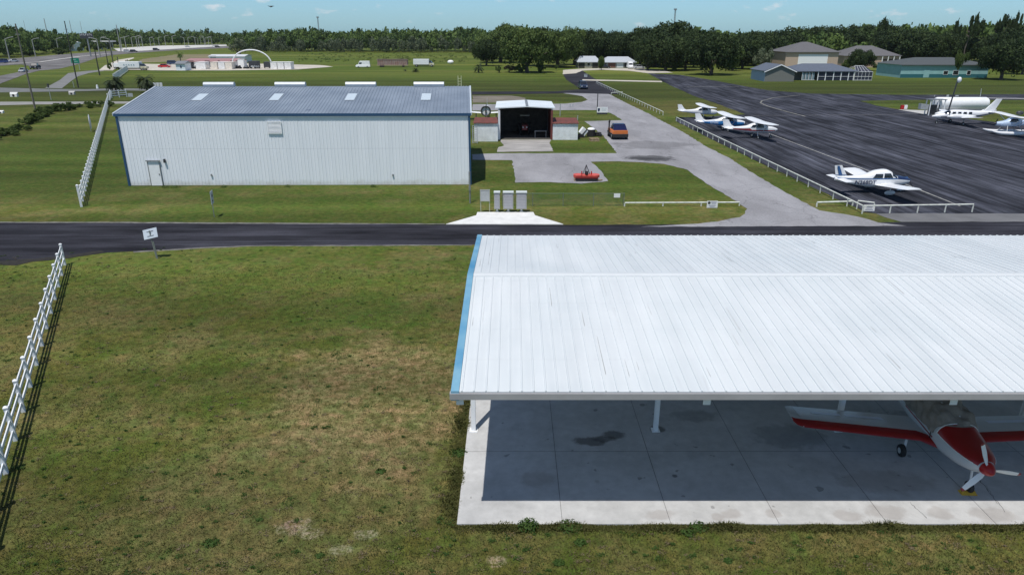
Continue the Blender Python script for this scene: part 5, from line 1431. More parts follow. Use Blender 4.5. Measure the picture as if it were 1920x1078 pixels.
# gate between the big hangar and the annex
Yk = Yat(269); t_ = thing("wire_gate", "pale metal gate panel with cross bars between the big hangar and the left annex", "gate", (Xat(886.5, Yk), Yk, 0))
wk = Xat(895, Yk) - Xat(886.5, Yk)
q = MB()
for x in (0, wk): q.box((x, 0, 1.1), (0.07, 0.07, 2.2))
for z in np.linspace(0.1, 2.15, 9): q.box((wk / 2, 0, z), (wk - 0.075, 0.04, 0.05))
q.build("frame", mat("gate_grey", (0.42, 0.45, 0.5), 0.5, var=0.1), t_)
pz = P(881.5, 381); q = MB(); q.tube((pz[0], pz[1], 0), (pz[0], pz[1], Zat(pz[1], 322)), 0.07, n=8); q.box((pz[0], pz[1] - 0.08, 1.2), (0.16, 0.08, 0.3))
tag(q.build("utility_post", M['grey_metal']), "thin grey post standing in front of the big hangar's right corner", "post")

# ------------------------------------------------------------------ signs and mailboxes
def grey_lines(mb, w_, z0, z1, n, y, rnd, x0=None):
    for i in range(n):
        z = z1 - (z1 - z0) * (i + .5) / n; a = rnd.uniform(.55, .9) * w_
        mb.box((0 if x0 is None else x0, y, z), (a, 0.006, (z1 - z0) / n * 0.4))
Yb = Yat(398.5)
def mailx(px): return Xat(px, Yb, 0.8)
t_ = thing("notice_board", "pale grey notice board on two thin posts, left of the mailboxes", "notice board", (mailx(909.5), Yb, 0.055))
bw_ = mailx(919) - mailx(900.5); zt = Zat(Yb, 357); zb_ = Zat(Yb, 379)
q = MB(); q.box((0, 0, (zt + zb_) / 2), (bw_, 0.06, zt - zb_)); q.build("board", mat("board_grey", (0.42, 0.44, 0.44), 0.6, var=0.08, vscale=5), t_)
q = MB()
for s in (-1, 1): q.box((s * (bw_ / 2 - 0.03), -0.035, (zt + zb_) / 2), (0.06, 0.02, zt - zb_))
for z in (zt - 0.03, zb_ + 0.03): q.box((0, -0.035, z), (bw_ - 0.125, 0.02, 0.06))
q.build("frame", mat("board_frame", (0.36, 0.37, 0.33), 0.6, var=0.08), t_)
for s in (-1, 1): q = MB(); q.box((s * (bw_ / 2 - 0.04), 0.035, zb_ / 2 + 0.1), (0.06, 0.05, zb_ + 0.2)); q.build("post", mat("board_post", (0.34, 0.36, 0.28), 0.8, var=0.1), t_)
for (a, b_, lab) in ((926.5, 937.5, "narrow grey parcel mailbox cabinet next to the notice board"), (943.5, 962.5, "wide grey cluster mailbox in the middle of the three cabinets"), (968, 987.5, "wide grey cluster mailbox at the right end of the row")):
    cx_ = mailx((a + b_) / 2); w_ = mailx(b_) - mailx(a); zt = Zat(Yb, 362); zb_ = Zat(Yb, 392.5)
    t_ = thing("mailbox_cabinet", lab, "mailbox", (cx_, Yb, 0.055), 0, "grey mailbox cabinets on the white pad")
    q = MB(); q.box((0, 0, (zt + zb_) / 2), (w_, 0.45, zt - zb_)); q.build("cabinet", mat("mailbox_grey", (0.34, 0.345, 0.33), 0.5, var=0.07, vscale=3), t_, bevel=0.012)
    q = MB(); q.box((0, -0.02, zt + 0.035), (w_ + 0.04, 0.54, 0.065)); q.build("cap", mat("mailbox_cap", (0.62, 0.66, 0.64), 0.4, var=0.05), t_)
    q = MB(); q.box((0, 0, (zb_ + 0.03) / 2), (0.14, 0.14, zb_ - 0.03)); q.box((0, 0, 0.012), (0.3, 0.3, 0.022)); q.build("pedestal", M['light_metal'], t_)
    cols = 1 if w_ < 0.8 else 4; rows = 5
    q = MB()
    for c in range(cols):
        for r in range(rows):
            cw = (w_ - 0.12) / cols; rh = (zt - zb_ - 0.12) / rows
            if cols == 4 and c >= 2 and r < 3:
                continue
            q.box((-w_ / 2 + 0.06 + cw * (c + .5), -0.232, zb_ + 0.06 + rh * (r + .5)), (cw - 0.02, 0.012, rh - 0.02))
    if cols == 4:
        cw = (w_ - 0.12) / 4
        q.box((-w_ / 2 + 0.06 + cw * 3, -0.232, zb_ + 0.06 + (zt - zb_ - 0.12) * 0.3), (cw * 2 - 0.02, 0.012, (zt - zb_ - 0.12) * 0.58))
    q.build("doors", mat("mailbox_door", (0.37, 0.37, 0.39), 0.45, var=0.06, vscale=4), t_)
    if cols == 4:
        q = MB(); q.box((w_ * 0.22, -0.27, zb_ + (zt - zb_) * 0.64), (w_ * 0.33, 0.06, 0.05)); q.build("mail_slot", mat("slot_lid", (0.58, 0.6, 0.6), 0.4, var=0.05), t_)

# leaning road sign seen from behind
p = P(294, 485); t_ = thing("road_sign", "white rectangular road sign leaning on its grey post beside the near road, seen from behind", "sign", p, 0.06)
q = MB(); q.tube((0, 0, 0), (-0.14, 0, 1.78), 0.035, n=8); q.tube((0.05, 0.0, 0), (-0.02, 0.01, 1.1), 0.03, n=8); q.build("post", mat("olive_post", (0.22, 0.24, 0.22), 0.6, var=0.1), t_)
q = MB(); Rm = Matrix.Translation((-0.13, 0.05, 1.58)) @ Matrix.Rotation(-0.22, 4, 'Y') @ Matrix.Rotation(-0.45, 4, 'X')
q.hexa([Rm @ Vector(v) for v in ((-.43, -.01, -.30), (.43, -.01, -.30), (.43, .01, -.30), (-.43, .01, -.30))], [Rm @ Vector(v) for v in ((-.43, -.01, .30), (.43, -.01, .30), (.43, .01, .30), (-.43, .01, .30))])
q.build("sign_plate", mat("sign_back", (0.48, 0.54, 0.60), 0.4, var=0.05), t_)
q = MB()
for z in (-0.14, 0.14): q.hexa([Rm @ Vector(v) for v in ((-.2, -.04, z - .015), (.2, -.04, z - .015), (.2, -.012, z - .015), (-.2, -.012, z - .015))], [Rm @ Vector(v) for v in ((-.2, -.04, z + .015), (.2, -.04, z + .015), (.2, -.012, z + .015), (-.2, -.012, z + .015))])
q.build("bracket", M['grey_metal'], t_)
p = P(402, 407); t_ = thing("narrow_sign", "narrow white sign turned edgewise on a thin post across the road from the hangar door", "sign", p, 1.75)
q = MB(); q.tube((0, 0, 0), (0, 0, 1.95), 0.03, n=6); q.build("post", M['grey_metal'], t_)
q = MB(); q.box((0, -0.04, 1.5), (0.75, 0.02, 0.95)); pl = q.build("sign_plate", mat("sign_white", (0.52, 0.55, 0.64), 0.4, var=0.06), t_)
q = MB(); q.box((0.05, -0.055, 1.62), (0.3, 0.006, 0.2)); q.box((0.0, -0.055, 1.25), (0.3, 0.006, 0.1)); q.build("marking", M['dark_metal'], pl)
# small notices on the rails
def notice(px, py, w_, h_, z0, lab, dot=False):
    p = P(px, py); t_ = thing("notice_sign", lab, "sign", (p[0], p[1] - 0.12, 0))
    q = MB(); q.box((0, 0, z0 + h_ / 2), (w_, 0.02, h_)); pl = q.build("sign_plate", M['white_paint'], t_)
    for s in (-1, 1): q = MB(); q.box((s * w_ * 0.42, 0.03, (z0 + 0.1) / 2), (0.04, 0.03, z0 + 0.1)); q.build("leg", M['light_metal'], t_)
    q = MB(); rnd = random.Random(int(px)); grey_lines(q, w_ * 0.8, z0 + 0.05, z0 + h_ - (0.3 if dot else 0.08), 3, -0.014, rnd)
    if dot: q.box((w_ * 0.12, -0.014, z0 + h_ - 0.1), (w_ * 0.5, 0.006, 0.06)); q.box((w_ * 0.12, -0.014, z0 + h_ - 0.2), (w_ * 0.4, 0.006, 0.04))
    q.build("lines", mat("print_grey", (0.30, 0.30, 0.42), 0.7, var=0.1), pl)
    if dot: q = MB(); q.tube((-w_ * 0.3, -0.011, z0 + h_ - 0.15), (-w_ * 0.3, -0.018, z0 + h_ - 0.15), 0.11, n=14); q.build("emblem", M['dark_metal'], pl)
notice(1334, 390.5, 0.85, 0.55, 0.06, "small white notice with a dark round emblem hanging on the barrier left of the drive", True)
notice(1627, 398, 0.85, 0.48, 0.12, "small pale notice with rows of print at the near corner of the ramp rail")
# white sign with dark shield by the drive
p = P(1129, 215); t_ = thing("airport_sign", "white rectangular sign with a dark blue shield emblem beside the drive", "sign", p)
w_ = Xat(1139, p[1]) - Xat(1119, p[1]); q = MB(); q.box((0, 0, 0.75), (w_, 0.12, 0.9)); q.build("sign_board", M['white_paint'], t_)
q = MB(); q.box((0, 0.02, 0.15), (w_ * 0.96, 0.1, 0.28)); q.build("base", M['dark_metal'], t_)
q = MB(); sx = -w_ * 0.33
n0 = [(sx - .18, 1.1), (sx - .18, .72), (sx - .1, .52), (sx, .42), (sx + .1, .52), (sx + .18, .72), (sx + .18, 1.1), (sx + 0.05, 1.0), (sx - 0.05, 1.0)]
q.poly([(x, -0.066, z) for x, z in n0][::-1]); q.build("shield_emblem", M['aero_navy'], t_)
q = MB()
for z in (1.05, 0.9, 0.75, 0.6): q.box((w_ * 0.15, -0.064, z), (w_ * 0.5 * (1 if z > .8 else .7), 0.006, 0.035))
q.build("lines", mat("pale_print", (0.42, 0.52, 0.52), 0.6, var=0.1), t_)
p = P(1119.5, 212); q = MB(); q.tube((p[0], p[1], 0), (p[0], p[1], Zat(p[1], 174)), 0.09, 0.07, n=8)
tag(q.build("dark_pole", M['dark_metal']), "plain dark pole standing at the left edge of the shield sign", "pole")
# oval white sign on the grass left
p = P(172, 247); t_ = thing("oval_sign", "tall thin white oval sign leaning edgewise on the grass left of the rail fence", "sign", p, 2.02)
q = MB(); Rm = Matrix.Rotation(0.12, 4, 'Y')
pts = [(0.95 * math.cos(a), 1.35 + 0.98 * math.sin(a)) for a in np.linspace(0, 2 * math.pi, 22, endpoint=False)]
q.rings([[Rm @ Vector((x, -0.03, z)) for x, z in pts], [Rm @ Vector((x, 0.03, z)) for x, z in pts]]); q.build("sign_plate", mat("oval_white", (0.55, 0.58, 0.66), 0.4, var=0.1), t_)
q = MB(); q.tube((0, 0.08, 0), (0.1, 0.08, 1.4), 0.04, n=6); q.build("post", M['grey_metal'], t_)
p = P(68, 206)
# utility poles: (px base, py base, py top, lower material)
poles = [(66, 205, 45, 'wood_pole', "tallest leaning wooden utility pole nearest the camera at the far left"), (147, 165, 40, 'dark_pole', "tall dark pole standing in front of the green road sign"), (95, 93, 35, 'conc_pole', "pale concrete pole rising from the trees beyond the highway, left of the white building"), (139, 83, 39, 'conc_pole', "pale concrete pole at the right end of the far white building"), (157, 76, 41, 'conc_pole', "short-looking pale pole left of the dark billboard"), (187, 142, 92, 'dark_pole', "dark pole right of the green road sign, leaning left"), (204, 128, 92, 'dark_pole', "dark pole just left of the white truck"), (214, 128, 74, 'dark_pole', "taller dark pole touching the white truck's rear"), (227, 97, 47, 'conc_pole', "tall pale pole at the left end of the pale lot"), (224, 130, 107, 'dark_pole', "short dark pole in front of the white truck box"), (52, 75, 39, 'conc_pole', "thin pale pole top poking out of the tree line at the far left")]
for px, pb, pt_, mk, lab in poles:
    p = P(px, pb); z = Zat(p[1], pt_); r = 0.17 if pb > 150 else (0.22 if pb > 120 else 0.42)
    t_ = thing("utility_pole", lab, "pole", p, 0, "utility poles along the highway")
    q = MB(); q.tube((0, 0, -0.2), (0, 0, z), r, r * 0.6, n=10); q.build("shaft", M[mk], t_, True)
    if pb > 80:
        q = MB(); q.box((0, 0, z * 0.88), (0.9, 0.08, 0.1)); q.build("bracket", M['grey_metal'], t_)
# street lamps (px base, py base, py top, arm direction)
lamps = [(18, 111, 70, 1), (67, 107, 72, 1), (111, 101, 71, 1), (188, 108, 71, -1), (193, 95, 69, 1), (211, 107, 71, -1), (229, 94, 70, 1), (237, 92, 68, 1), (249, 90, 69, 1), (258, 90, 67, 1), (262, 90, 70, 1), (268, 89, 68, -1), (283, 88, 70, 1), (290, 87, 71, -1), (299, 87, 70, 1), (311, 87, 67, 1), (325, 87, 67, 1), (347, 87, 70, -1), (354, 86, 70, 1), (367, 86, 69, -1), (372, 85, 71, -1), (377, 85, 71, 1), (384, 86, 68, -1), (386, 86, 71, 1), (392, 86, 69, 1), (398, 86, 70, -1), (413, 84, 73, 1), (418, 84, 73, -1)]
lnames = ["leftmost", "second", "third", "fourth", "fifth", "sixth", "seventh", "eighth", "ninth", "tenth", "eleventh", "twelfth", "thirteenth", "fourteenth", "fifteenth", "sixteenth", "seventeenth", "eighteenth", "nineteenth", "twentieth", "twenty-first", "twenty-second", "twenty-third", "twenty-fourth", "twenty-fifth", "twenty-sixth", "twenty-seventh", "rightmost"]
lm = M['conc_pole']
for i, (px, pb, pt_, s) in enumerate(lamps):
    p = P(px, pb); z = Zat(p[1], pt_); k = z / 10.0
    t_ = thing("street_lamp", "highway street lamp with its arm to the %s, %s in the row from the left" % ("right" if s > 0 else "left", lnames[i]), "street lamp", p, 0, "pale street lamps along the highway")
    q = MB(); q.tube((0, 0, 0), (0, 0, z * 0.93), 0.30 * k, 0.20 * k, n=8); q.build("pole", lm, t_, True)
    q = MB(); q.path([(0, 0, z * 0.90), (s * 1.4 * k, 0, z * 0.955), (s * 3.4 * k, 0, z * 1.0)], [0.18 * k, 0.17 * k, 0.14 * k], 6); q.build("arm", lm, t_)
    q = MB(); q.ball((s * 3.8 * k, 0, z * 1.0), 0.34 * k, 8, 5, (1.6, 0.7, 0.45)); q.build("lamp_head", M['light_metal'], t_, True)
# green road sign
Y = Yat(132); xs = Xat(144.5, Y); zt = Zat(Y, 109.5); zb_ = Zat(Y, 119); w_ = Xat(152, Y) - Xat(137, Y)
t_ = thing("highway_sign", "green highway direction sign with pale lettering on two posts", "sign", (xs, Y, 0))
q = MB(); q.box((0, 0, (zt + zb_) / 2), (w_, 0.1, zt - zb_)); q.build("sign_board", M['green_sign'], t_)
q = MB()
for z, a, x in ((zb_ + (zt - zb_) * 0.7, 0.5, -0.12), (zb_ + (zt - zb_) * 0.35, 0.4, 0.1)): q.box((w_ * x, -0.056, z), (w_ * a, 0.01, 0.22))
q.build("lines", mat("sign_print", (0.30, 0.50, 0.42), 0.5, var=0.1), t_)
for s in (-1, 1): q = MB(); q.tube((s * w_ * 0.35, 0.1, 0), (s * w_ * 0.35, 0.1, zt - 0.3), 0.1, n=6); q.build("post", M['light_metal'], t_)
# dark billboard and canopy and white building beyond the highway
Y = 420.0; x0, x1 = Xat(158, Y), Xat(182, Y)
t_ = thing("billboard", "dark billboard with a row of pale letters above the far trees", "billboard", ((x0 + x1) / 2, Y, 0))
q = MB(); q.box((0, 0, (Zat(Y, 63) + Zat(Y, 73)) / 2), (x1 - x0, 0.6, Zat(Y, 63) - Zat(Y, 73))); q.build("sign_board", M['dark_metal'], t_)
q = MB(); q.tube((0, 0.3, 0), (0, 0.3, Zat(Y, 72)), 0.4, n=10); q.build("post", M['grey_metal'], t_)
q = MB()
for k in range(7):
    x = -(x1 - x0) * 0.42 + (x1 - x0) * 0.14 * k; zz = Zat(Y, 65.5); q.box((x - 0.25, -0.33, zz), (0.16, 0.04, 0.95)); q.box((x + 0.1, -0.33, zz + (0.35 if k % 2 else -0.3)), (0.5, 0.04, 0.16))
q.build("lettering", M['aero_white'], t_)
Y = Yat(93); t_, Wd, zt = shed_box("roadside_building", "white flat-roofed building half hidden by bushes beyond the highway", 110, 141, 96, 82, 12, stw, cat="building", rise=1.2)
Y = Yat(93); x0, x1 = Xat(177, Y), Xat(215, Y); zt = Zat(Y, 78)
t_ = thing("station_canopy", "flat pale canopy on posts over a forecourt beyond the highway", "canopy", ((x0 + x1) / 2, Y, 0))
q = MB(); q.box((0, 0, zt), (x1 - x0, 9, 0.8)); q.build("canopy_roof", M['white_concrete'], t_)
for s in (-1, -0.33, 0.33, 1): q = MB(); q.box((s * (x1 - x0) * 0.42, 0, zt / 2 - 0.2), (0.6, 0.6, zt - 0.4)); q.build("post", M['grey_metal'], t_)

# ------------------------------------------------------------------ vehicles
def car(name, label, loc, rz, m, kind='sedan', group=None, cat="car"):
    t_ = thing(name, label, cat, loc, rz, group)
    L_, W_ = {'sedan': (4.6, 1.8), 'suv': (4.7, 1.9), 'pickup': (5.6, 2.0), 'van': (5.6, 2.0)}[kind]
    hb = {'sedan': 0.92, 'suv': 1.1, 'pickup': 1.15, 'van': 1.25}[kind]; ht = {'sedan': 1.45, 'suv': 1.8, 'pickup': 1.9, 'van': 2.5}[kind]
    def ring(x, w_, z0, z1): return [(x, -w_ / 2, z0), (x, -w_ / 2 * 0.99, (z0 + z1) * .55), (x, -w_ / 2 * 0.88, z1), (x, w_ / 2 * 0.88, z1), (x, w_ / 2 * 0.99, (z0 + z1) * .55), (x, w_ / 2, z0)]
    fr = hb * 0.82
    secs = {'sedan': [(-L_ / 2, .86, .35, hb * .85), (-L_ / 2 + .2, .98, .28, hb), (0, 1, .26, hb), (L_ * .2, 1, .26, hb), (L_ / 2 - .25, .96, .28, fr), (L_ / 2, .8, .36, fr * .8)],
            'suv': [(-L_ / 2, .9, .38, hb), (-L_ / 2 + .15, 1, .32, hb), (L_ * .22, 1, .32, hb), (L_ / 2 - .2, .97, .34, hb * .92), (L_ / 2, .86, .4, hb * .8)],
            'pickup': [(-L_ / 2, .95, .5, hb), (L_ * .2, 1, .4, hb), (L_ / 2 - .2, .98, .42, hb * .95), (L_ / 2, .88, .45, hb * .85)],
            'van': [(-L_ / 2, .95, .38, hb), (L_ * .25, 1, .34, hb), (L_ / 2 - .3, .97, .36, hb * .9), (L_ / 2, .85, .42, hb * .7)]}[kind]
    q = MB(); q.rings([ring(x, W_ * w_, z0, z1) for x, w_, z0, z1 in secs]); body = q.build("body", m, t_, True)
    cab = {'sedan': (-1.75, -1.0, 0.45, 1.15), 'suv': (-2.25, -2.05, 0.6, 1.2), 'pickup': (-0.6, -0.45, 0.75, 1.3), 'van': (-2.75, -2.65, 1.2, 1.9)}[kind]
    def ring2(x, w0, w1, z0, z1): return [(x[0], -w0 / 2, z0), (x[1], -w1 / 2, z1), (x[1], w1 / 2, z1), (x[0], w0 / 2, z0)]
    wb, wt = W_ * 0.86, W_ * 0.72 if kind != 'van' else W_ * 0.82
    c = MB(); b4 = [(cab[0], -wb / 2, hb - .01), (cab[3], -wb / 2, hb - .01), (cab[3], wb / 2, hb - .01), (cab[0], wb / 2, hb - .01)]; t4 = [(cab[1], -wt / 2, ht), (cab[2], -wt / 2, ht), (cab[2], wt / 2, ht), (cab[1], wt / 2, ht)]
    c.hexa(b4, t4); c.build("cabin", m if kind in ('van',) else M['glass'], t_, bevel=0.04)
    q = MB(); q.box(((cab[1] + cab[2]) / 2, 0, ht + 0.012), (cab[2] - cab[1] - .05, wt - .04, 0.06)); q.build("roof", m, t_, bevel=0.02)
    def lerp4(u, v, f): # on the face between corners
        a, b_, c_, d_ = f; A_ = Vector(a).lerp(Vector(b_), u); B_ = Vector(d_).lerp(Vector(c_), u); return A_.lerp(B_, v)
    faces = {'side': [(b4[0], b4[1], t4[1], t4[0]), (b4[3], b4[2], t4[2], t4[3])], 'front': [(b4[1], b4[2], t4[2], t4[1])]}
    if kind == 'van':
        for nm, f, u0, u1 in (("windshield", faces['front'][0], .08, .92), ("side_window", faces['side'][0], .72, .95), ("side_window", faces['side'][1], .72, .95)):
            n_ = (Vector(f[1]) - Vector(f[0])).cross(Vector(f[3]) - Vector(f[0])).normalized()
            if f is faces['side'][1]: n_ = -n_
            q = MB(); q.quad(*[lerp4(u, v, f) + n_ * 0.03 for u, v in ((u0, .15), (u1, .15), (u1, .62), (u0, .62))]); q.build(nm, M['glass'], t_)
    else:
        for f, s in ((faces['side'][0], -1), (faces['side'][1], 1)):
            q = MB()
            for u in (0.0, 0.5, 1.0) if kind != 'pickup' else (0.0, 1.0):
                a = lerp4(u, 0.0, f); b_ = lerp4(u, 1, f); q.tube(a, b_, 0.05, n=5)
            q.build("pillar", m, t_)
    if kind == 'pickup':
        q = MB(); q.box((-1.75, 0, hb + 0.02), (2.0, W_ * .78, 0.05)); q.build("bed_cover", M['black'], t_)
    wx = L_ * 0.31
    for x in (-wx, wx):
        for s in (-1, 1): wheel(t_, x, s * (W_ / 2 - .12), 0.34, 0.24)
    for s in (-1, 1):
        q = MB(); q.box((L_ / 2 - .03, s * W_ * .32, fr * .85), (0.1, 0.32, 0.16)); q.build("headlight", M['aero_white'], t_)
        q = MB(); q.box((-L_ / 2 + .02, s * W_ * .36, hb * .78), (0.08, 0.22, 0.2)); q.build("tail_light", M['aero_red'], t_)
    return t_
silver = mat("silver_paint", (0.50, 0.52, 0.54), 0.3, 0.2, var=0.05); blackp = mat("black_paint", (0.012, 0.013, 0.015), 0.6, var=0.1); bluep = mat("blue_paint", (0.05, 0.08, 0.22), 0.3, var=0.1); darkblue = mat("dark_blue_paint", (0.03, 0.045, 0.09), 0.25, var=0.1)
car("parked_car", "dark blue pickup truck driving down the dark road past the far rail fence", P(1093, 167), -math.pi / 2 + 0.05, darkblue, 'suv')
car("parked_car", "silver car on the slip road left of the black pickup", P(44, 136), -math.pi / 2 + 0.25, silver, 'sedan')
car("pickup_truck", "black pickup truck driving on the highway beside the leaning pole", P(67, 130.5), -math.pi / 2 + 0.35, blackp, 'pickup', cat="pickup truck").scale = (1.2, 1.2, 1.2)
car("parked_car", "white-silver car on the highway by the leftmost street lamp", P(25, 117), -math.pi / 2 - 0.6, silver, 'sedan')
car("parked_car", "blue car at the very left edge on the highway", P(4, 119), -math.pi / 2 - 0.6, bluep, 'suv')
car("parked_car", "black car parked on the pale lot above the white truck", P(251, 98.5), 0.1, blackp, 'suv')
car("parked_car", "silver car parked left of the black car at the pale lot", P(239, 98.5), 0.1, silver, 'suv')
car("parked_car", "dark car in the middle of the pale lot", P(293, 95), 0.2, blackp, 'suv')
car("parked_car", "dark car among the lamps at the right end of the pale lot", P(408, 89.5), 0.1, blackp, 'suv')
car("parked_car", "white car at the right end of the pale lot, beside the dark one", P(402, 89), 0.1, M['white_paint'], 'sedan')
car("parked_car", "pale car by the lamps in the right half of the pale lot", P(352, 89.5), 0.1, silver, 'sedan')
car("red_boat_car", "red low vehicle on the pale gravel left of the small shed", P(309, 127.5), 0.15, M['aero_red'], 'sedan', cat="vehicle")
car("parked_car", "dark grey car behind the red vehicle by the shed", P(325, 122), 0.1, darkblue, 'suv')
car("parked_car", "white sport utility car parked in front of the brick-panelled house", P(1181, 129), -math.pi / 2, M['white_paint'], 'van')
car("parked_car", "dark car parked in the shade of the small tree at the white-roofed house", P(1133, 129), 0.1, blackp, 'sedan')
car("parked_car", "light grey small car right of the white one by the low house", P(1198, 129.5), 0.1, silver, 'sedan')
car("cargo_van", "white cargo van with dark gear at its tail, parked in the far field", P(681, 127.5), math.pi + 0.1, M['white_paint'], 'van', cat="van")
# box truck in the field
def box_truck(name, label, pxl, pxr, yb, yt, flip=False):
    Y = Yat(yb); x0, x1 = Xat(pxl, Y), Xat(pxr, Y); z = Zat(Y, yt); L_ = x1 - x0
    t_ = thing(name, label, "truck", ((x0 + x1) / 2, Y + 1.2, 0), math.pi if flip else 0)
    q = MB(); q.box((-L_ * 0.12, 0, z / 2 + 0.45), (L_ * 0.75, 2.4, z - 0.9)); q.build("cargo_box", M['white_paint'], t_, bevel=0.05)
    q = MB(); q.hexa([(L_ * .27, -1, .6), (L_ * .5, -1, .6), (L_ * .5, 1, .6), (L_ * .27, 1, .6)], [(L_ * .27, -1, 1.5), (L_ * .49, -.95, 1.4), (L_ * .49, .95, 1.4), (L_ * .27, 1, 1.5)]); q.build("cab", mat("cream_cab", (0.62, 0.58, 0.42), 0.5, var=0.08), t_, bevel=0.08)
    q = MB(); q.hexa([(L_ * .27, -.95, 1.49), (L_ * .42, -.95, 1.44), (L_ * .42, .95, 1.44), (L_ * .27, .95, 1.49)], [(L_ * .27, -.9, 2.3), (L_ * .34, -.85, 2.3), (L_ * .34, .85, 2.3), (L_ * .27, .9, 2.3)]); q.build("windows", M['glass'], t_)
    for x in (-L_ * .35, L_ * .38):
        for s in (-1, 1): wheel(t_, x, s, 0.45, 0.28)
    q = MB(); q.box((-L_ * .1, 0, .62), (L_ * .7, 1.0, .3)); q.build("chassis", M['dark_metal'], t_)
    return t_, L_, z
box_truck("box_truck", "white box truck with a cream cab parked in the far field behind a small palm", 775, 814, 126, 111.5)
t_, L_, z = box_truck("delivery_truck", "white box truck with faint side marks behind the far end of the white fence", 224, 275, 132.5, 116)
q = MB()
for k in range(5): q.box((-L_ * .3 + L_ * .09 * k, -1.225, z * .62), (L_ * .05, 0.02, 0.5))
q.build("side_marks", mat("faint_marks", (0.35, 0.45, 0.50), 0.6, var=0.1), t_)
box_truck("small_truck", "small white truck standing behind the left end of the delivery truck", 214, 232, 131, 119)
# orange open vehicle with a dark slanted top, seen from behind
p = P(1161, 262); t_ = thing("orange_utility_vehicle", "orange vehicle with a dark blue-black top and an open door, parked on the drive", "vehicle", (p[0], p[1] + 1.4, 0), math.pi / 2 + 0.04)
w_ = 2.0
q = MB(); q.rings([[(x, -w_ / 2 * k, .40), (x, -w_ / 2 * k, 1.12 * kk), (x, -w_ / 2 * k * .92, 1.2 * kk), (x, w_ / 2 * k * .92, 1.2 * kk), (x, w_ / 2 * k, 1.12 * kk), (x, w_ / 2 * k, .40)] for x, k, kk in ((-1.75, .93, .97), (-1.6, 1, 1), (1.2, 1, 1), (2.3, .96, .9), (2.5, .88, .75))]); q.build("body", M['orange'], t_, True)
q = MB(); q.box((0.2, 0, .56), (4.1, w_ + .05, .38)); q.build("lower_cladding", M['black'], t_, bevel=0.04)
q = MB(); q.box((-1.84, 0, .52), (.14, w_ * .95, .42)); q.build("bumper", M['black'], t_, bevel=0.03)
q = MB(); q.hexa([(-1.62, -.9, 1.19), (.9, -.9, 1.19), (.9, .9, 1.19), (-1.62, .9, 1.19)], [(-.9, -.76, 1.82), (.35, -.76, 1.82), (.35, .76, 1.82), (-.9, .76, 1.82)]); q.build("cabin", mat("navy_glass", (0.012, 0.016, 0.06), 0.15, var=0.1), t_, bevel=0.05)
q = MB(); q.box((-.28, 0, 1.86), (1.2, 1.5, .05)); q.build("roof", mat("navy_roof", (0.015, 0.02, 0.07), 0.3, var=0.1), t_, bevel=0.02)
Rm = Matrix.Translation((.2, -w_ / 2, 0)) @ Matrix.Rotation(-1.25, 4, 'Z')
q = MB(); q.hexa([Rm @ Vector(v) for v in ((-1.05, -.05, .5), (0, -.05, .5), (0, .03, .5), (-1.05, .03, .5))], [Rm @ Vector(v) for v in ((-1.05, -.05, 1.25), (0, -.05, 1.2), (0, .03, 1.2), (-1.05, .03, 1.25))]); q.build("open_door", M['orange'], t_)
q = MB(); q.tube((.6, w_ / 2 + .08, .5), (.6, w_ / 2 + .1, 2.0), .09, n=8); q.tube((.6, w_ / 2 + .1, 2.0), (.2, w_ / 2 + .12, 2.25), .12, n=8); q.build("snorkel", M['black'], t_)
for x in (-1.15, 1.6):
    for s in (-1, 1): wheel(t_, x, s * (w_ / 2 - .08), 0.42, 0.3)
# red rotary mower
p = P(1100, 340); t_ = thing("rotary_mower", "bright red wide rotary mower attachment parked on the edge of the concrete", "mower", (p[0], p[1] + 0.4, 0), -0.03)
def deck(mb, cx, cy, rx, ry, z0, z1, n=8, rot=math.pi / 8):
    o_ = [(cx + rx * math.cos(2 * math.pi * i / n + rot), cy + ry * math.sin(2 * math.pi * i / n + rot)) for i in range(n)]
    mb.prism(o_, z0, z1)
q = MB(); q.box((0, 0.1, .42), (.9, 1.1, .22)); deck(q, -.75, .05, .5, .62, .32, .55); deck(q, .75, .05, .5, .62, .3205, .5505); q.build("deck", M['mower_red'], t_)
q = MB(); q.box((0, -.48, .21), (2.0, .3, .2)); q.build("under_frame", M['black'], t_)
q = MB(); q.box((0, -.64, .38), (2.1, .04, .16)); q.build("front_skirt", mat("dark_red", (0.22, 0.02, 0.02), 0.5, var=0.1), t_)
q = MB(); q.box((0, 0, .7), (.3, .35, .3)); q.tube((0, -.2, .7), (0, -.5, .72), .07, n=8); q.build("gearbox", M['black'], t_, bevel=0.02)
q = MB(); q.tube((-.35, .2, .5), (0, .55, 1.35), .035, n=6); q.tube((.35, .2, .5), (0, .55, 1.35), .035, n=6); q.tube((0, .55, 1.35), (0, 1.1, .55), .035, n=6); q.build("hitch_frame", M['dark_metal'], t_)
for s in (-1, 1):
    q = MB(); q.box((s * .45, -.1, .72), (.1, .12, .32)); q.build("hinge_post", M['aero_red'], t_)
    wheel(t_, s * .95, .66, .2, .12); wheel(t_, s * .35, .70, .2, .12)
q = MB(); q.box((1.25, -.4, .12), (.5, .12, .1), 0.6); q.box((-1.12, -.45, .15), (.1, .1, .3)); q.build("wood_block", M['dark_wood'], t_)
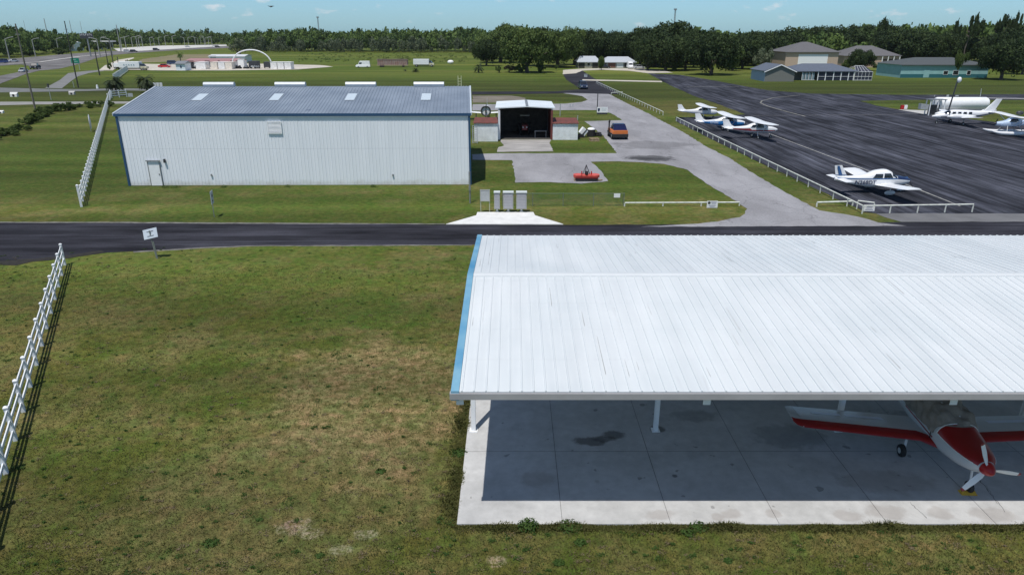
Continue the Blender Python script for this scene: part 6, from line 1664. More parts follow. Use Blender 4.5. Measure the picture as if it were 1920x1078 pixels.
# junk by the annex
p = P(1093, 258); t_ = thing("white_tipped_box", "white square box tipped on its corner beside the right annex", "box", (p[0], p[1], 0), 0.2)
q = MB(); q.box((0, 0, .75), (.9, .6, .9), 0, 0, 0.7); q.build("box", M['white_paint'], t_, bevel=0.05)
q = MB(); q.box((0.1, -.32, .72), (.12, .05, .9), 0, 0, 0.75); q.box((-.3, 0, .25), (.7, .6, .45)); q.build("dark_frame", M['black'], t_)
p = P(1108, 256); t_ = thing("white_topped_drum", "black drum with a white domed top among the scrap beside the annex", "drum", p, 0.0)
q = MB(); q.tube((0, 0, 0), (0, 0, .9), .55, n=18); q.build("drum", M['black'], t_, True)
q = MB(); q.ball((0, 0, .93), .52, 18, 8, (1, 1, .45)); q.build("lid", M['white_paint'], t_, True)
p = P(1114, 265); t_ = thing("wood_pallet", "small stack of pale wooden pallets lying on the grass by the scrap", "pallet", p, 0.15)
q = MB()
for k in range(6): q.box((-.5 + .2 * k, 0, .36), (.12, 1.0, .025))
for k in range(6): q.box((-.5 + .2 * k, 0, .03), (.12, 1.0, .025))
q.build("boards", M['dark_wood'], t_)
q = MB()
for y in (-.42, 0, .42): q.box((0, y, .195), (1.15, .09, .30))
q.build("runners", M['dark_wood'], t_)
for i, (px, py, lab) in enumerate(((1121, 255, "dark coil of old tyres behind the wooden pallets"), (1126, 256.5, "small dark bucket at the right end of the scrap pile"))):
    p = P(px, py); q = MB()
    if i == 0:
        for k in range(2):
            R = [[(p[0] + (.36 + .12 * math.cos(b_)) * math.cos(a), p[1] + (.36 + .12 * math.cos(b_)) * math.sin(a), .12 + .24 * k + .12 * math.sin(b_)) for b_ in np.linspace(0, 2 * math.pi, 8, endpoint=False)] for a in np.linspace(0, 2 * math.pi, 18)]
            q.rings(R, True, False)
        tag(q.build("tyre_stack", M['black'], smooth=True), lab, "tyres")
    else:
        q.tube((p[0], p[1], 0), (p[0], p[1], .35), .16, .2, n=12); tag(q.build("bucket", M['dark_metal'], smooth=True), lab, "bucket")
# small white marker posts on the drive edges
for px, py, h_, lab in ((1050, 218, 1.9, "thin pale marker pole on the grass behind the right annex"), (1069, 202, .55, "left of two small grey bollards on the loop drive"), (1074, 202, .55, "right of two small grey bollards on the loop drive"), (1083, 226, .7, "small pale post on the grass right of the rusty annex roof"), (1098, 145, .8, "tiny white box on the lawn below the white-roofed houses"), (845, 121, 1.2, "small white round tank in the far field, right of the box truck")):
    p = P(px, py); q = MB()
    if 'tank' in lab: q.ball((p[0], p[1], .9), 1.0, 14, 8, (1.4, 1, .9))
    elif 'box' in lab: q.box((p[0], p[1], .4), (1.0, .6, .8)); q.box((p[0], p[1], .85), (1.1, .7, .08))
    else: q.tube((p[0], p[1], 0), (p[0], p[1], h_), .07, n=8); q.tube((p[0], p[1], h_), (p[0], p[1], h_ + .05), .09, n=8)
    nm = "field_tank" if 'tank' in lab else ("utility_box" if 'box' in lab else "marker_post")
    tag(q.build(nm, M['light_metal'] if 'tank' not in lab else M['white_paint']), lab, nm.replace('_', ' '))

# ------------------------------------------------------------------ fuel tank with stand and light
Y = Yat(216); x0, x1 = Xat(1757, Y), Xat(1857, Y); zt = Zat(Y, 182); zb_ = Zat(Y, 208)
t_ = thing("fuel_tank", "big white horizontal cylindrical fuel tank on a skid beyond the ramp", "tank", ((x0 + x1) / 2, Y + 1.5, 0))
hl = (x1 - x0) / 2; r_ = (zt - zb_) / 2 * 0.92; zc = zb_ + r_
q = MB(); q.rings([[(x, rr_ * math.cos(a), zc + rr_ * math.sin(a)) for a in np.linspace(0, 2 * math.pi, 28, endpoint=False)] for x, rr_ in ((-hl, r_ * .5), (-hl + .12, r_ * .85), (-hl + .4, r_), (hl - .4, r_), (hl - .12, r_ * .85), (hl, r_ * .5))]); q.build("tank_shell", M['white_paint'], t_, True)
q = MB(); q.box((0, 0, zb_ - .1), (2 * hl + 1.0, 1.6, .22)); q.box((hl + .9, -.4, zb_ - .05), (1.2, .3, .3)); q.build("skid", M['white_concrete'], t_)
for k in (-.8, -.3, .3, .8): q = MB(); q.box((hl * k, 0, (zb_ - .21) / 2), (.3, 1.5, zb_ - .21)); q.build("support", M['grey_metal'], t_)
q = MB(); q.tube((-hl - .2, 0, zt + .15), (-hl - .2, 0, zt - .1), .05); q.tube((-hl * .55, 0, zt - .15), (-hl * .55, 0, zt + .2), .18, n=10); q.tube((hl * .68, 0, zt - .1), (hl * .66, 0, zt + 1.2), .05, n=6); q.tube((hl * -.2, 0, zt - .1), (hl * -.2, 0, zt + .12), .25, n=10); q.build("vents", M['light_metal'], t_)
# service platform on the left
xs = Xat(1752, Y) - (x0 + x1) / 2
pf = thing("service_stand", "grey metal service stand with white legs at the left end of the fuel tank", "stand", ((x0 + x1) / 2 + xs, Y - 0.2, 0))
for x in (-1.5, -.2, .9):
    for y in (-.6, .6): q = MB(); q.box((x, y, 1.25), (.13, .13, 2.5)); q.build("leg", M['white_paint'], pf)
q = MB(); q.box((-.3, 0, 2.56), (2.8, 1.5, .12)); q.build("deck", M['grey_metal'], pf)
q = MB(); q.hexa([(-2.9, -.4, 1.0), (-1.6, -.4, .9), (-1.6, .4, .9), (-2.9, .4, 1.0)], [(-2.9, -.4, 1.9), (-1.6, -.4, 1.75), (-1.6, .4, 1.75), (-2.9, .4, 1.9)]); q.build("side_bin", M['light_metal'], pf)
q = MB(); q.box((-.3, .3, .9), (1.6, .5, 1.5)); q.build("pump_cabinet", M['dark_metal'], pf)
p = P(1774, 222); zt2 = Zat(p[1], 152); t_ = thing("area_light", "dark slanted pole with a white lamp head beside the fuel tank", "light pole", p, 0)
q = MB(); q.tube((0, 0, 0), (0.55, 0, zt2), .13, .1, n=8); q.build("pole", M['dark_metal'], t_, True)
q = MB(); q.ball((0.75, -.1, zt2 + .15), .42, 12, 8, (.8, .6, 1.1)); q.build("lamp_head", M['white_paint'], t_, True)
p = P(1694, 206); t_ = thing("hazard_sign", "small red and white low sign box on the grass left of the fuel tank", "sign", p)
q = MB(); q.box((-.3, 0, .45), (.55, .3, .7)); q.build("red_panel", M['aero_red'], t_); q = MB(); q.box((.28, 0, .45), (.55, .3, .7)); q.build("white_panel", M['white_paint'], t_)
# culvert headwalls
for px, py, w_, lab in ((25.5, 182, 2.4, "largest white culvert headwall, with a round black pipe mouth, between the two left roads"), (75, 209, 1.6, "grey-white culvert headwall at the foot of the leaning utility pole"), (134, 178, 2.0, "low pale culvert headwall in the grass between the two left roads"), (1, 213, 1.2, "white culvert headwall cut by the left edge of the picture")):
    p = P(px, py); t_ = thing("culvert_headwall", lab, "culvert", p)
    w_ *= .72; h_ = w_ * .55
    pts = [(-w_ / 2, 0), (-w_ * .42, h_), (w_ * .42, h_), (w_ / 2, 0)]
    q = MB(); q.hexa([(-w_ * .42, 0, 0), (w_ * .42, 0, 0), (w_ * .5, .4, 0), (-w_ * .5, .4, 0)], [(-w_ * .42, 0.05, h_ * .6), (w_ * .42, 0.05, h_ * .6), (w_ * .5, .4, h_), (-w_ * .5, .4, h_)]); q.build("headwall", M['white_concrete'] if px < 50 else M['concrete'], t_)
    q = MB(); q.tube((0, -.03, h_ * .32), (0, .01, h_ * .32), h_ * .26, n=16); q.build("pipe_mouth", M['black'], t_)
# traffic-like thin posts by the side road
for px, pb, pt_, lab in ((96, 188, 158, "thin white post with a small dark head by the pale path"), (139, 165, 153, "thin pale post on the grass beside the dark pole")):
    p = P(px, pb); z = Zat(p[1], pt_); t_ = thing("marker_pole", lab, "post", p)
    q = MB(); q.tube((0, 0, 0), (0, 0, z), .06, n=6); q.build("post", M['light_metal'], t_)
    if pb > 180: q = MB(); q.box((0, 0, z - .3), (.3, .2, .7)); q.build("head", M['dark_metal'], t_)
p = P(183, 166.5); q = MB(); q.tube((p[0], p[1], 0), (p[0], p[1], .9), .3, .2, n=10); tag(q.build("marker_cone", M['white_paint'], smooth=True), "small white cone-shaped marker at the edge of the side road", "marker")
# three white panels and small sign by the palms
for i, px in enumerate((291, 297, 303)):
    p = P(px, 166); t_ = thing("white_panel_chair", "%s of three small white slatted panels on the far side of the side road" % ("leftmost", "middle", "rightmost")[i], "panel", p, 0, "small white slatted panels by the side road")
    q = MB()
    for k in range(4): q.box((-.26 + .17 * k, 0, .7), (.12, .04, 1.3))
    q.box((0, .03, 1.2), (.7, .03, .1)); q.box((0, .03, .25), (.7, .03, .1)); q.build("slats", M['fence_white'], t_)
p = P(246, 188); t_ = thing("small_notice", "small grey notice on a short post below the shaggy palm", "sign", p, .3)
q = MB(); q.tube((0, .05, 0), (0, .05, 1.2), .04, n=6); q.build("post", M['grey_metal'], t_); q = MB(); q.box((0, 0, 1.0), (.9, .04, .7)); q.build("sign_plate", M['light_metal'], t_)
# radio masts and the small flying drone
for px, pb, yt, Y, lab in ((600, 60, 32, 900, "thin lattice radio mast rising above the far woods left of centre"), (1261, 60, 17, 700, "tall thin radio mast rising above the dark trees right of centre")):
    x = Xat(px, Y); z = Zat(Y, yt); t_ = thing("radio_mast", lab, "mast", (x, Y, 0))
    q = MB()
    for a in range(3): q.tube((.7 * math.cos(a * 2.09), .7 * math.sin(a * 2.09), 0), (.5 * math.cos(a * 2.09), .5 * math.sin(a * 2.09), z), .22, n=5)
    for k in range(int(z / 2)): q.tube((.6, 0, 2 * k), (-.35, .6, 2 * k + 1.5), .1, n=4)
    q.build("lattice", M['grey_metal'], t_)
    q = MB(); q.box((0, 0, z - .6), (2.4, 2.4, 1.4)); q.build("antenna", M['grey_metal'], t_)
Y = 60; t_ = thing("drone", "tiny dark quadcopter drone flying in the sky left of centre", "drone", (Xat(508, Y, Zat(Y, 13)), Y, Zat(Y, 13)))
q = MB(); q.ball((0, 0, 0), .1, 10, 6, (1.2, 1, .6)); q.build("body", M['dark_metal'], t_, True)
q = MB()
for sx in (-1, 1):
    for sy in (-1, 1): q.tube((0, 0, 0), (sx * .16, sy * .14, .03), .015, n=5); q.tube((sx * .16, sy * .14, .03), (sx * .16, sy * .14, .05), .06, n=10)
q.build("arms", M['black'], t_)
# ------------------------------------------------------------------ foliage
def leaf_mat(name, c1, c2, trans=0.25):
    m = bpy.data.materials.new(name); m.use_nodes = True
    n = m.node_tree; b = n.nodes["Principled BSDF"]
    b.inputs["Roughness"].default_value = 0.7
    b.inputs["Specular IOR Level"].default_value = 0.2
    at = n.nodes.new("ShaderNodeAttribute"); at.attribute_name = "leaf"
    mx_ = n.nodes.new("ShaderNodeMix"); mx_.data_type = 'RGBA'
    mx_.inputs[6].default_value = (*c1, 1); mx_.inputs[7].default_value = (*c2, 1)
    n.links.new(at.outputs["Fac"], mx_.inputs[0]); n.links.new(mx_.outputs[2], b.inputs["Base Color"])
    tr_ = n.nodes.new("ShaderNodeBsdfTranslucent"); n.links.new(mx_.outputs[2], tr_.inputs[0])
    ms = n.nodes.new("ShaderNodeMixShader"); ms.inputs[0].default_value = trans
    n.links.new(b.outputs[0], ms.inputs[1]); n.links.new(tr_.outputs[0], ms.inputs[2])
    n.links.new(ms.outputs[0], n.nodes["Material Output"].inputs[0])
    return m
LM = {
    'oak': leaf_mat("oak_leaves", (0.045, 0.078, 0.020), (0.130, 0.180, 0.048)),
    'dark': leaf_mat("dark_leaves", (0.020, 0.038, 0.014), (0.060, 0.090, 0.028)),
    'bright': leaf_mat("bright_leaves", (0.040, 0.072, 0.016), (0.095, 0.135, 0.034)),
    'wood': leaf_mat("wood_leaves", (0.046, 0.086, 0.024), (0.140, 0.205, 0.050)),
    'grey': leaf_mat("greyish_leaves", (0.085, 0.115, 0.06), (0.20, 0.225, 0.14)),
    'palm': leaf_mat("palm_leaves", (0.020, 0.034, 0.014), (0.060, 0.080, 0.034), 0.15),
    'weed': leaf_mat("weed_leaves", (0.035, 0.075, 0.014), (0.085, 0.135, 0.030)),
    'dry': leaf_mat("dry_leaves", (0.13, 0.10, 0.06), (0.22, 0.18, 0.11)),
    'grass': leaf_mat("grass_blades", (0.065, 0.088, 0.018), (0.19, 0.17, 0.07), 0.3),
}
def quads_arrays(cen, nrm, size, rng, aspect=0.7):
    n = len(cen)
    nrm = nrm / (np.linalg.norm(nrm, axis=1, keepdims=True) + 1e-9)
    r = rng.normal(size=(n, 3)); a = np.cross(nrm, r); a /= (np.linalg.norm(a, axis=1, keepdims=True) + 1e-9)
    b = np.cross(nrm, a)
    s = size[:, None]
    v = np.stack([cen - a * s, cen - b * s * aspect, cen + a * s, cen + b * s * aspect], 1)
    return v
def mesh_from_quads(name, V, tint, m):
    n = len(V)
    me = bpy.data.meshes.new(name)
    me.vertices.add(n * 4); me.vertices.foreach_set("co", V.reshape(-1).astype(np.float32))
    me.loops.add(n * 4); me.loops.foreach_set("vertex_index", np.arange(n * 4, dtype=np.int32))
    me.polygons.add(n); me.polygons.foreach_set("loop_start", np.arange(0, n * 4, 4, dtype=np.int32)); me.polygons.foreach_set("loop_total", np.full(n, 4, dtype=np.int32))
    me.update(calc_edges=True)
    at = me.attributes.new("leaf", 'FLOAT', 'FACE'); at.data.foreach_set("value", np.clip(tint, 0, 1).astype(np.float32))
    me.materials.append(m)
    return me
def crown_quads(rng, rx, ry, z0, z1, nb, nl, leaf, flat=0.0, hang=0.0):
    """leaf clumps over nb overlapping boughs filling the volume between z0 and z1"""
    zc = (z0 + z1) / 2; rz = (z1 - z0) / 2
    d = rng.normal(size=(nb, 3)); d /= np.linalg.norm(d, axis=1, keepdims=True)
    rad = rng.uniform(0.35, 0.85, nb) ** 0.7
    c = d * rad[:, None] * np.array([rx * .78, ry * .78, rz * .78]) + np.array([0, 0, zc])
    c[:, 2] = np.maximum(c[:, 2], z0 + rz * 0.15)
    br = rng.uniform(0.24, 0.42, nb) * min(rx, rz * 1.2)
    tb = rng.uniform(0.0, 1.0, nb)
    idx = rng.integers(0, nb, nl)
    dd = rng.normal(size=(nl, 3)); dd[:, 2] += 0.25; dd /= np.linalg.norm(dd, axis=1, keepdims=True)
    rr = rng.uniform(0.55, 1.12, nl) ** 0.6
    cen = c[idx] + dd * (br[idx] * rr)[:, None] * np.array([1, 1, 0.75])
    cen += rng.normal(size=(nl, 3)) * leaf * 0.5
    if hang:
        k = rng.random(nl) < 0.25; cen[k, 2] -= rng.uniform(0, hang, k.sum())
    cen[:, 2] = np.maximum(cen[:, 2], z0)
    nr = dd + rng.normal(size=(nl, 3)) * 0.55
    sz = rng.uniform(0.6, 1.3, nl) * leaf
    tint = np.clip(tb[idx] * 0.65 + rng.normal(size=nl) * 0.16 + 0.18, 0, 1)
    return quads_arrays(cen, nr, sz, rng), tint, c
def trunk_mb(rng, h, cz, r, cen, nlimb=6):
    q = MB(); fork = h
    q.path([(0, 0, -0.1), (rng.uniform(-.1, .1), rng.uniform(-.1, .1), fork * .5), (rng.uniform(-.2, .2), rng.uniform(-.2, .2), fork)], [r * 1.25, r, r * .85], 9)
    for i in range(min(nlimb, len(cen))):
        e = Vector(cen[i]); s = Vector((0, 0, fork * rng.uniform(.75, 1))); mid = s.lerp(e, .5) + Vector((0, 0, -.06 * (e - s).length))
        q.path([s, mid, e], [r * .5, r * .32, r * .12], 6)
    return q
PROT = {}
def proto(kind, var):
    key = (kind, var)
    if key in PROT: return PROT[key]
    rng = np.random.default_rng(hash(kind) % 1000 if False else sum(map(ord, kind)) * 13 + var * 7)
    if kind == 'oak': V, t, c = crown_quads(rng, 1.0, 1.0, 0.10, 1.0, 60, 13000, 0.029, hang=0.12); lm_ = 'oak'; tr_ = trunk_mb(rng, .32, .5, .055, c)
    elif kind == 'darkoak': V, t, c = crown_quads(rng, 1.0, 1.0, 0.06, 1.0, 60, 13000, 0.030, hang=0.1); lm_ = 'dark'; tr_ = trunk_mb(rng, .28, .5, .05, c)
    elif kind == 'bright': V, t, c = crown_quads(rng, 1.0, 1.0, 0.12, 1.0, 26, 3600, 0.048); lm_ = 'bright'; tr_ = trunk_mb(rng, .3, .5, .04, c)
    elif kind == 'pine': V, t, c = crown_quads(rng, 1.0, 1.0, 0.55, 1.0, 13, 2000, 0.050); lm_ = 'dark'; tr_ = trunk_mb(rng, .70, .8, .035, c)
    elif kind == 'bush': V, t, c = crown_quads(rng, 1.0, 1.0, 0.0, 1.0, 20, 3000, 0.055); lm_ = 'oak'; tr_ = trunk_mb(rng, .15, .5, .05, c, 5)
    elif kind == 'greenbush': V, t, c = crown_quads(rng, 1.0, 1.0, 0.0, 1.0, 14, 1500, 0.075); lm_ = 'bright'; tr_ = trunk_mb(rng, .15, .5, .05, c, 5)
    elif kind == 'greybush': V, t, c = crown_quads(rng, 1.0, 1.0, 0.0, 1.0, 16, 1500, 0.06); lm_ = 'dry'; tr_ = trunk_mb(rng, .15, .5, .05, c, 5)
    elif kind == 'greytree': V, t, c = crown_quads(rng, 1.0, 1.0, 0.15, 1.0, 20, 1600, 0.045, hang=.1); lm_ = 'grey'; tr_ = trunk_mb(rng, .35, .5, .04, c, 10)
    elif kind == 'thin': V, t, c = crown_quads(rng, 1.0, 1.0, 0.25, 1.0, 18, 2200, 0.045); lm_ = 'bright'; tr_ = trunk_mb(rng, .5, .5, .014, c, 9)
    me = mesh_from_quads("crown", V, t, LM[lm_])
    tm = bpy.data.meshes.new("trunk"); tm.from_pydata(tr_.v, [], tr_.f); tm.materials.append(M['bark']); tm.update()
    PROT[key] = (me, tm)
    return PROT[key]
def tree(kind, px, yb, yt, wpx, label, name="tree", cat="tree", group=None, var=None, zoff=0):
    p = P(px, yb); h = Zat(p[1], yt) * 1.04; r = (Xat(px + wpx / 2, p[1]) - Xat(px - wpx / 2, p[1])) / 2 * (1.18 if kind in ('oak', 'darkoak') else 1.0)
    var = random.randrange(3) if var is None else var
    t_ = thing(name, label, cat, p, 0, group)
    for nm, me, in (("crown", proto(kind, var)[0]), ("trunk", proto(kind, var)[1])):
        o = bpy.data.objects.new(nm, me); COL.objects.link(o); o.parent = t_
        o.scale = (r, r, h); o.rotation_euler = (0, 0, random.uniform(0, 6.28))
    return t_
# palms
def palm(px, yb, yt, wpx, label, trunk_frac=0.45, nf=26, name="palm_tree", droop=1.0, mk='palm'):
    p = P(px, yb); h = Zat(p[1], yt); R_ = (Xat(px + wpx / 2, p[1]) - Xat(px - wpx / 2, p[1])) / 2
    t_ = thing(name, label, "palm", p, random.uniform(0, 6))
    th = h * trunk_frac + 0.1
    q = MB(); q.path([(0, 0, -.1), (.04, 0, th * .5), (0, .03, th)], [.24, .2, .19], 9); q.build("trunk", M['bark'], t_, True)
    V = []; rnd = random.Random(int(px))
    for i in range(nf):
        a = 2 * math.pi * i / nf * 2.4 + rnd.uniform(-.2, .2); el = rnd.uniform(-.35, 1.25)
        Lf = R_ * rnd.uniform(.85, 1.15)
        prev = Vector((0, 0, th)); d = Vector((math.cos(a) * math.cos(el), math.sin(a) * math.cos(el), math.sin(el)))
        for k in range(7):
            nxt = prev + d * (Lf / 5.6); side = d.cross(Vector((0, 0, 1))).normalized()
            wd_ = Lf * .34 * math.sin(math.pi * (k + .8) / 8)
            for s in (-1, 1):
                for j in range(2):
                    b0 = prev.lerp(nxt, j * .5); tip = b0 + side * s * wd_ + d * wd_ * .7 - Vector((0, 0, wd_ * .35))
                    V.append([b0, b0.lerp(tip, .5) + d * .04 * Lf, tip, b0 + d * .12 * Lf])
            prev = nxt; d = (d - Vector((0, 0, .24 * droop))).normalized()
    V = np.array([[list(v) for v in f] for f in V]); V[..., 2] *= 1.0
    zs = V[..., 2]; mxz = zs.max()
    if mxz > h: V[..., 2] = np.where(zs > th, th + (zs - th) * (h - th) / (mxz - th), zs)
    V[..., 2] = np.maximum(V[..., 2], 0.02)
    me = mesh_from_quads("fronds", V, np.random.default_rng(int(px)).random(len(V)), LM[mk])
    o = bpy.data.objects.new("fronds", me); COL.objects.link(o); o.parent = t_
palm(219, 180, 139, 34, "dark shaggy palm standing among the white fence panels on the left", .6, 60, droop=1.25)
palm(277, 174, 138, 34, "dark palm with drooping fronds right behind the big hangar's left gable", .6, 52, droop=1.25)
palm(1500, 126, 84, 18, "tall slim palm in front of the large tan house's white wall", .75, 22)
palm(780, 136, 125, 14, "small dark round palm standing in front of the box truck", .25, 22)
palm(760, 134, 130, 8, "tiny reddish-green palm shrub left of the box truck in the field", .2, 14)
palm(898, 137, 112, 20, "cabbage palm shrub left of the big oaks at the field edge", .35, 26)
palm(340, 122, 88, 14, "yellow-green palm rising behind the small shed", .55, 20, mk='weed')

G1 = "big trees at the end of the drive"
tree('darkoak', 912, 124, 74, 60, "dark-trunked tree at the left end of the big oak group", var=0, group=G1)
tree('oak', 938, 118, 52, 104, "tall light-topped oak left of the moss-hung one", var=1, group=G1)
tree('oak', 955, 112, 43, 76, "tallest narrow oak top standing behind the moss-hung oak", var=2, group=G1)
tree('oak', 990, 137, 52, 108, "big moss-hung live oak with a shadow at its foot, nearest of the group", var=0, group=G1)
tree('darkoak', 1012, 124, 50, 96, "dark rounded oak right behind the moss-hung one", var=2, group=G1)
tree('oak', 1045, 127, 50, 100, "broad oak at the right of the group, above the drive's end", var=1, group=G1)
tree('oak', 1075, 122, 52, 84, "oak between the broad one and the white-roofed house", var=0, group=G1)
tree('greybush', 955, 136, 122, 34, "dry grey-brown shrub under the oaks", "shrub", "shrub", var=0)
tree('bush', 935, 137, 122, 16, "small dark green shrub left of the dry grey-brown one", "shrub", "shrub", var=0)
tree('bush', 975, 137, 120, 26, "dark green shrub at the foot of the moss-hung oak", "shrub", "shrub", var=1)
tree('greenbush', 1014, 137, 113, 28, "light green rounded shrub right of the moss-hung oak", "shrub", "shrub", var=1)
tree('thin', 1043, 134, 121, 12, "small thin pale shrub near the end of the drive", "shrub", "shrub", var=1)
tree('oak', 1127, 132, 105, 16, "small conical tree in front of the gap between the two white-roofed houses", var=2)
G2 = "dark trees standing behind the houses"
back = [(1100, 121, 56, 60), (1130, 120, 57, 66), (1165, 119, 58, 70), (1200, 121, 52, 66), (1228, 124, 46, 80), (1262, 125, 39, 90), (1248, 131, 62, 76), (1215, 130, 68, 50), (1285, 130, 58, 60),
        (1300, 120, 60, 70), (1390, 128, 66, 66), (1415, 122, 58, 80), (1440, 118, 60, 70), (1470, 116, 52, 70), (1505, 114, 50, 70), (1540, 114, 50, 64), (1575, 115, 50, 70), (1605, 114, 46, 66), (1640, 113, 38, 56), (1665, 118, 52, 70), (1700, 122, 54, 80), (1735, 121, 60, 70), (1765, 123, 58, 66), (1790, 122, 62, 70), (1850, 126, 62, 70), (1900, 128, 48, 80), (1940, 128, 45, 80)]
for i, (a, b_, c_, d_) in enumerate(back):
    tree('darkoak', a, b_ + 2, c_, d_ * 1.3, "dark broad-crowned tree in the row behind the houses", group=G2, var=i % 3)
tree('darkoak', 1333, 141, 56, 108, "wide live oak with a visible trunk standing alone on the lawn near the ramp", var=1)
tree('bush', 1372, 133, 82, 56, "dark lower tree right of the wide lawn oak", var=2)
tree('grey' + 'tree', 1428, 134, 88, 52, "greyish round tree left of the large tan house", var=1)
tree('bush', 1262, 133, 108, 50, "low dark bush mass in front of the tallest dark trees", "shrub", "shrub", var=0)
tree('darkoak', 1612, 133, 92, 56, "dark rounded tree in front of the brick house", var=2)
tree('bush', 1588, 131, 110, 30, "dark shrub in front of the large house's right corner", "shrub", "shrub", var=1)
tree('bush', 1650, 133, 117, 34, "dark low shrub at the foot of the brick house porch", "shrub", "shrub", var=0)
tree('bush', 1508, 131, 106, 22, "small round shrub beside the slim palm", "shrub", "shrub", var=2)
tree('grey' + 'tree', 1484, 131, 105, 16, "small greyish shrub at the white wall's left end", "shrub", "shrub", var=2)
tree('bright', 1704, 120, 102, 22, "yellow-green shrub beyond the teal building", "shrub", "shrub", var=0)
tree('thin', 1794, 150, 94, 34, "thin light green young tree in front of the teal building", var=0)
tree('darkoak', 1876, 150, 74, 96, "large dark oak casting a shadow on the lawn at the far right", var=0)
tree('darkoak', 1915, 140, 62, 70, "dark tree at the right edge behind the large dark oak", var=1)
for a, b_, c_, d_, lab in ((1805, 128, 30, 54, "tall pine with a ragged crown above the teal building"), (1863, 128, 33, 40, "tall pine left of the rightmost pair of pines"), (1889, 128, 27, 36, "tallest pine near the right edge of the picture"), (1775, 124, 40, 30, "slim pine left of the ragged-crowned one"), (1640, 118, 36, 40, "flat-topped pine above the brick house"), (1912, 130, 38, 34, "pine at the very right edge")):
    tree('pine', a, b_, c_, d_, lab, "pine_tree", group="tall pines on the right", var=int(a) % 3)
# bushes by the highway and the shaggy bush by the arch
tree('grey' + 'tree', 449, 112, 72, 52, "grey-brown bare-looking tree rising behind the hoop", var=0)
for i, (a, b_, c_, d_, k) in enumerate(((55, 106, 95, 30, 'greenbush'), (110, 103, 90, 30, 'greenbush'), (125, 101, 92, 20, 'greenbush'), (165, 97, 72, 26, 'bush'), (185, 95, 76, 34, 'bush'), (150, 98, 88, 14, 'greenbush'), (205, 93, 80, 20, 'bush'))):
    tree(k, a, b_, c_, d_, "%s roadside bush beyond the highway, near the %s" % ("light green" if k == 'greenbush' else "dark green", ("leaning pole", "white building's left end", "white building's front", "dark billboard post", "station canopy's left end", "white building's right end", "station canopy's right end")[i]), "shrub", "shrub", var=i % 3)
for i, (a, b_, c_, d_) in enumerate(((1620, 141, 137, 4), (240, 124, 112, 8), (206, 131, 118, 12), (265, 132, 122, 10))):
    tree('bush', a, b_, c_, d_, ("tiny shrub beside the pool cage", "thin dark shrub by the delivery truck", "dark shrub at the delivery truck's rear", "small shrub in front of the delivery truck's cab")[i], "shrub", "shrub", var=i % 3)
# overgrown ditch on the left
dd = [(40, 244, 230, 36), (64, 232, 219, 34), (84, 214, 204, 30), (104, 208, 198, 30), (66, 220, 210, 30), (28, 256, 242, 30), (44, 230, 218, 30), (112, 212, 203, 24), (30, 250, 230, 40), (55, 238, 218, 44), (75, 226, 208, 40), (95, 214, 200, 44), (20, 262, 246, 40), (120, 208, 197, 30), (145, 206, 198, 26), (160, 206, 200, 18), (50, 250, 238, 26), (85, 222, 204, 30), (8, 240, 226, 34)]
dd = []
for k in range(34):
    u_ = k / 33; pts_ = ((2, 262), (35, 246), (75, 222), (110, 206), (165, 200), (205, 198))
    s_ = u_ * 5; j_ = min(4, int(s_)); f_ = s_ - j_
    bx0 = pts_[j_][0] + (pts_[j_ + 1][0] - pts_[j_][0]) * f_ + random.uniform(-9, 9); by0 = pts_[j_][1] + (pts_[j_ + 1][1] - pts_[j_][1]) * f_ + random.uniform(-5, 5)
    wj = random.uniform(.55, 1.1) * (34 if u_ < .65 else 20)
    dd.append((bx0, by0, by0 - wj * random.uniform(.35, .55), wj))
for i, (a, b_, c_, d_) in enumerate(dd):
    tree('bush' if i % 2 else 'greenbush', a, b_, c_, d_, "low dark green bush in the overgrown strip left of the long fence", "ditch_bush", "bush", "bushes in the overgrown strip", var=i % 3)
for i, (px, py) in enumerate([(x, 129.5 - (x > 600)) for x in ()]): pass
# ------------------------------------------------------------------ far woods, one continuous mass
rng = np.random.default_rng(11)
base = [(-160, 118), (0, 110), (60, 105), (110, 99), (160, 93), (205, 89), (330, 84.5), (430, 84.5), (450, 96), (520, 97.5), (640, 98), (870, 98.5), (960, 101), (1100, 114), (1200, 121), (1400, 122), (1500, 120), (1600, 119), (1760, 121), (1920, 125), (2100, 126)]
top = [(-160, 54), (0, 55), (40, 46), (70, 56), (100, 52), (130, 60), (190, 55), (230, 50), (260, 56), (300, 55), (330, 59), (380, 54), (430, 62), (450, 60), (480, 55), (520, 52), (600, 50), (640, 54), (700, 52), (740, 50), (790, 53), (840, 52), (880, 50), (960, 52), (1030, 52), (1100, 57), (1150, 56), (1220, 58), (1290, 50), (1360, 54), (1420, 56), (1500, 50), (1600, 46), (1700, 42), (1760, 40), (1850, 38), (1920, 40), (2100, 40)]
bx_, by_ = zip(*base); tx_, ty_ = zip(*top)
prot = [crown_quads(rng, 1, 1, 0.05, 1.0, 14, 420, 0.085) for _ in range(6)]
VV, TT = [], []
px = -150.0
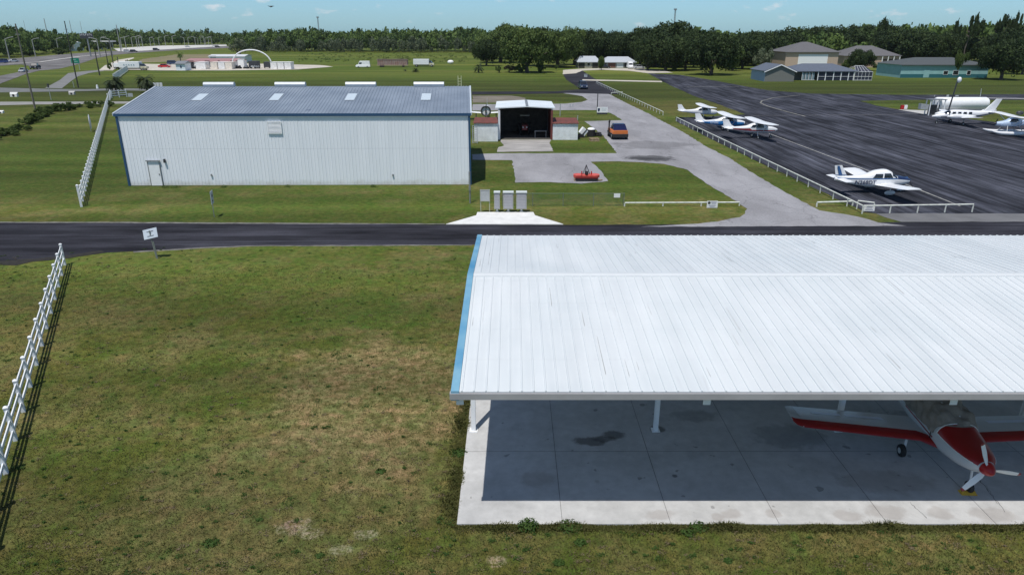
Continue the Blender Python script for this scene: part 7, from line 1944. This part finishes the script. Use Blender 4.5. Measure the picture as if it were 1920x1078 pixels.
while px < 2090:
    yb = float(np.interp(px, bx_, by_)); Yb_ = Yat(yb)
    for row in range(4):
        jx = px + rng.uniform(-5, 5)
        Y = Yb_ + row * 16 + rng.uniform(-5, 9)
        ytop = float(np.interp(jx, tx_, ty_)) + rng.uniform(-2.0, 4.5) + (3 - row) * 2.2
        if rng.random() < 0.07 and row == 3: ytop -= 4
        h = max(5.0, Zat(Y, ytop)); r = h * rng.uniform(0.50, 0.75)
        if row == 0: h *= rng.uniform(.55, 1.0)
        V, t, c = prot[rng.integers(0, 6)]
        a = rng.uniform(0, 6.28); ca, sa = math.cos(a), math.sin(a)
        v = V.copy(); x = v[..., 0] * r; y = v[..., 1] * r
        v = np.stack([x * ca - y * sa + Xat(jx, Y), x * sa + y * ca + Y, v[..., 2] * h], -1)
        VV.append(v); TT.append(np.clip(t * .6 + rng.uniform(-.1, .5), 0, 1))
    stepm = 5.0 * F / dep(Yb_)
    px += max(3.0, stepm)
me = mesh_from_quads("far_woods", np.concatenate(VV), np.concatenate(TT), LM['wood'])
o = bpy.data.objects.new("far_woods", me); COL.objects.link(o)
stuff(o, "continuous green woods closing the horizon behind the fields", "woods")
# greyish moss-hung trees in front of the woods, and the marsh-edge scrub
VV, TT = [], []
for i in range(120):
    px = rng.uniform(452, 900); Y = Yat(98.5) - rng.uniform(2, 14); h = rng.uniform(2, 9) if i % 3 else rng.uniform(8, 12); r = h * .45
    V, t, c = prot[rng.integers(0, 6)]
    sel = rng.random(len(V)) < .6
    v = V[sel].copy(); v = np.stack([v[..., 0] * r + Xat(px, Y), v[..., 1] * r + Y, v[..., 2] * h], -1)
    VV.append(v); TT.append(t[sel] * .7)
me = mesh_from_quads("scrub", np.concatenate(VV), np.concatenate(TT), LM['grey'])
o = bpy.data.objects.new("scrub", me); COL.objects.link(o)
stuff(o, "greyish scrub and moss-hung small trees along the front edge of the woods", "scrub")
# meadow tufts in the far field
VV, TT = [], []
for i in range(420):
    px = rng.uniform(560, 1010); py = rng.uniform(102, 118); Y = Yat(py); h = rng.uniform(.4, 1.3); r = h * rng.uniform(.8, 1.8)
    if px > 880 and py > 108: continue
    V, t, c = prot[rng.integers(0, 6)]; sel = rng.random(len(V)) < .18
    v = V[sel].copy(); v = np.stack([v[..., 0] * r + Xat(px, Y), v[..., 1] * r + Y, v[..., 2] * h], -1); VV.append(v); TT.append(t[sel])
me = mesh_from_quads("meadow_tufts", np.concatenate(VV), np.concatenate(TT), LM['bright'])
o = bpy.data.objects.new("meadow_tufts", me); COL.objects.link(o)
stuff(o, "scattered rough tufts in the yellow-green far field", "tufts")

# ------------------------------------------------------------------ near grass blades
def blade_field(name, pts, hs, ws, tint, label, mk='grass', nper=3):
    n = len(pts); rep = nper
    c = np.repeat(pts, rep, 0) + np.concatenate([rng.normal(size=(n * rep, 2)) * .035, np.zeros((n * rep, 1))], 1)
    h = np.repeat(hs, rep) * rng.uniform(.6, 1.25, n * rep); w_ = np.repeat(ws, rep)
    a = rng.uniform(0, 6.28, n * rep); lean = rng.uniform(.2, 1.3, n * rep)
    dx_, dy_ = np.cos(a), np.sin(a)
    b0 = c + np.stack([-dy_ * w_, dx_ * w_, np.zeros_like(a)], 1); b1 = c + np.stack([dy_ * w_, -dx_ * w_, np.zeros_like(a)], 1)
    mid = c + np.stack([dx_ * h * lean * .4, dy_ * h * lean * .4, h * .7], 1)
    m0 = mid + np.stack([-dy_ * w_ * .8, dx_ * w_ * .8, np.zeros_like(a)], 1)
    tip = c + np.stack([dx_ * h * lean, dy_ * h * lean, h], 1)
    V = np.stack([b0, b1, tip, m0], 1)
    me = mesh_from_quads(name, V, np.repeat(tint, rep) + rng.normal(size=n * rep) * .12, LM[mk])
    o = bpy.data.objects.new(name, me); COL.objects.link(o); stuff(o, label, "grass"); return o
def in_pad(x, y): return (x > SLX0 - .02) & (x < SLX1) & (y > SLY0 - .02) & (y < SLY1 + .02)
N = 120000
yy = 12.6 + (44 - 12.6) * rng.random(N) ** 1.7
xx = rng.uniform(-1, 1, N) * (yy * .72 + 4)
keep = ~in_pad(xx, yy) & ~((yy > Yat(500)) & (rng.random(N) < 0.35)) & (yy < Yat(497))
xx, yy = xx[keep], yy[keep]
nzv = np.sin(xx * .55 + 1.3 * np.sin(yy * .41)) * np.cos(yy * .47 + 1.1 * np.sin(xx * .33)) + .5 * np.sin(xx * 1.7 + yy * 1.1) 
brown = np.exp(-(((xx + 5.2) / 5.5) ** 2 + ((yy - 20) / 6) ** 2))
tint = .42 + .18 * nzv + .35 * brown
bare = np.zeros_like(xx)
for px_, py_, r_ in ((555, 985, 0.4), (685, 1002, 0.3), (640, 1030, 0.35), (930, 1050, 0.25)):
    q_ = P(px_, py_); bare = np.maximum(bare, np.exp(-(((xx - q_[0]) / r_ / 1.2) ** 2 + ((yy - q_[1]) / r_) ** 2)))
keep = rng.random(len(xx)) > bare * .95
xx, yy, tint = xx[keep], yy[keep], tint[keep]
blade_field("lawn_grass", np.stack([xx, yy, np.zeros_like(xx)], 1), rng.uniform(.02, .06, len(xx)), rng.uniform(.006, .013, len(xx)), tint, "short patchy green and brown grass of the near field")
# lusher grass hugging the pad edges
n = 9000
ex = rng.uniform(SLX0 - .1, 16, n); ey = SLY0 - np.abs(rng.normal(size=n)) * .12 - .01
ex2 = SLX0 - np.abs(rng.normal(size=n // 2)) * .22 - .01; ey2 = rng.uniform(SLY0 - .1, 30, n // 2)
ex = np.concatenate([ex, ex2]); ey = np.concatenate([ey, ey2])
clump = .5 + .5 * np.sin(ex * 2.1 + ey * 1.3) * np.sin(ex * .73 + ey * 2.9 + 1)
blade_field("edge_grass", np.stack([ex, ey, np.zeros_like(ex)], 1), .04 + .09 * clump ** 2, rng.uniform(.007, .014, len(ex)), .25 + .35 * rng.random(len(ex)), "longer green grass growing along the edge of the concrete pad")
# scattered darker tufts
nt_ = 1000
yy2 = 13.5 + 29 * rng.random(nt_) ** 1.4; xx2 = rng.uniform(-1, 1, nt_) * (yy2 * .72 + 3)
ok = ~in_pad(xx2, yy2) & (xx2 < 20); xx2, yy2 = xx2[ok], yy2[ok]
cc, rs = [], []
for x_, y_ in zip(xx2, yy2):
    k = rng.integers(14, 60); r_ = rng.uniform(.02, .10) * rng.uniform(.5, 1.3); q_ = rng.normal(size=(k, 3)) * np.array([r_, r_ * .7, .012]); q_[:, 2] = np.abs(q_[:, 2]) + .03
    cc.append(q_ + np.array([x_, y_, 0]))
cc = np.concatenate(cc)
me = mesh_from_quads("lawn_tufts", quads_arrays(cc, rng.normal(size=cc.shape) * .6 + np.array([0, 0, 1]), rng.uniform(.012, .03, len(cc)), rng), rng.random(len(cc)) * .5, LM['weed'])
o = bpy.data.objects.new("lawn_tufts", me); COL.objects.link(o); stuff(o, "small darker green tufts dotted over the near lawn", "tufts")
cc = []
for _ in range(1300):
    y_ = 13.5 + 27 * rng.random() ** 1.4; x_ = rng.uniform(-1, 1) * (y_ * .72 + 3)
    if in_pad(x_, y_) or x_ > 20: continue
    k = rng.integers(8, 40); r_ = rng.uniform(.02, .12); q_ = rng.normal(size=(k, 3)) * np.array([r_, r_ * .7, .008]); q_[:, 2] = np.abs(q_[:, 2]) + .028
    cc.append(q_ + np.array([x_, y_, 0]))
cc = np.concatenate(cc)
me = mesh_from_quads("dry_tufts", quads_arrays(cc, rng.normal(size=cc.shape) * .6 + np.array([0, 0, 1]), rng.uniform(.010, .026, len(cc)), rng), rng.random(len(cc)), LM['dry'])
o = bpy.data.objects.new("dry_tufts", me); COL.objects.link(o); stuff(o, "small dry straw-coloured tufts dotted over the near lawn", "tufts")
# broad-leaved weeds
def weeds(px, py, r, h, nl, label, mk='weed'):
    p = P(px, py)
    d = rng.normal(size=(nl, 3)); d /= np.linalg.norm(d, axis=1, keepdims=True); d[:, 2] = np.abs(d[:, 2])
    c = d * (rng.random(nl) ** .5)[:, None] * np.array([r, r * .8, h]) + np.array([0, 0, .02])
    V = quads_arrays(c, d + rng.normal(size=(nl, 3)) * .5 + np.array([0, 0, .6]), rng.uniform(.02, .045, nl), rng)
    t_ = thing("weed_clump", label, "weed", (p[0], p[1], 0))
    me = mesh_from_quads("leaves", V, rng.random(nl) * .6, LM[mk]); o = bpy.data.objects.new("leaves", me); COL.objects.link(o); o.parent = t_
weeds(990, 989, .33, .30, 420, "bushy dark weed at the front edge of the concrete pad, left part")
weeds(1088, 1018, .18, .10, 200, "dark green weed clump in the foreground, directly below the bushy one's right side")
weeds(1048, 1056, .16, .08, 160, "small dark weed clump near the bottom edge below the pad")
weeds(1068, 988, .4, .12, 340, "light green weed patch against the pad's front edge")
weeds(1290, 1000, .22, .12, 220, "dark weed clump at the pad's front edge, middle part")
weeds(1310, 988, .32, .10, 260, "flat green weed mat touching the pad's front edge")
weeds(1365, 1052, .14, .07, 110, "tiny weed in the bottom right grass")
weeds(487, 975, .10, .06, 90, "tiny dark weed left of the bare sandy patch")
weeds(395, 1018, .25, .08, 200, "dark green weed patch at the bottom left of the bare sand")
weeds(600, 1042, .14, .05, 90, "flat weed below the bare sandy patch")
weeds(713, 884, .2, .05, 140, "flat green weed in the brown grass left of the pad")
weeds(860, 850, .35, .10, 320, "leafy weeds hugging the left edge of the pad")
for i, (px, py, r) in enumerate(((330, 352, .5), (420, 351.5, .4), (540, 351, .5), (700, 350.5, .35), (310, 352, .4))):
    weeds(px, py, r, .22, 160, ("tall weeds along the hangar wall right of the door", "weeds at the hangar wall below the first outlet", "weeds at the middle of the hangar wall", "weeds at the hangar wall, right half", "weeds at the foot of the hangar door")[i])

# ------------------------------------------------------------------ thin summer haze
hz = MB(); hz.box((0, 1450, 44), (5200, 3600, 90))
hm = bpy.data.materials.new("haze_air"); hm.use_nodes = True
hn = hm.node_tree; hn.nodes.remove(hn.nodes["Principled BSDF"])
pv = hn.nodes.new("ShaderNodeVolumePrincipled")
pv.inputs["Color"].default_value = (0.80, 0.88, 0.95, 1)
pv.inputs["Density"].default_value = 0.00005
pv.inputs["Anisotropy"].default_value = 0.2
hn.links.new(pv.outputs[0], hn.nodes["Material Output"].inputs["Volume"])
ho = hz.build("haze", hm)
stuff(ho, "faint pale haze softening the far trees and fields", "haze")
SC.cycles.volume_bounces = 0
